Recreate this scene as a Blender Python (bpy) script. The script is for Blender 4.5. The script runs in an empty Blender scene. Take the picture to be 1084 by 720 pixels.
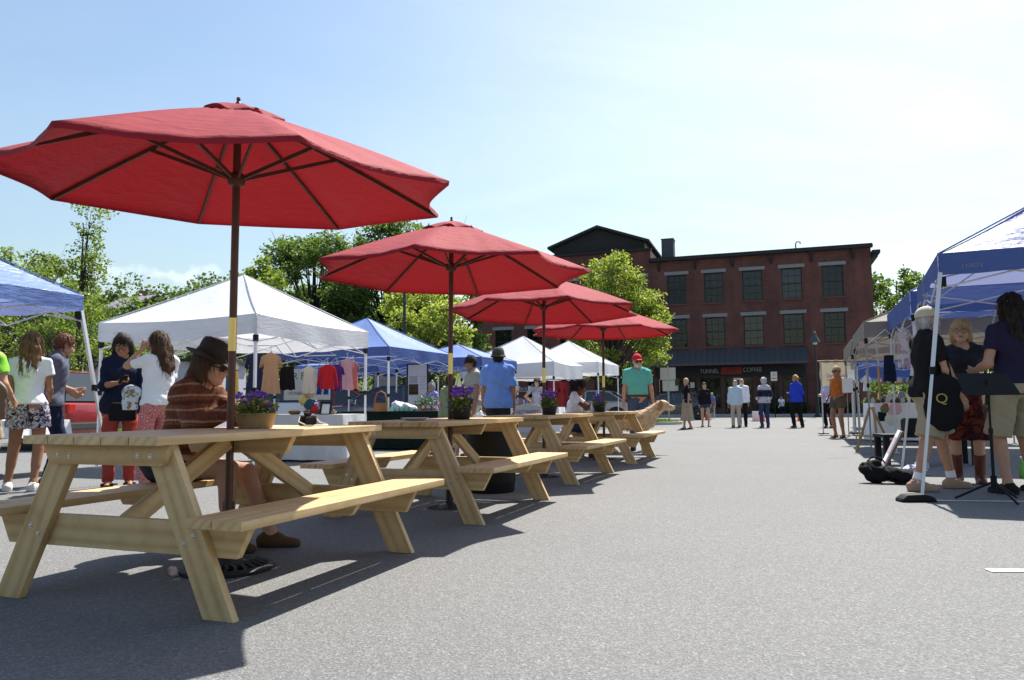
import bpy, bmesh, math, random
import numpy as np
from mathutils import Vector, Matrix, Euler
random.seed(11)
RNG = np.random.default_rng(11)
R = math.radians
SC = bpy.context.scene
COL = SC.collection
V3 = lambda *a: np.array(a, dtype=float)

# ------------------------------------------------------------------ camera
F_PX, PITCH, ROLL, CAM_H = 800.56, 0.0862, -0.0088, 0.8654
FWD = V3(0, math.cos(PITCH), math.sin(PITCH))
UP0 = V3(0, -math.sin(PITCH), math.cos(PITCH))
RT0 = V3(1, 0, 0)
RT = math.cos(ROLL)*RT0+math.sin(ROLL)*UP0
UPV = -math.sin(ROLL)*RT0+math.cos(ROLL)*UP0

def at(px, py, Y):
    """point of the place seen at photo pixel (px, py), at distance Y"""
    d = FWD+(px-542)/F_PX*RT-(py-360)/F_PX*UPV
    return V3(0, 0, CAM_H)+d*(Y/d[1])

def gx(px, Y):
    """ground x under pixel column px at distance Y"""
    return (px-542)/F_PX*(Y*math.cos(PITCH)+(-CAM_H*.5)*math.sin(PITCH))

def camera():
    cd = bpy.data.cameras.new('camera'); co = bpy.data.objects.new('camera', cd)
    COL.objects.link(co)
    m = Matrix.Identity(4)
    for i in range(3):
        m[i][0], m[i][1], m[i][2] = RT[i], UPV[i], -FWD[i]
    m[2][3] = CAM_H
    co.matrix_world = m
    cd.sensor_width = 36; cd.lens = F_PX/1084*36
    cd.clip_end = 3000; cd.clip_start = .05
    SC.camera = co

# ------------------------------------------------------------------ materials
MATS = {}

class NT:
    def __init__(s, m):
        s.t = m.node_tree; s.n = s.t.nodes; s.l = s.t.links
        s.n.clear(); s.out = s.n.new('ShaderNodeOutputMaterial')
    def __call__(s, typ, ins=None, **kw):
        nd = s.n.new('ShaderNode'+typ)
        for k, v in kw.items(): setattr(nd, k, v)
        for k, v in (ins or {}).items():
            i = nd.inputs[k]
            if isinstance(v, bpy.types.NodeSocket): s.l.new(v, i)
            else:
                if i.type == 'RGBA' and len(v) == 3: v = (*v, 1)
                i.default_value = v
        return nd
    def ramp(s, fac, stops):
        r = s('ValToRGB', {'Fac': fac}); e = r.color_ramp.elements
        while len(e) < len(stops): e.new(.5)
        for q, (p, c) in zip(e, stops): q.position = p; q.color = (*c, 1)
        return r.outputs['Color']
    def mix(s, fac, a, b, mode='MIX'):
        m = s('Mix', data_type='RGBA', blend_type=mode)
        for sock, v in ((m.inputs[0], fac), (m.inputs[6], a), (m.inputs[7], b)):
            if isinstance(v, bpy.types.NodeSocket): s.l.new(v, sock)
            elif sock.type == 'RGBA': sock.default_value = (*v, 1)
            else: sock.default_value = v
        return m.outputs[2]
    def done(s, shader): s.l.new(shader, s.out.inputs['Surface'])

def newmat(name):
    m = bpy.data.materials.new(name); m.use_nodes = True
    return m, NT(m)

def lerp3(c, k): return tuple(max(0, min(1, x*k)) for x in c)

def mat(name, color, rough=.6, var=.12, scale=8, bump=.0, bscale=60, metal=0, spec=.4, trans=0, coat=0):
    """plain material with soft colour variation, optional bump and translucency"""
    if name in MATS: return MATS[name]
    m, n = newmat(name)
    tc = n('TexCoord').outputs['Object']
    nz = n('TexNoise', {'Vector': tc, 'Scale': scale, 'Detail': 5})
    col = n.mix(nz.outputs['Fac'], lerp3(color, 1-var), lerp3(color, 1+var))
    ins = {'Base Color': col, 'Roughness': rough, 'Metallic': metal, 'Specular IOR Level': spec}
    if coat: ins['Coat Weight'] = coat; ins['Coat Roughness'] = .08
    if bump:
        bn = n('TexNoise', {'Vector': tc, 'Scale': bscale, 'Detail': 4})
        ins['Normal'] = n('Bump', {'Height': bn.outputs['Fac'], 'Strength': bump, 'Distance': .01}).outputs[0]
    b = n('BsdfPrincipled', ins); sh = b.outputs[0]
    if trans:
        tl = n('BsdfTranslucent', {'Color': col})
        if 'Normal' in ins: n.l.new(ins['Normal'], tl.inputs['Normal'])
        mx = n('MixShader', {0: trans, 1: sh, 2: tl.outputs[0]}); sh = mx.outputs[0]
    n.done(sh); MATS[name] = m
    return m

def canvas_mat(name, color, trans=.4, wr=.5, rough=.75, back=None, spec=.12, sheen=0):
    """woven canvas with wrinkles that lets daylight through"""
    if name in MATS: return MATS[name]
    m, n = newmat(name)
    tc = n('TexCoord').outputs['Object']
    n1 = n('TexNoise', {'Vector': tc, 'Scale': 2.2, 'Detail': 4, 'Distortion': 1.2})
    mp = n('Mapping', {'Vector': tc, 'Scale': (1.3, 1.3, 6)})
    n2 = n('TexNoise', {'Vector': mp.outputs[0], 'Scale': 5, 'Detail': 3, 'Distortion': .6})
    n3 = n('TexNoise', {'Vector': tc, 'Scale': 240, 'Detail': 1})
    h = n('Math', {0: n1.outputs['Fac'], 1: n2.outputs['Fac']}, operation='ADD')
    h2 = n('Math', {0: n3.outputs['Fac'], 1: .05}, operation='MULTIPLY')
    h3 = n('Math', {0: h.outputs[0], 1: h2.outputs[0]}, operation='ADD')
    bp = n('Bump', {'Height': h3.outputs[0], 'Strength': wr, 'Distance': .05}).outputs[0]
    col = n.mix(n2.outputs['Fac'], lerp3(color, .9), lerp3(color, 1.08))
    col = n.mix(n('ObjectInfo').outputs['Random'], col, n.mix(1.0, col, (.86, .88, .9), 'MULTIPLY'))
    d = n('BsdfPrincipled', {'Base Color': col, 'Roughness': rough, 'Specular IOR Level': spec, 'Normal': bp, 'Sheen Weight': sheen, 'Sheen Roughness': .45})
    t = n('BsdfTranslucent', {'Color': back or col, 'Normal': bp})
    n.done(n('MixShader', {0: trans, 1: d.outputs[0], 2: t.outputs[0]}).outputs[0])
    MATS[name] = m
    return m

def wood_mat(name, light, dark, uv=True, gloss=.55):
    if name in MATS: return MATS[name]
    m, n = newmat(name)
    tc = n('TexCoord').outputs['UV' if uv else 'Object']
    mp = n('Mapping', {'Vector': tc, 'Scale': (.9, 6, 6)})
    w = n('TexWave', {'Vector': mp.outputs[0], 'Scale': .85, 'Distortion': 9.0, 'Detail': 2.0, 'Detail Scale': .55, 'Detail Roughness': .55}, wave_type='BANDS', bands_direction='Y')
    mp2 = n('Mapping', {'Vector': tc, 'Scale': (4, 120, 120)})
    fine = n('TexNoise', {'Vector': mp2.outputs[0], 'Scale': 1.5, 'Detail': 5})
    mp3 = n('Mapping', {'Vector': tc, 'Scale': (.35, 4.4, 4.4)})
    big = n('TexNoise', {'Vector': mp3.outputs[0], 'Scale': 1.6, 'Detail': 2})
    mp4 = n('Mapping', {'Vector': tc, 'Scale': (2.2, 6.5, 6.5)})
    vo = n('TexVoronoi', {'Vector': mp4.outputs[0], 'Scale': .55})
    kn = n.ramp(vo.outputs['Distance'], [(0, (1, 1, 1)), (.09, (0, 0, 0))])
    c = n.ramp(w.outputs['Fac'], [(.0, light), (.42, lerp3(light, .96)), (1.0, tuple(.35*a+.65*b for a, b in zip(light, dark)))])
    c = n.mix(n('Math', {0: fine.outputs['Fac'], 1: .5}, operation='MULTIPLY').outputs[0], c, lerp3(light, .78))
    c = n.mix(big.outputs['Fac'], n.mix(1.0, c, (.80, .80, .76), 'MULTIPLY'), n.mix(1.0, c, (1.12, 1.06, .98), 'MULTIPLY'))
    c = n.mix(n('Math', {0: kn, 1: .7}, operation='MULTIPLY').outputs[0], c, lerp3(dark, .35))
    oi = n('ObjectInfo').outputs['Random']
    c = n.mix(oi, n.mix(1.0, c, (.92, .87, .80), 'MULTIPLY'), n.mix(1.0, c, (1.03, 1.04, 1.04), 'MULTIPLY'))
    dt = n('TexNoise', {'Vector': n('TexCoord').outputs['Object'], 'Scale': 7, 'Detail': 5, 'Roughness': .7})
    c = n.mix(1.0, c, n.ramp(dt.outputs['Fac'], [(.35, (.86, .84, .80)), (.55, (1, 1, 1))]), 'MULTIPLY')
    bp = n('Bump', {'Height': n('Math', {0: w.outputs['Fac'], 1: fine.outputs['Fac']}, operation='ADD').outputs[0], 'Strength': .18, 'Distance': .003}).outputs[0]
    b = n('BsdfPrincipled', {'Base Color': c, 'Roughness': gloss, 'Specular IOR Level': .35, 'Normal': bp})
    n.done(b.outputs[0]); MATS[name] = m
    return m

def asphalt_mat():
    m, n = newmat('asphalt')
    tc = n('TexCoord').outputs['Object']
    v1 = n('TexVoronoi', {'Vector': tc, 'Scale': 105})
    v2 = n('TexVoronoi', {'Vector': tc, 'Scale': 210})
    big = n('TexNoise', {'Vector': tc, 'Scale': .22, 'Detail': 6, 'Roughness': .6})
    mid = n('TexNoise', {'Vector': tc, 'Scale': 5, 'Detail': 6, 'Roughness': .7})
    fine = n('TexNoise', {'Vector': tc, 'Scale': 90, 'Detail': 4})
    stone = n.mix(.5, v1.outputs['Color'], v2.outputs['Color'])
    g = n('RGBToBW', {'Color': stone}).outputs[0]
    c = n.ramp(g, [(.2, (.085, .085, .084)), (.5, (.135, .135, .134)), (.72, (.20, .20, .197)), (.9, (.34, .335, .325))])
    c = n.mix(n('Math', {0: mid.outputs['Fac'], 1: .55}, operation='MULTIPLY').outputs[0], c, (.132, .132, .131))
    c = n.mix(1.0, c, n.ramp(big.outputs['Fac'], [(.3, (.92, .92, .92)), (.7, (1.08, 1.08, 1.07))]), 'MULTIPLY')
    st = n('TexNoise', {'Vector': tc, 'Scale': 1.3, 'Detail': 3, 'Distortion': .5})
    stm = n.ramp(st.outputs['Fac'], [(.68, (1, 1, 1)), (.76, (.9, .9, .9))])
    c = n.mix(1.0, c, stm, 'MULTIPLY')
    sp = n('TexVoronoi', {'Vector': n.mix(.05, tc, n('TexNoise', {'Vector': tc, 'Scale': 6}).outputs['Color']), 'Scale': .55})
    c = n.mix(1.0, c, n.ramp(sp.outputs['Distance'], [(.0, (.72, .72, .73)), (.06, (.86, .86, .86)), (.13, (1, 1, 1))]), 'MULTIPLY')
    h = n('Math', {0: v1.outputs['Distance'], 1: fine.outputs['Fac']}, operation='ADD')
    bp = n('Bump', {'Height': h.outputs[0], 'Strength': .55, 'Distance': .006}).outputs[0]
    b = n('BsdfPrincipled', {'Base Color': c, 'Roughness': .82, 'Specular IOR Level': .35, 'Normal': bp})
    n.done(b.outputs[0])
    return m

def brick_mat():
    m, n = newmat('red_brick')
    tc = n('TexCoord').outputs['Object']
    sx = n('SeparateXYZ', {'Vector': tc})
    xy = n('Math', {0: sx.outputs[0], 1: sx.outputs[1]}, operation='ADD')
    cv = n('CombineXYZ', {0: xy.outputs[0], 1: sx.outputs[2]})
    br = n('TexBrick', {'Vector': cv.outputs[0], 'Color1': (.175, .044, .032), 'Color2': (.112, .030, .024), 'Mortar': (.12, .085, .075), 'Scale': 1.0, 'Mortar Size': .012, 'Brick Width': .22, 'Row Height': .075})
    nz = n('TexNoise', {'Vector': tc, 'Scale': .6, 'Detail': 6, 'Roughness': .65})
    c = n.mix(1.0, br.outputs['Color'], n.ramp(nz.outputs['Fac'], [(.3, (.62, .63, .66)), (.7, (1.3, 1.18, 1.12))]), 'MULTIPLY')
    st = n('TexNoise', {'Vector': n('Mapping', {'Vector': tc, 'Scale': (1.6, 1.6, .18)}).outputs[0], 'Scale': 1, 'Detail': 4})
    c = n.mix(1.0, c, n.ramp(st.outputs['Fac'], [(.35, (.78, .8, .82)), (.6, (1, 1, 1))]), 'MULTIPLY')
    bp = n('Bump', {'Height': br.outputs['Fac'], 'Strength': -.3, 'Distance': .01}).outputs[0]
    n.done(n('BsdfPrincipled', {'Base Color': c, 'Roughness': .85, 'Normal': bp}).outputs[0])
    return m

def leaf_mat(name, c1, c2, trans=.45):
    if name in MATS: return MATS[name]
    m, n = newmat(name)
    g = n('NewGeometry')
    col = n.mix(g.outputs['Random Per Island'], c1, c2)
    d = n('BsdfPrincipled', {'Base Color': col, 'Roughness': .5, 'Specular IOR Level': .35})
    tcol = n.mix(1.0, col, (1.25, 1.25, .55), 'MULTIPLY')
    t = n('BsdfTranslucent', {'Color': tcol})
    n.done(n('MixShader', {0: trans, 1: d.outputs[0], 2: t.outputs[0]}).outputs[0])
    MATS[name] = m
    return m

def pattern_mat(name, kind, cols, scale=30, rough=.8):
    """printed or knitted cloth: kind is floral, stripes, bands, medallion"""
    if name in MATS: return MATS[name]
    m, n = newmat(name)
    tc = n('TexCoord').outputs['Object']
    nz = n('TexNoise', {'Vector': tc, 'Scale': 3, 'Detail': 3})
    if kind == 'floral':
        v = n('TexVoronoi', {'Vector': n.mix(.12, tc, n('TexNoise', {'Vector': tc, 'Scale': scale*.8}).outputs['Color']), 'Scale': scale})
        g = n('RGBToBW', {'Color': v.outputs['Color']}).outputs[0]
        k = len(cols)
        c = n.ramp(g, [(i/k, cc) for i, cc in enumerate(cols)]); n.n[-1] if False else None
        for nd in n.n:
            if nd.type == 'VALTORGB': nd.color_ramp.interpolation = 'CONSTANT'
    elif kind == 'medallion':
        v = n('TexVoronoi', {'Vector': tc, 'Scale': scale, 'Randomness': .25})
        c = n.ramp(v.outputs['Distance'], [(0, cols[0]), (.18, cols[1]), (.3, cols[0]), (.42, cols[2]), (.55, cols[0])])
    else:
        w = n('TexWave', {'Vector': tc, 'Scale': scale, 'Distortion': 1.6 if kind == 'stripes' else .4, 'Detail': 2, 'Detail Scale': 1.2}, wave_type='BANDS', bands_direction='Z')
        k = len(cols)
        c = n.ramp(w.outputs['Fac'], [(i/k, cc) for i, cc in enumerate(cols)])
        fib = n('TexNoise', {'Vector': tc, 'Scale': 90, 'Detail': 3})
        c = n.mix(1.0, c, n.ramp(fib.outputs['Fac'], [(.3, (.55, .55, .55)), (.7, (1.3, 1.3, 1.3))]), 'MULTIPLY')
    bn = n('TexNoise', {'Vector': tc, 'Scale': 14, 'Detail': 4})
    bp = n('Bump', {'Height': bn.outputs['Fac'], 'Strength': .3, 'Distance': .02}).outputs[0]
    n.done(n('BsdfPrincipled', {'Base Color': c, 'Roughness': rough, 'Specular IOR Level': .2, 'Normal': bp}).outputs[0])
    MATS[name] = m
    return m

def hair_mat(name, c1, c2):
    if name in MATS: return MATS[name]
    m, n = newmat(name)
    tc = n('TexCoord').outputs['Object']
    mp = n('Mapping', {'Vector': tc, 'Scale': (90, 90, 7)})
    nz = n('TexNoise', {'Vector': mp.outputs[0], 'Scale': 1, 'Detail': 4, 'Distortion': .5})
    b2 = n('TexNoise', {'Vector': tc, 'Scale': 12, 'Detail': 2})
    c = n.mix(nz.outputs['Fac'], c1, c2)
    c = n.mix(1.0, c, n.ramp(b2.outputs['Fac'], [(.3, (.7, .7, .7)), (.7, (1.25, 1.25, 1.25))]), 'MULTIPLY')
    bp = n('Bump', {'Height': nz.outputs['Fac'], 'Strength': .6, 'Distance': .01}).outputs[0]
    n.done(n('BsdfPrincipled', {'Base Color': c, 'Roughness': .6, 'Specular IOR Level': .22, 'Normal': bp}).outputs[0])
    MATS[name] = m
    return m

def glass_dark(name='dark_glass', col=(.012, .014, .016), rough=.06, spec=.9):
    if name in MATS: return MATS[name]
    m, n = newmat(name)
    tc = n('TexCoord').outputs['Object']
    nz = n('TexNoise', {'Vector': tc, 'Scale': 1.2, 'Detail': 2})
    bp = n('Bump', {'Height': nz.outputs['Fac'], 'Strength': .06, 'Distance': .05}).outputs[0]
    n.done(n('BsdfPrincipled', {'Base Color': col, 'Roughness': rough, 'Specular IOR Level': spec, 'Normal': bp}).outputs[0])
    MATS[name] = m
    return m

def window_glass():
    if 'window_glass' in MATS: return MATS['window_glass']
    m, n = newmat('window_glass')
    tc = n('TexCoord').outputs['Object']
    nz = n('TexNoise', {'Vector': tc, 'Scale': .9, 'Detail': 2})
    bp = n('Bump', {'Height': nz.outputs['Fac'], 'Strength': .3, 'Distance': .06}).outputs[0]
    rs = n('MapRange', {0: n('ObjectInfo').outputs['Random'], 3: .30, 4: 1.0}).outputs[0]
    g = n('BsdfPrincipled', {'Base Color': (.012, .017, .015), 'Roughness': .04, 'Specular IOR Level': rs, 'IOR': 1.5, 'Normal': bp})
    t = n('BsdfTransparent', {'Color': (.82, .85, .88)})
    n.done(n('MixShader', {0: .40, 1: g.outputs[0], 2: t.outputs[0]}).outputs[0]); MATS['window_glass'] = m
    return m

# ------------------------------------------------------------------ objects
def thing(name, label, cat, loc=(0, 0, 0), rz=0, group=None):
    o = bpy.data.objects.new(name, None); COL.objects.link(o)
    o.location = tuple(float(x) for x in loc); o.rotation_euler = (0, 0, rz)
    o['label'] = label; o['category'] = cat
    if group: o['group'] = group
    return o

def tag(o, label=None, cat=None, group=None, kind=None):
    if label: o['label'] = label
    if cat: o['category'] = cat
    if group: o['group'] = group
    if kind: o['kind'] = kind
    return o

def copy_tree(o, parent=None):
    c = o.copy(); COL.objects.link(c)
    if parent is not None: c.parent = parent
    for ch in list(o.children): copy_tree(ch, c)
    return c

class MB:
    """collects polygons of one part"""
    def __init__(s): s.v = []; s.f = []; s.m = []; s.uv = []
    def add(s, verts, faces, mi=0, uvs=None):
        b = len(s.v); s.v += [tuple(float(q) for q in p) for p in verts]
        for k, f in enumerate(faces):
            s.f.append([b+i for i in f]); s.m.append(mi)
            s.uv.append(uvs[k] if uvs else [(0, 0)]*len(f))
    def prism(s, poly, o, ax, ay, th, mi=0, L=None):
        """polygon in the (ax, ay) plane at o, thickness th along ax x ay; L = grain axis"""
        o, ax, ay = V3(*o), V3(*ax), V3(*ay)
        n = np.cross(ax, ay); n = n/np.linalg.norm(n)
        P = [o+a*ax+b*ay for a, b in poly]; k = len(P)
        vs = [p-n*th/2 for p in P]+[p+n*th/2 for p in P]
        fs = [list(range(k))[::-1], list(range(k, 2*k))]+[[i, (i+1) % k, k+(i+1) % k, k+i] for i in range(k)]
        L = ax if L is None else V3(*L); L = L/np.linalg.norm(L)
        W = ay-np.dot(ay, L)*L
        if np.linalg.norm(W) < 1e-6: W = ax-np.dot(ax, L)*L
        W = W/np.linalg.norm(W); N2 = np.cross(L, W)
        ou, ov = random.uniform(0, 50), random.uniform(0, 50)
        uvs = [[(float(vs[i]@L)+ou, float(vs[i]@W)+float(vs[i]@N2)*.9+ov) for i in f] for f in fs]
        s.add(vs, fs, mi, uvs)
    def box(s, c, size, rz=0, mi=0, axes=None, L=None):
        if axes is None:
            ax, ay = V3(math.cos(rz), math.sin(rz), 0), V3(-math.sin(rz), math.cos(rz), 0)
        else: ax, ay = axes
        a, b = size[0]/2, size[1]/2
        s.prism([(-a, -b), (a, -b), (a, b), (-a, b)], c, ax, ay, size[2], mi, L)
    def board(s, p0, p1, w, th, nrm, mi=0):
        """plank from p0 to p1, width w, thickness th along nrm"""
        p0, p1, nrm = V3(*p0), V3(*p1), V3(*nrm)
        ax = p1-p0; ln = np.linalg.norm(ax); ax = ax/ln
        ay = np.cross(nrm, ax); ay = ay/np.linalg.norm(ay)
        s.prism([(0, -w/2), (ln, -w/2), (ln, w/2), (0, w/2)], p0, ax, ay, th, mi)
    def tube(s, pts, r, n=8, mi=0, caps=True):
        pts = [V3(*p) for p in pts]; k = len(pts)
        rs = [r]*k if np.isscalar(r) else list(r)
        vs = []; prev = None
        for i, p in enumerate(pts):
            t = pts[min(i+1, k-1)]-pts[max(i-1, 0)]; t = t/(np.linalg.norm(t)+1e-9)
            if prev is None:
                a = np.cross(t, V3(0, 0, 1) if abs(t[2]) < .9 else V3(1, 0, 0))
            else: a = prev-np.dot(prev, t)*t
            a = a/np.linalg.norm(a); prev = a; b = np.cross(t, a)
            for j in range(n):
                q = 2*math.pi*j/n
                vs.append(p+rs[i]*(math.cos(q)*a+math.sin(q)*b))
        fs = [[i*n+j, i*n+(j+1) % n, (i+1)*n+(j+1) % n, (i+1)*n+j] for i in range(k-1) for j in range(n)]
        if caps: fs += [list(range(n))[::-1], [(k-1)*n+j for j in range(n)]]
        s.add(vs, fs, mi)
    def lathe(s, prof, n=24, c=(0, 0, 0), mi=0, M=None, sq=1.0, caps=False):
        vs = []; c = V3(*c)
        for r, z in prof:
            for j in range(n):
                q = 2*math.pi*j/n
                p = V3(r*math.cos(q), r*math.sin(q)*sq, z)
                if M is not None: p = np.array(M)@p
                vs.append(c+p)
        k = len(prof)
        fs = [[i*n+j, i*n+(j+1) % n, (i+1)*n+(j+1) % n, (i+1)*n+j] for i in range(k-1) for j in range(n)]
        if caps: fs += [list(range(n))[::-1], [(k-1)*n+j for j in range(n)]]
        s.add(vs, fs, mi)
    def grid(s, P, mi=0, flip=False, closed=False):
        """P: list of rows of points"""
        h, w = len(P), len(P[0]); vs = [p for r in P for p in r]
        fs = []
        for i in range(h-1):
            for j in range(w if closed else w-1):
                f = [i*w+j, i*w+(j+1) % w, (i+1)*w+(j+1) % w, (i+1)*w+j]
                fs.append(f[::-1] if flip else f)
        uvs = None
        s.add(vs, fs, mi, uvs)
    def build(s, name, mats, parent=None, smooth=False, bevel=0, loc=None, angle=None):
        me = bpy.data.meshes.new(name)
        me.from_pydata(s.v, [], s.f)
        mats = mats if isinstance(mats, (list, tuple)) else [mats]
        for m in mats: me.materials.append(m)
        me.polygons.foreach_set('material_index', s.m)
        uvl = me.uv_layers.new(name='UVMap')
        flat = [c for f in s.uv for u in f for c in u]
        if len(flat) == 2*len(me.loops): uvl.data.foreach_set('uv', flat)
        if bevel:
            bm = bmesh.new(); bm.from_mesh(me)
            es = [e for e in bm.edges if len(e.link_faces) == 2 and e.calc_face_angle(0) > .5]
            bmesh.ops.bevel(bm, geom=es, offset=bevel, segments=2, affect='EDGES', profile=.6, clamp_overlap=True)
            bm.to_mesh(me); bm.free()
        if smooth:
            me.polygons.foreach_set('use_smooth', [True]*len(me.polygons))
            try: me.set_sharp_from_angle(angle=angle or R(40))
            except Exception: pass
        me.update()
        o = bpy.data.objects.new(name, me); COL.objects.link(o)
        if parent is not None: o.parent = parent
        if loc is not None: o.location = loc
        return o

def np_mesh(name, verts, quads, mats, parent=None, smooth=True, fm=None):
    verts = np.asarray(verts, dtype=np.float32); quads = np.asarray(quads, dtype=np.int32)
    me = bpy.data.meshes.new(name); k = quads.shape[1]
    me.vertices.add(len(verts)); me.vertices.foreach_set('co', verts.ravel())
    me.loops.add(quads.size); me.loops.foreach_set('vertex_index', quads.ravel())
    me.polygons.add(len(quads))
    me.polygons.foreach_set('loop_start', np.arange(0, quads.size, k, dtype=np.int32))
    me.polygons.foreach_set('loop_total', np.full(len(quads), k, dtype=np.int32))
    for m in (mats if isinstance(mats, (list, tuple)) else [mats]): me.materials.append(m)
    if fm is not None: me.polygons.foreach_set('material_index', np.asarray(fm, dtype=np.int32))
    if smooth: me.polygons.foreach_set('use_smooth', np.ones(len(quads), dtype=bool))
    me.update(calc_edges=True); me.validate()
    o = bpy.data.objects.new(name, me); COL.objects.link(o)
    if parent is not None: o.parent = parent
    return o

def text(name, s, size, M, m, parent=None, extrude=.002, spacing=1.0, width=None):
    cu = bpy.data.curves.new('lettering', 'FONT'); cu.body = s; cu.size = size; cu.extrude = extrude
    cu.align_x = 'CENTER'; cu.align_y = 'CENTER'; cu.space_character = spacing
    tmp = bpy.data.objects.new('lettering', cu); COL.objects.link(tmp)
    dg = bpy.context.evaluated_depsgraph_get()
    me = bpy.data.meshes.new_from_object(tmp.evaluated_get(dg))
    bpy.data.objects.remove(tmp); bpy.data.curves.remove(cu)
    me.materials.clear(); me.materials.append(m); me.name = name
    if width:
        xs = [v.co.x for v in me.vertices]; k = width/(max(xs)-min(xs))
        for v in me.vertices: v.co.x *= k
    o = bpy.data.objects.new(name, me); COL.objects.link(o)
    if parent is not None: o.parent = parent
    o.matrix_local = M
    return o

def frame(o, x, y):
    """matrix with local x, y axes at origin o"""
    x, y = Vector(x).normalized(), Vector(y).normalized(); z = x.cross(y)
    m = Matrix.Identity(4)
    for i in range(3): m[i][0], m[i][1], m[i][2], m[i][3] = x[i], y[i], z[i], o[i]
    return m

# ------------------------------------------------------------------ implicit surfaces (bodies, cloth, animals)
def cone(a, b, ra, rb, flat=None, cut=False, sub=False, k=None):
    return dict(t='c', a=V3(*a), b=V3(*b), ra=ra, rb=rb, flat=flat, cut=cut, sub=sub, k=k)
def ell(c, r, M=None, sub=False, k=None):
    return dict(t='e', c=V3(*c), r=V3(*r), M=None if M is None else np.array(M), sub=sub, k=k)

def sdf(prims, vox, k=.03, planes=(), noise=0, nf=9, fn=None, pad=.03):
    los, his = [], []
    for p in prims:
        if p['t'] == 'c':
            r = max(p['ra'], p['rb'])
            los.append(np.minimum(p['a'], p['b'])-r); his.append(np.maximum(p['a'], p['b'])+r)
        else:
            r = max(p['r']); rr = p['r'] if p['M'] is None else V3(r, r, r)
            los.append(p['c']-rr); his.append(p['c']+rr)
        p['lo'], p['hi'] = los[-1], his[-1]
    A = [i for i, p in enumerate(prims) if not p['sub']]
    lo = np.min([los[i] for i in A], 0)-pad-2*vox; hi = np.max([his[i] for i in A], 0)+pad+2*vox
    n = np.ceil((hi-lo)/vox).astype(int)+1
    D = np.full(n, .4)
    ax = [lo[i]+vox*np.arange(n[i]) for i in range(3)]
    for p in prims:
        kk = p['k'] if p['k'] is not None else k
        e = kk+3*vox+.01
        i0 = np.clip(np.floor((p['lo']-e-lo)/vox).astype(int), 0, n-1); i1 = np.clip(np.ceil((p['hi']+e-lo)/vox).astype(int)+1, 1, n)
        if np.any(i1 <= i0): continue
        sl = tuple(slice(i0[i], i1[i]) for i in range(3))
        X = np.stack(np.meshgrid(*[ax[i][sl[i]] for i in range(3)], indexing='ij'), -1)
        if p['t'] == 'c':
            q = X-p['a']; ba = p['b']-p['a']; L2 = ba@ba+1e-12
            sc = 1.0
            if p['flat'] is not None:
                fa, ff = p['flat']; fa = V3(*fa); fa = fa/np.linalg.norm(fa)
                g = fa-(fa@ba)/L2*ba
                if np.linalg.norm(g) > 1e-6:
                    g = g/np.linalg.norm(g); q = q+(q@g)[..., None]*g*(1/ff-1); sc = min(1, ff)
            t = np.clip((q@ba)/L2, 0, 1)
            d = (np.linalg.norm(q-t[..., None]*ba, axis=-1)-(p['ra']+(p['rb']-p['ra'])*t))*max(sc, .6)
            if p['cut']:
                u = ba/math.sqrt(L2); s1 = (X-p['b'])@u
                d = np.maximum(d, s1)
        else:
            q = X-p['c']
            if p['M'] is not None: q = q@p['M']
            k0 = np.linalg.norm(q/p['r'], axis=-1); k1 = np.linalg.norm(q/(p['r']**2), axis=-1)+1e-9
            d = k0*(k0-1)/k1
            d = np.where(k0 < 1e-3, -min(p['r']), d)
        o = D[sl]
        if p['sub']:
            h = np.maximum(kk-np.abs(o+d), 0)/max(kk, 1e-6)
            D[sl] = np.maximum(o, -d)+h*h*kk/4
        else:
            h = np.maximum(kk-np.abs(o-d), 0)/max(kk, 1e-6)
            D[sl] = np.minimum(o, d)-h*h*kk/4
    if noise or fn or len(planes):
        X, Y, Z = np.meshgrid(*ax, indexing='ij', sparse=True)
        if noise:
            s = RNG.uniform(0, 6, 6)
            D = D+noise*(np.sin(nf*2.1*X+nf*1.3*Z+s[0])*np.sin(nf*1.7*Y-nf*.9*Z+s[1])+.7*np.sin(nf*3.1*Z+nf*2.3*X+s[2])*np.sin(nf*2.6*Y+s[3])+.5*np.sin(nf*5.3*(X+.6*Z)+s[4])*np.sin(nf*4.7*(Z-.5*Y)+s[5]))
        if fn: D = D+fn(X, Y, Z)
        for pt, nr in planes:
            nr = V3(*nr); nr = nr/np.linalg.norm(nr)
            D = np.maximum(D, (X-pt[0])*nr[0]+(Y-pt[1])*nr[1]+(Z-pt[2])*nr[2])
    # close at the grid border
    for i in range(3):
        sl = [slice(None)]*3
        for q in (0, -1):
            sl[i] = q; D[tuple(sl)] = np.maximum(D[tuple(sl)], vox)
    return nets(D, lo, vox)

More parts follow.
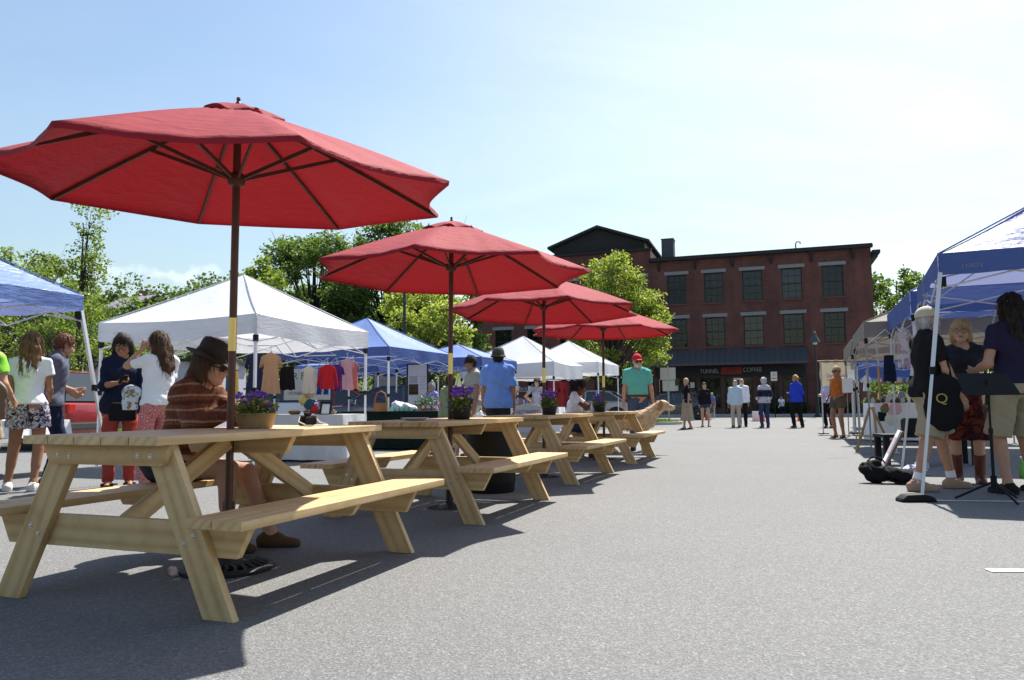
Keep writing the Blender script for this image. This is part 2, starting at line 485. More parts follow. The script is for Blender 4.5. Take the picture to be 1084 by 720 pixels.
def nets(D, lo, vox):
    S = D < 0
    c = [(i, j, k) for i in (0, 1) for j in (0, 1) for k in (0, 1)]
    n = np.array(D.shape)-1
    sub = lambda A, o: A[o[0]:o[0]+n[0], o[1]:o[1]+n[1], o[2]:o[2]+n[2]]
    cnt = sum(sub(S, o).astype(np.int8) for o in c)
    act = (cnt > 0) & (cnt < 8)
    I = np.argwhere(act)
    if len(I) == 0: return np.zeros((0, 3)), np.zeros((0, 4), int)
    idx = np.full(n, -1, dtype=np.int64); idx[act] = np.arange(len(I))
    P = np.zeros((len(I), 3)); W = np.zeros(len(I))
    val = {o: D[I[:, 0]+o[0], I[:, 1]+o[1], I[:, 2]+o[2]] for o in c}
    for a in c:
        for d in range(3):
            if a[d] == 1: continue
            b = list(a); b[d] = 1; b = tuple(b)
            va, vb = val[a], val[b]; m = (va < 0) != (vb < 0)
            t = np.where(m, va/np.where(m, va-vb, 1), 0)
            pos = np.array(a)[None, :]+t[:, None]*(np.array(b)-np.array(a))[None, :]
            P += pos*m[:, None]; W += m
    P = lo+(I+P/W[:, None])*vox
    F = []
    for d in range(3):
        e, g = (d+1) % 3, (d+2) % 3
        sl0 = [slice(None)]*3; sl1 = [slice(None)]*3
        sl0[d] = slice(0, -1); sl1[d] = slice(1, None)
        a, b = S[tuple(sl0)], S[tuple(sl1)]
        E = np.argwhere(a != b)
        E = E[(E[:, e] > 0) & (E[:, g] > 0) & (E[:, e] < n[e]) & (E[:, g] < n[g])]
        inside = a[E[:, 0], E[:, 1], E[:, 2]]
        q = []
        for de, dg in ((-1, -1), (0, -1), (0, 0), (-1, 0)):
            G = E.copy(); G[:, e] += de; G[:, g] += dg
            q.append(idx[G[:, 0], G[:, 1], G[:, 2]])
        q = np.stack(q, 1)
        q[~inside] = q[~inside][:, ::-1]
        F.append(q)
    F = np.concatenate(F)
    return P, F[(F >= 0).all(1)]

def sdf_obj(name, prims, vox, m, parent=None, fmf=None, **kw):
    v, f = sdf(prims, vox, **kw)
    fm = fmf(v[f].mean(1)) if fmf else None
    return np_mesh(name, v, f, m, parent, fm=fm)
# ------------------------------------------------------------------ people
SKIN = {}
def skin(k):
    cols = {'fair': (.52, .30, .21), 'light': (.46, .25, .165), 'tan': (.34, .17, .10), 'brown': (.17, .075, .042), 'dark': (.10, .042, .025)}
    return mat('skin_'+k, cols[k], rough=.6, var=.14, scale=18, bump=.08, bscale=140, spec=.2)
LIPS = lambda: mat('lips', (.34, .135, .11), rough=.4, var=.05)
EYEW = lambda: mat('eye_white', (.6, .58, .55), rough=.3, var=.02)
EYED = lambda: mat('eye_dark', (.03, .02, .015), rough=.25, var=.02)

_HEAD = {}
def head_mesh(sex):
    """head with brow, eye sockets, nose, mouth, chin and ears; chin at z=0, face to +y"""
    if sex in _HEAD: return _HEAD[sex]
    j = 1.0 if sex == 'm' else .92
    P = [ell((0, -.012, .142), (.073, .093, .088)), ell((0, .028, .085), (.060*j+.003, .066, .082)),
         ell((0, .058, .03), (.030*j, .032, .030), k=.04), cone((.045, .02, .045), (.0, .066, .018), .024*j, .02, k=.03), cone((-.045, .02, .045), (.0, .066, .018), .024*j, .02, k=.03),
         ell((.036, .066, .076), (.024, .02, .022)), ell((-.036, .066, .076), (.024, .02, .022)),
         cone((-.04, .077, .128), (.04, .077, .128), .012*j, .012*j, k=.018),
         ell((.031, .096, .109), (.016, .012, .011), sub=True, k=.012), ell((-.031, .096, .109), (.016, .012, .011), sub=True, k=.012),
         cone((0, .088, .118), (0, .108, .080), .0075, .0125, k=.012), ell((.011, .096, .075), (.009, .01, .008), k=.008), ell((-.011, .096, .075), (.009, .01, .008), k=.008),
         ell((.031, .082, .108), (.0135, .0125, .0115), k=.004), ell((-.031, .082, .108), (.0135, .0125, .0115), k=.004),
         cone((-.018, .088, .0525), (.018, .088, .0525), .0062, .0062, k=.006), cone((-.015, .087, .0435), (.015, .087, .0435), .0068, .0068, k=.006),
         cone((-.02, .096, .048), (.02, .096, .048), .0022, .0022, sub=True, k=.004)]
    for s in (-1, 1):
        P += [ell((s*.076, -.008, .098), (.008, .019, .031), k=.012), ell((s*.085, -.004, .1), (.006, .010, .018), sub=True, k=.006)]
    v, f = sdf(P, .0045, k=.03)
    c = v[f].mean(1)
    fm = np.zeros(len(f), int)
    fm[(np.abs(c[:, 0]) < .020) & (c[:, 1] > .086) & (c[:, 2] > .039) & (c[:, 2] < .0572-.12*np.abs(c[:, 0]))] = 1
    for s in (-1, 1):
        d = np.hypot(c[:, 0]-s*.031, (c[:, 2]-.108)*1.35)
        fm[(d < .0125) & (c[:, 1] > .075)] = 2
        fm[(d < .0062) & (c[:, 1] > .075)] = 3
        b = (np.abs(c[:, 0]-s*.034) < .019) & (np.abs(c[:, 2]-.1305-.004*np.cos((c[:, 0]-s*.034)*60)) < .0036) & (c[:, 1] > .06)
        fm[b] = 3
    _HEAD[sex] = (v, f, fm)
    return _HEAD[sex]

_HAND = {}
def hand_mesh(pose, far):
    """right hand: x = fingers, y = thumb side, z = back of the hand"""
    key = (pose, far)
    if key in _HAND: return _HAND[key]
    curl = {'relaxed': (18, 30, 18), 'grip': (62, 78, 45), 'flat': (4, 8, 6), 'hold': (38, 50, 30)}[pose]
    P = []
    for i, (y, L, x) in enumerate([(.030, .073, .086), (.010, .082, .090), (-.010, .076, .087), (-.028, .058, .080)]):
        P.append(cone((.004, y*.55, 0), (x, y, 0), .0155, .0105, k=.012))
        p = V3(x, y, 0); a = 0; dy = y*.9
        for q, fr, r in zip(range(3), (.45, .31, .24), (.0092, .0083, .0072)):
            a += R(curl[q]*(1+.06*i)); d = V3(math.cos(a), dy*.9*(1 if q == 0 else .4), -math.sin(a)); d /= np.linalg.norm(d)
            p2 = p+d*L*fr; P.append(cone(p, p2, r, r*.94, k=.004)); p = p2
    P += [cone((.012, .018, -.006), (.05, .044, -.016), .0165, .0125, k=.014), cone((.05, .044, -.016), (.074, .053, -.026), .0108, .0098, k=.004), cone((.074, .053, -.026), (.094, .052, -.034), .0095, .0075, k=.004),
          cone((-.03, 0, 0), (.01, 0, 0), .0215, .022, flat=((0, 0, 1), .78), k=.015)]
    v, f = sdf(P, .0062 if far else .0042, k=.006)
    _HAND[key] = (v, f)
    return _HAND[key]

def ik(a, t, l1, l2, pole):
    a, t, pole = V3(*a), V3(*t), V3(*pole)
    d = t-a; L = np.linalg.norm(d); L2 = min(L, (l1+l2)*.998); u = d/L; t = a+u*L2
    x = (l1*l1-l2*l2+L2*L2)/(2*L2); h = math.sqrt(max(l1*l1-x*x, 0))
    n = pole-(pole@u)*u; n = n/(np.linalg.norm(n)+1e-9)
    return a+u*x+n*h, t

def rotm(yaw=0, pitch=0, roll=0):
    """yaw to the person's left, pitch down, roll to the right"""
    return np.array(Matrix.Rotation(R(yaw), 3, 'Z') @ Matrix.Rotation(R(-pitch), 3, 'X') @ Matrix.Rotation(R(roll), 3, 'Y'))

def person(label, X, Y, face, H=1.7, sex='f', vox=.014, skin_c='light', hair=('short', 'brown'), top=None, bottom=None, shoes=None,
           hat=None, glasses=None, group=None, pose=None, build=1.0, z0=0.0, extra=None):
    p = dict(hip=(0, 0, .90), lean=0, side=0, twist=0, head=(0, 0, 0), handL=(-.225, .06, .79), handR=(.225, .06, .79), elbL=(-.25, -1, 0), elbR=(.25, -1, 0),
             footL=(-.10, 0, 0, 8), footR=(.10, .0, 0, -8), kneeL=(-.1, 1, 0), kneeR=(.1, 1, 0), hands='relaxed', hL=None, hR=None)
    p.update(pose or {})
    top = top or {}; bottom = bottom or {}; shoes = shoes or {}
    m_ = sex == 'm'
    s = H/1.7
    root = thing('person', label, 'person', (X, Y, z0), R(face-90), group)
    S = lambda q: V3(*q)*s
    hip = V3(*p['hip'])
    M = np.array(Matrix.Rotation(R(p['twist']), 3, 'Z') @ Matrix.Rotation(R(p['side']), 3, 'Y') @ Matrix.Rotation(R(-p['lean']), 3, 'X'))
    T = lambda x, y, z: (hip+M@(V3(x, y, z-.90)))*s
    fw = M@V3(0, 1, 0); upv = M@V3(0, 0, 1)
    sh = .178 if m_ else .152
    hw = .088 if m_ else .092
    b = build
    shp = {sd: T(sg*sh*b**.3, -.005, 1.378) for sd, sg in (('L', -1), ('R', 1))}
    hpp = {sd: S((hip[0]+sg*hw*math.cos(R(p['twist'])), hip[1]+sg*hw*math.sin(R(p['twist'])), hip[2])) for sd, sg in (('L', -1), ('R', 1))}
    g = (1.0 if m_ else .86)*b**.5*s
    el, wr, kn, an = {}, {}, {}, {}
    for sd in 'LR':
        el[sd], wr[sd] = ik(shp[sd], S(p['hand'+sd]), .285*s, .25*s, p['elb'+sd])
        ft = p['foot'+sd]
        kn[sd], an[sd] = ik(hpp[sd], S((ft[0], ft[1], ft[2]+.085)), .425*s, .415*s, p['knee'+sd])
    # --- body
    def torso(e):
        q = [ell(T(0, 0, .93), V3(.158 if m_ else .165, .112, .125)*s*b**.5+e, M), ell(T(0, .004, 1.09), V3(.138 if m_ else .122, .098 if m_ else .088, .14)*s*b+e, M, k=.08),
             ell(T(0, .0, 1.265), V3(.162 if m_ else .142, .112 if m_ else .1, .165)*s*b**.5+e, M, k=.06)]
        for sd in 'LR': q.append(cone(T(0, -.012, 1.425), shp[sd], .056*s+e, .046*g+e*.8, k=.06))
        if not m_:
            for sg in (-1, 1): q.append(ell(T(sg*.066, .082, 1.25), V3(.062, .055, .06)*s+e, M, k=.04))
        elif b > 1.05: q.append(ell(T(0, .075, 1.07), V3(.11, .07, .12)*s+e, M, k=.08))
        for sg in (-1, 1): q.append(ell(T(sg*.068, -.055, .905), V3(.082, .075, .085)*s+e, M, k=.05))
        return q
    P = torso(0)
    ntop = T(0, .012, 1.508)
    P.append(cone(T(0, -.012, 1.40), ntop, .062*s, (.054 if m_ else .047)*s, k=.04))
    barefoot = shoes.get('kind') in ('sandal', None)
    for sd in 'LR':
        P += [cone(shp[sd], el[sd], .050*g, .0395*g, k=.03), cone(el[sd], (el[sd]+wr[sd])/2+0, .0405*g, .037*g, k=.02), cone(el[sd], wr[sd], .039*g, .026*g, k=.02)]
        kd = kn[sd]-hpp[sd]
        P += [cone(hpp[sd]+V3(0, 0, -.01), kn[sd], .086*s*b**.5, .055*s, k=.04), cone(kn[sd], an[sd], .052*s, .035*s, k=.03)]
        ax = an[sd]-kn[sd]; bk = -V3(*p['knee'+sd]); bk = bk-(bk@ax)/(ax@ax)*ax; bk = bk/np.linalg.norm(bk)
        P.append(cone(kn[sd]+ax*.12+bk*.012*s, kn[sd]+ax*.52+bk*.008*s, .048*s, .040*s, k=.03))
        yaw = R(p['foot'+sd][3]); fd = V3(-math.sin(yaw), math.cos(yaw), 0)
        if barefoot:
            P += [cone(an[sd]+V3(0, 0, -.04*s)-fd*.035*s, an[sd]+fd*.12*s+V3(0, 0, -.058*s), .036*s, .026*s, flat=((0, 0, 1), .85), k=.03), cone(an[sd], an[sd]+fd*.06*s+V3(0, 0, -.05*s), .034*s, .03*s, k=.02)]
        else: P.append(cone(an[sd], an[sd]+V3(0, 0, -.03)*s, .036*s, .034*s))
    v, f = sdf(P, vox, k=.035)
    vs, fs, ms = [v], [f], [np.zeros(len(f), int)]; off = len(v)
    # head
    Hm = rotm(*p['head'])
    hv, hf, hm = head_mesh(sex)
    horg = ntop-Hm@V3(0, -.012, .036)*s
    hd = lambda q: horg+Hm@(V3(*q)*s)
    vs.append((hv*s)@Hm.T+horg); fs.append(hf+off); ms.append(hm); off += len(hv)
    # hands
    for sd in 'LR':
        pv, pf = hand_mesh(p.get('h'+sd) or p['hands'], vox > .0165)
        x = wr[sd]-el[sd]; x = x/np.linalg.norm(x)
        th = p.get('thumb'+sd, (0, 1, .15)); y = V3(*th)-(V3(*th)@x)*x; y = y/np.linalg.norm(y)
        bend = p.get('wrist'+sd, 0)
        z = np.cross(x, y)
        if sd == 'L': z = -z
        if bend: 
            x2 = math.cos(R(bend))*x-math.sin(R(bend))*z; z = math.sin(R(bend))*x+math.cos(R(bend))*z; x = x2
        B = np.stack([x, y, z], 1)
        q = (pv*s*(1.0 if m_ else .93))@B.T+wr[sd]
        ff = pf if sd == 'R' else pf[:, ::-1]
        vs.append(q); fs.append(ff+off); ms.append(np.zeros(len(pf), int)); off += len(pv)
    np_mesh('body', np.concatenate(vs), np.concatenate(fs), [skin(skin_c), LIPS(), EYEW(), EYED()], root, fm=np.concatenate(ms))
    cv = vox*.95
    # --- top
    if top:
        e = top.get('fit', .014)*s; hem = top.get('hem', .86); sl = top.get('sleeve', 'short')
        Q = torso(e)
        if top.get('hang'): Q.append(cone(T(0, 0, 1.24), T(0, 0, hem-.02), .135*s*b, top['hang']*s*b, flat=(fw, .74), k=.06))
        for sd in 'LR':
            if sl == 'short': Q.append(cone(shp[sd], shp[sd]+(el[sd]-shp[sd])*top.get('slen', .62), .048*g+e*.8, .048*g+e+.004, cut=True, k=.03))
            elif sl == 'long':
                Q += [cone(shp[sd], el[sd], .047*g+e*.8, .042*g+e, k=.03), cone(el[sd], el[sd]+(wr[sd]-el[sd])*top.get('slen', .93), .043*g+e, top.get('cuff', .033)*g+e, cut=True, k=.03)]
            elif sl == 'elbow': Q += [cone(shp[sd], el[sd], .048*g+e*.8, .045*g+e, k=.03), cone(el[sd], el[sd]+(wr[sd]-el[sd])*.25, .047*g+e, .045*g+e, cut=True, k=.03)]
        if hem < .9:
            for sd in 'LR': Q.append(ell(hpp[sd]+V3(0, 0, -.02), V3(.098, .10, .12)*s*b**.5+e, k=.05))
        nk = top.get('neck', .066)
        Q.append(ell(T(0, top.get('nfwd', .045), 1.475), V3(nk, nk*1.05, nk)*s, M, sub=True, k=.01))
        if sl == 'none':
            for sg in (-1, 1): Q.append(ell(T(sg*(sh+.035), 0, 1.39), V3(.07, .12, .12)*s, M, sub=True, k=.02))
        pl = [(T(0, 0, hem), -upv)]
        if top.get('tube'): pl.append((T(0, 0, top['tube']), upv))
        sdf_obj(top.get('name', 'shirt'), Q, cv, top['m'], root, k=.035, planes=pl, noise=top.get('wr', .0085)*s, nf=9/s)
    # --- bottom
    if bottom:
        kd = bottom['kind']; e = bottom.get('fit', .013)*s; wst = bottom.get('waist', 1.0)
        if kd in ('trousers', 'shorts'):
            Q = torso(.003)[:1]+[q for q in torso(.003)[-2:]]
            for sd in 'LR':
                if kd == 'trousers':
                    Q += [cone(hpp[sd]+V3(0, 0, -.03), kn[sd], .088*s*b**.5+e*.6, .056*s+e, k=.04), cone(kn[sd], kn[sd]+(an[sd]-kn[sd])*bottom.get('len', 1.04), .057*s+e, bottom.get('ank', .05)*s+e*.6, cut=True, k=.03)]
                else:
                    q = bottom.get('len', .8)
                    Q.append(cone(hpp[sd]+V3(0, 0, -.01), hpp[sd]+(kn[sd]-hpp[sd])*q, .09*s*b**.5+e, bottom.get('leg', .085)*s+e, cut=True, k=.035))
            sdf_obj(bottom.get('name', kd), Q, cv, bottom['m'], root, k=.03, planes=[(T(0, 0, wst), upv)], noise=.006*s, nf=10/s)
        elif kd == 'skirt':
            hz = bottom.get('hem', .3); rh = bottom.get('r', .22)
            c0 = (hpp['L']+hpp['R'])/2
            Q = torso(.003)[:1]+torso(.003)[-2:]+[cone(T(0, 0, .95), S((hip[0], hip[1]+.01, hz)), .145*s+e, rh*s, flat=(fw, .85), cut=True, k=.04)]
            def fold(X_, Y_, Z_):
                a = np.arctan2(Y_-c0[1], X_-c0[0]); t = np.clip((.95*s-Z_)/(.6*s), 0, 1)
                return .009*s*t*(np.sin(a*9+1.1)+.5*np.sin(a*15+2.3+3*Z_))
            sdf_obj('skirt', Q, cv, bottom['m'], root, k=.03, planes=[(T(0, 0, wst), upv), (S((0, 0, hz)), (0, 0, -1))], fn=fold)
    if bottom.get('belt'):
        q = MB(); mg = .014*s+bottom.get('fit', .013)*s
        q.grid([[T(0, 0, 0)*0+(T((.160+mg+.016)*math.cos(a)*b**.5, -.004+(.118+mg+.018)*math.sin(a)*b**.5, z)) for a in np.linspace(0, 2*math.pi, 37)[:-1]] for z in (.945, .985)], closed=True); q.build('belt', bottom['belt'], root, smooth=True)
    if shoes.get('sock'):
        for sd in 'LR':
            q = MB(); d_ = (kn[sd]-an[sd])/np.linalg.norm(kn[sd]-an[sd]); q.tube([an[sd]-d_*.02, an[sd]+d_*.05, an[sd]+d_*.085], [.044*s, .041*s, .042*s], 14); q.build('sock', shoes['sock'], root, smooth=True)
    # --- shoes
    for sd in 'LR':
        if not shoes: break
        yaw = R(p['foot'+sd][3]); fd = V3(-math.sin(yaw), math.cos(yaw), 0)*s; sz = p['foot'+sd][2]*s
        A = V3(an[sd][0], an[sd][1], an[sd][2]-.085*s)
        kd = shoes['kind']; fl = ((0, 0, 1), .8)
        if kd == 'sandal':
            Q = [cone(A-fd*.05+V3(0, 0, .012), A+fd*.15+V3(0, 0, .010), .044*s, .044*s, flat=((0, 0, 1), .25)), cone(A+fd*.075+V3(-.045, 0, .03)*s, A+fd*.075+V3(.045, 0, .03)*s, .022*s, .022*s)]
        else:
            Q = [cone(A-fd*.05+V3(0, 0, .04)*s, A+fd*.04+V3(0, 0, .045)*s, .043*s, .046*s), cone(A+fd*.02+V3(0, 0, .042)*s, A+fd*.155+V3(0, 0, .024)*s, .045*s, .036*s, flat=fl),
                 cone(A+fd*.03+V3(0, 0, .0)*s, A+fd*.14+V3(0, 0, .0)*s, .045*s, .04*s), cone(A-fd*.04, A+fd*.02, .04*s, .043*s)]
            if kd == 'boot': Q.append(cone(A+V3(0, 0, .05)*s, A+(kn[sd]-an[sd])*.72, .05*s, .058*s, cut=True))
            else: Q.append(cone(A+V3(0, 0, .05)*s-fd*.01, A+V3(0, 0, .098)*s-fd*.01, .044*s, .041*s, cut=True))
        sole = sz+(.024*s if kd != 'sandal' else .0)
        sdf_obj('boot' if kd == 'boot' else kd, Q, min(cv, .0095), [shoes['m'], shoes.get('sole') or shoes['m']], root, k=.02, planes=[((0, 0, sz+.001), (0, 0, -1))], fmf=lambda c: (c[:, 2] < sole).astype(int))
    # --- hair
    if hair:
        st, hc = hair
        HC = {'brown': ((.035, .016, .008), (.10, .05, .025)), 'dark': ((.008, .006, .005), (.03, .018, .012)), 'blond': ((.28, .17, .07), (.62, .45, .22)), 'grey': ((.30, .29, .28), (.60, .59, .57)),
              'auburn': ((.06, .018, .008), (.2, .07, .03)), 'light_brown': ((.09, .045, .02), (.26, .14, .065)), 'white': ((.5, .5, .5), (.75, .74, .72)), 'strawberry': ((.22, .11, .045), (.5, .31, .14))}[hc]
        hmt = hair_mat('hair_'+hc, *HC)
        E = lambda c, r, **kw: ell(hd(c), V3(*r)*s, Hm, **kw)
        C = lambda a, c2, ra, rb, **kw: cone(hd(a), hd(c2), ra*s, rb*s, **kw)
        face = E((0, .098, .065), (.058, .066, .082), sub=True, k=.012)
        base = [E((0, -.017, .146), (.083, .101, .096)), E((0, -.045, .09), (.072, .07, .08))]
        nz = .004
        if st == 'short': Q = base[:1]+[E((0, -.05, .10), (.07, .055, .07)), face]
        elif st == 'fringe': Q = [E((0, -.03, .11), (.078, .08, .06)), E((0, -.05, .08), (.07, .05, .06)), E((0, .03, .20), (.09, .15, .075), sub=True, k=.01), face]
        elif st == 'curly': Q = [E((0, -.02, .15), (.098, .112, .105)), E((0, -.05, .09), (.088, .075, .09)), face]; nz = .011
        elif st == 'bob':
            Q = base+[C((.068, -.01, .12), (.075, .0, .01), .034, .03), C((-.068, -.01, .12), (-.075, .0, .01), .034, .03), C((0, -.06, .10), (0, -.07, .0), .07, .06), face]
        elif st in ('long', 'wavy'):
            L = -.19 if st == 'long' else -.16
            Q = base+[C((.066, -.02, .12), (.085, -.03, L+.05), .036, .034), C((-.066, -.02, .12), (-.085, -.03, L+.05), .036, .034), C((0, -.06, .10), (0, -.10, L), .078, .062, flat=(Hm@V3(0, 1, 0), .8)),
                      C((.05, -.08, .05), (.06, -.105, L+.02), .05, .036), C((-.05, -.08, .05), (-.055, -.105, L), .05, .038), face]
            nz = .011 if st == 'wavy' else .005
        elif st == 'ponytail':
            Q = base[:1]+[E((0, -.05, .10), (.07, .055, .07)), C((0, -.10, .17), (.0, -.15, .12), .03, .04), C((.0, -.15, .12), (.01, -.13, .0), .04, .018), face]
        elif st == 'beard': Q = [E((0, .05, .03), (.058, .052, .05)), C((-.06, .01, .09), (-.045, .04, .03), .014, .018), C((.06, .01, .09), (.045, .04, .03), .014, .018), E((0, .09, .066), (.03, .018, .012)), E((0, .085, .125), (.075, .06, .045), sub=True)]
        else: Q = None
        if Q:
            def strands(X_, Y_, Z_):
                a = np.arctan2(Y_-horg[1], X_-horg[0])
                return nz*s*(np.sin(a*13+14*Z_)*.6+.6*np.sin(a*23-22*Z_+1)+.5*np.sin(55*Z_+4*a))
            hv_, hf_ = sdf(Q, min(vox, .009 if vox < .0165 else .012), k=.03, fn=strands)
            if vox < .0165 and st != 'beard':
                # loose strands lying along the hair break its outline
                ctr = hd((0, -.02, .10)); ns = 900 if st in ('long', 'wavy') else 600
                p0 = hv_[RNG.integers(len(hv_), size=ns)]
                nr = p0-ctr-((p0-ctr)@(Hm@V3(0, 0, 1)))[:, None]*(Hm@V3(0, 0, 1))*np.where(p0[:, 2] < ctr[2], 1, .2)[:, None]; nr /= np.linalg.norm(nr, axis=1)[:, None]+1e-9
                dn = -(Hm@V3(0, 0, 1))+RNG.normal(size=(ns, 3))*.28; dn -= (dn*nr).sum(1)[:, None]*nr; dn /= np.linalg.norm(dn, axis=1)[:, None]+1e-9
                sd_ = np.cross(nr, dn); ln = RNG.uniform(.03, .11, ns)*s*(1 if st in ('long', 'wavy', 'bob', 'ponytail') else .55); wd = RNG.uniform(.0012, .0032, ns)*s
                rows_ = []
                for q_ in (0, .35, .7, 1.0):
                    cpt = p0+dn*(ln*q_)[:, None]+nr*((.002+.0045*math.sin(math.pi*min(1, q_*1.1)))*s)+sd_*(RNG.normal(size=ns)*.004*s*q_)[:, None]
                    rows_.append((cpt-sd_*(wd*(1-.7*q_))[:, None], cpt+sd_*(wd*(1-.7*q_))[:, None]))
                b0 = len(hv_); vv = np.concatenate([np.concatenate(r_) for r_ in rows_]); ff = []
                i_ = np.arange(ns)
                for q_ in range(3):
                    a_ = b0+q_*2*ns; ff.append(np.stack([a_+i_, a_+ns+i_, a_+3*ns+i_, a_+2*ns+i_], 1))
                hv_ = np.concatenate([hv_, vv]); hf_ = np.concatenate([hf_]+ff)
            np_mesh('beard' if st == 'beard' else 'hair', hv_, hf_, hmt, root)
    # --- hat
    if hat:
        kd = hat['kind']; Hm4 = Matrix([list(r) for r in Hm])
        if kd in ('cap', 'cap_back'):
            sg = 1 if kd == 'cap' else -1
            Q = [ell(hd((0, -.015, .15)), V3(.088, .108, .10)*s, Hm)]
            sdf_obj('cap', Q+[ell(hd((0, .0, .257)), V3(.01, .01, .008)*s, Hm)], .0075, hat['m'], root, k=.012, planes=[(hd((0, 0, .148)), -(Hm@V3(0, sg*-.12, 1)))])
            vz = MB(); rows = []
            for i in range(7):
                t = i/6; row = []
                for j in range(13):
                    a = R(-78+156*j/12); r0 = .088; 
                    x = math.sin(a)*(r0-.002)*(1-.12*t); y = sg*(.0+math.cos(a)*(.088)+t*.085*math.cos(a*.9)); 
                    row.append(hd((x, y-.012+.0, .148-.022*t-.10*x*x*8+(.006 if sg > 0 else 0))))
                rows.append(row)
            vz.grid(rows); off_ = Hm@V3(0, 0, .005)*s
            vz.grid([[q+off_ for q in r] for r in rows], flip=True)
            vz.build('visor', hat.get('m2') or hat['m'], root, smooth=True)
        elif kd == 'bucket':
            pr = [(.001, .265), (.05, .262), (.078, .25), (.094, .20), (.099, .165), (.102, .15), (.118, .128), (.125, .118), (.123, .115), (.10, .142)]
            q = MB(); q.lathe([(r*s, z*s) for r, z in pr], 32, M=Hm, c=horg+Hm@V3(0, -.012, 0)*s, sq=1.12); q.build('hat', hat['m'], root, smooth=True, angle=R(60))
        elif kd == 'fedora':
            q = MB(); rows = []
            prof = [(.0, .272), (.03, .268), (.055, .272), (.076, .262), (.086, .235), (.091, .19), (.096, .155), (.100, .145), (.115, .140), (.13, .139), (.146, .141), (.152, .145), (.153, .139), (.145, .134), (.12, .132), (.09, .134)]
            for r, z in prof:
                row = []
                for j in range(48):
                    a = 2*math.pi*j/48; x, y = r*math.cos(a), r*math.sin(a)*1.14
                    dz = 0
                    if r > .1 and z < .15: dz = .035*(abs(math.cos(a))**2.2)*((r-.1)/.053)-.022*max(0, math.sin(a))*((r-.1)/.053)+.008*max(0, -math.sin(a))*((r-.1)/.053)
                    if r < .088 and z > .22: dz = -.034*math.exp(-(x/.028)**2)*(1-.4*abs(y)/.1)+.0; x *= (1-.22*max(0, math.sin(a))*(z > .24))
                    row.append(hd((x, y-.012, z+dz)))
                rows.append(row)
            q.grid(rows, closed=True); q.build('hat', hat['m'], root, smooth=True, angle=R(70))
            q = MB(); q.grid([[hd((1.02*r*math.cos(2*math.pi*j/40), 1.02*r*1.14*math.sin(2*math.pi*j/40)-.012, z)) for j in range(40)] for r, z in ((.0985, .147), (.0965, .165), (.0945, .18))], closed=True)
            q.build('hat_band', mat('hat_band', (.012, .010, .009), .7), root, smooth=True)
    if glasses:
        q = MB(); dk = glasses == 'sun'
        for sg in (-1, 1):
            c = hd((sg*.033, .101, .108)); pts = [hd((sg*.033+.024*math.cos(a), .100+.003*math.sin(a)-.0*abs(math.cos(a)), .106+.018*math.sin(a))) for a in np.linspace(0, 2*math.pi, 17)]
            q.tube(pts, .002*s, 6, mi=0, caps=False)
            ln = [hd((sg*.033+.023*math.cos(a), .1005, .106+.017*math.sin(a))) for a in np.linspace(0, 2*math.pi, 17)[:-1]]
            if dk: q.add(ln, [list(range(16))], 0)
            q.tube([hd((sg*.056, .1, .109)), hd((sg*.074, .075, .11)), hd((sg*.081, -.005, .108))], .0026*s, 6)
        q.tube([hd((-.011, .104, .109)), hd((.011, .104, .109))], .002*s, 6)
        q.build('glasses', mat('spectacle_black', (.006, .006, .007), .15, spec=.6), root, smooth=True)
    root['_x'] = 0; del root['_x']
    info = dict(root=root, T=T, hd=hd, wr=wr, el=el, sh=shp, kn=kn, hip=hip*s, s=s, M=M)
    return info

def to_world(info, q):
    r = info['root']; a = r.rotation_euler[2]
    return V3(r.location[0]+math.cos(a)*q[0]-math.sin(a)*q[1], r.location[1]+math.sin(a)*q[0]+math.cos(a)*q[1], r.location[2]+q[2])
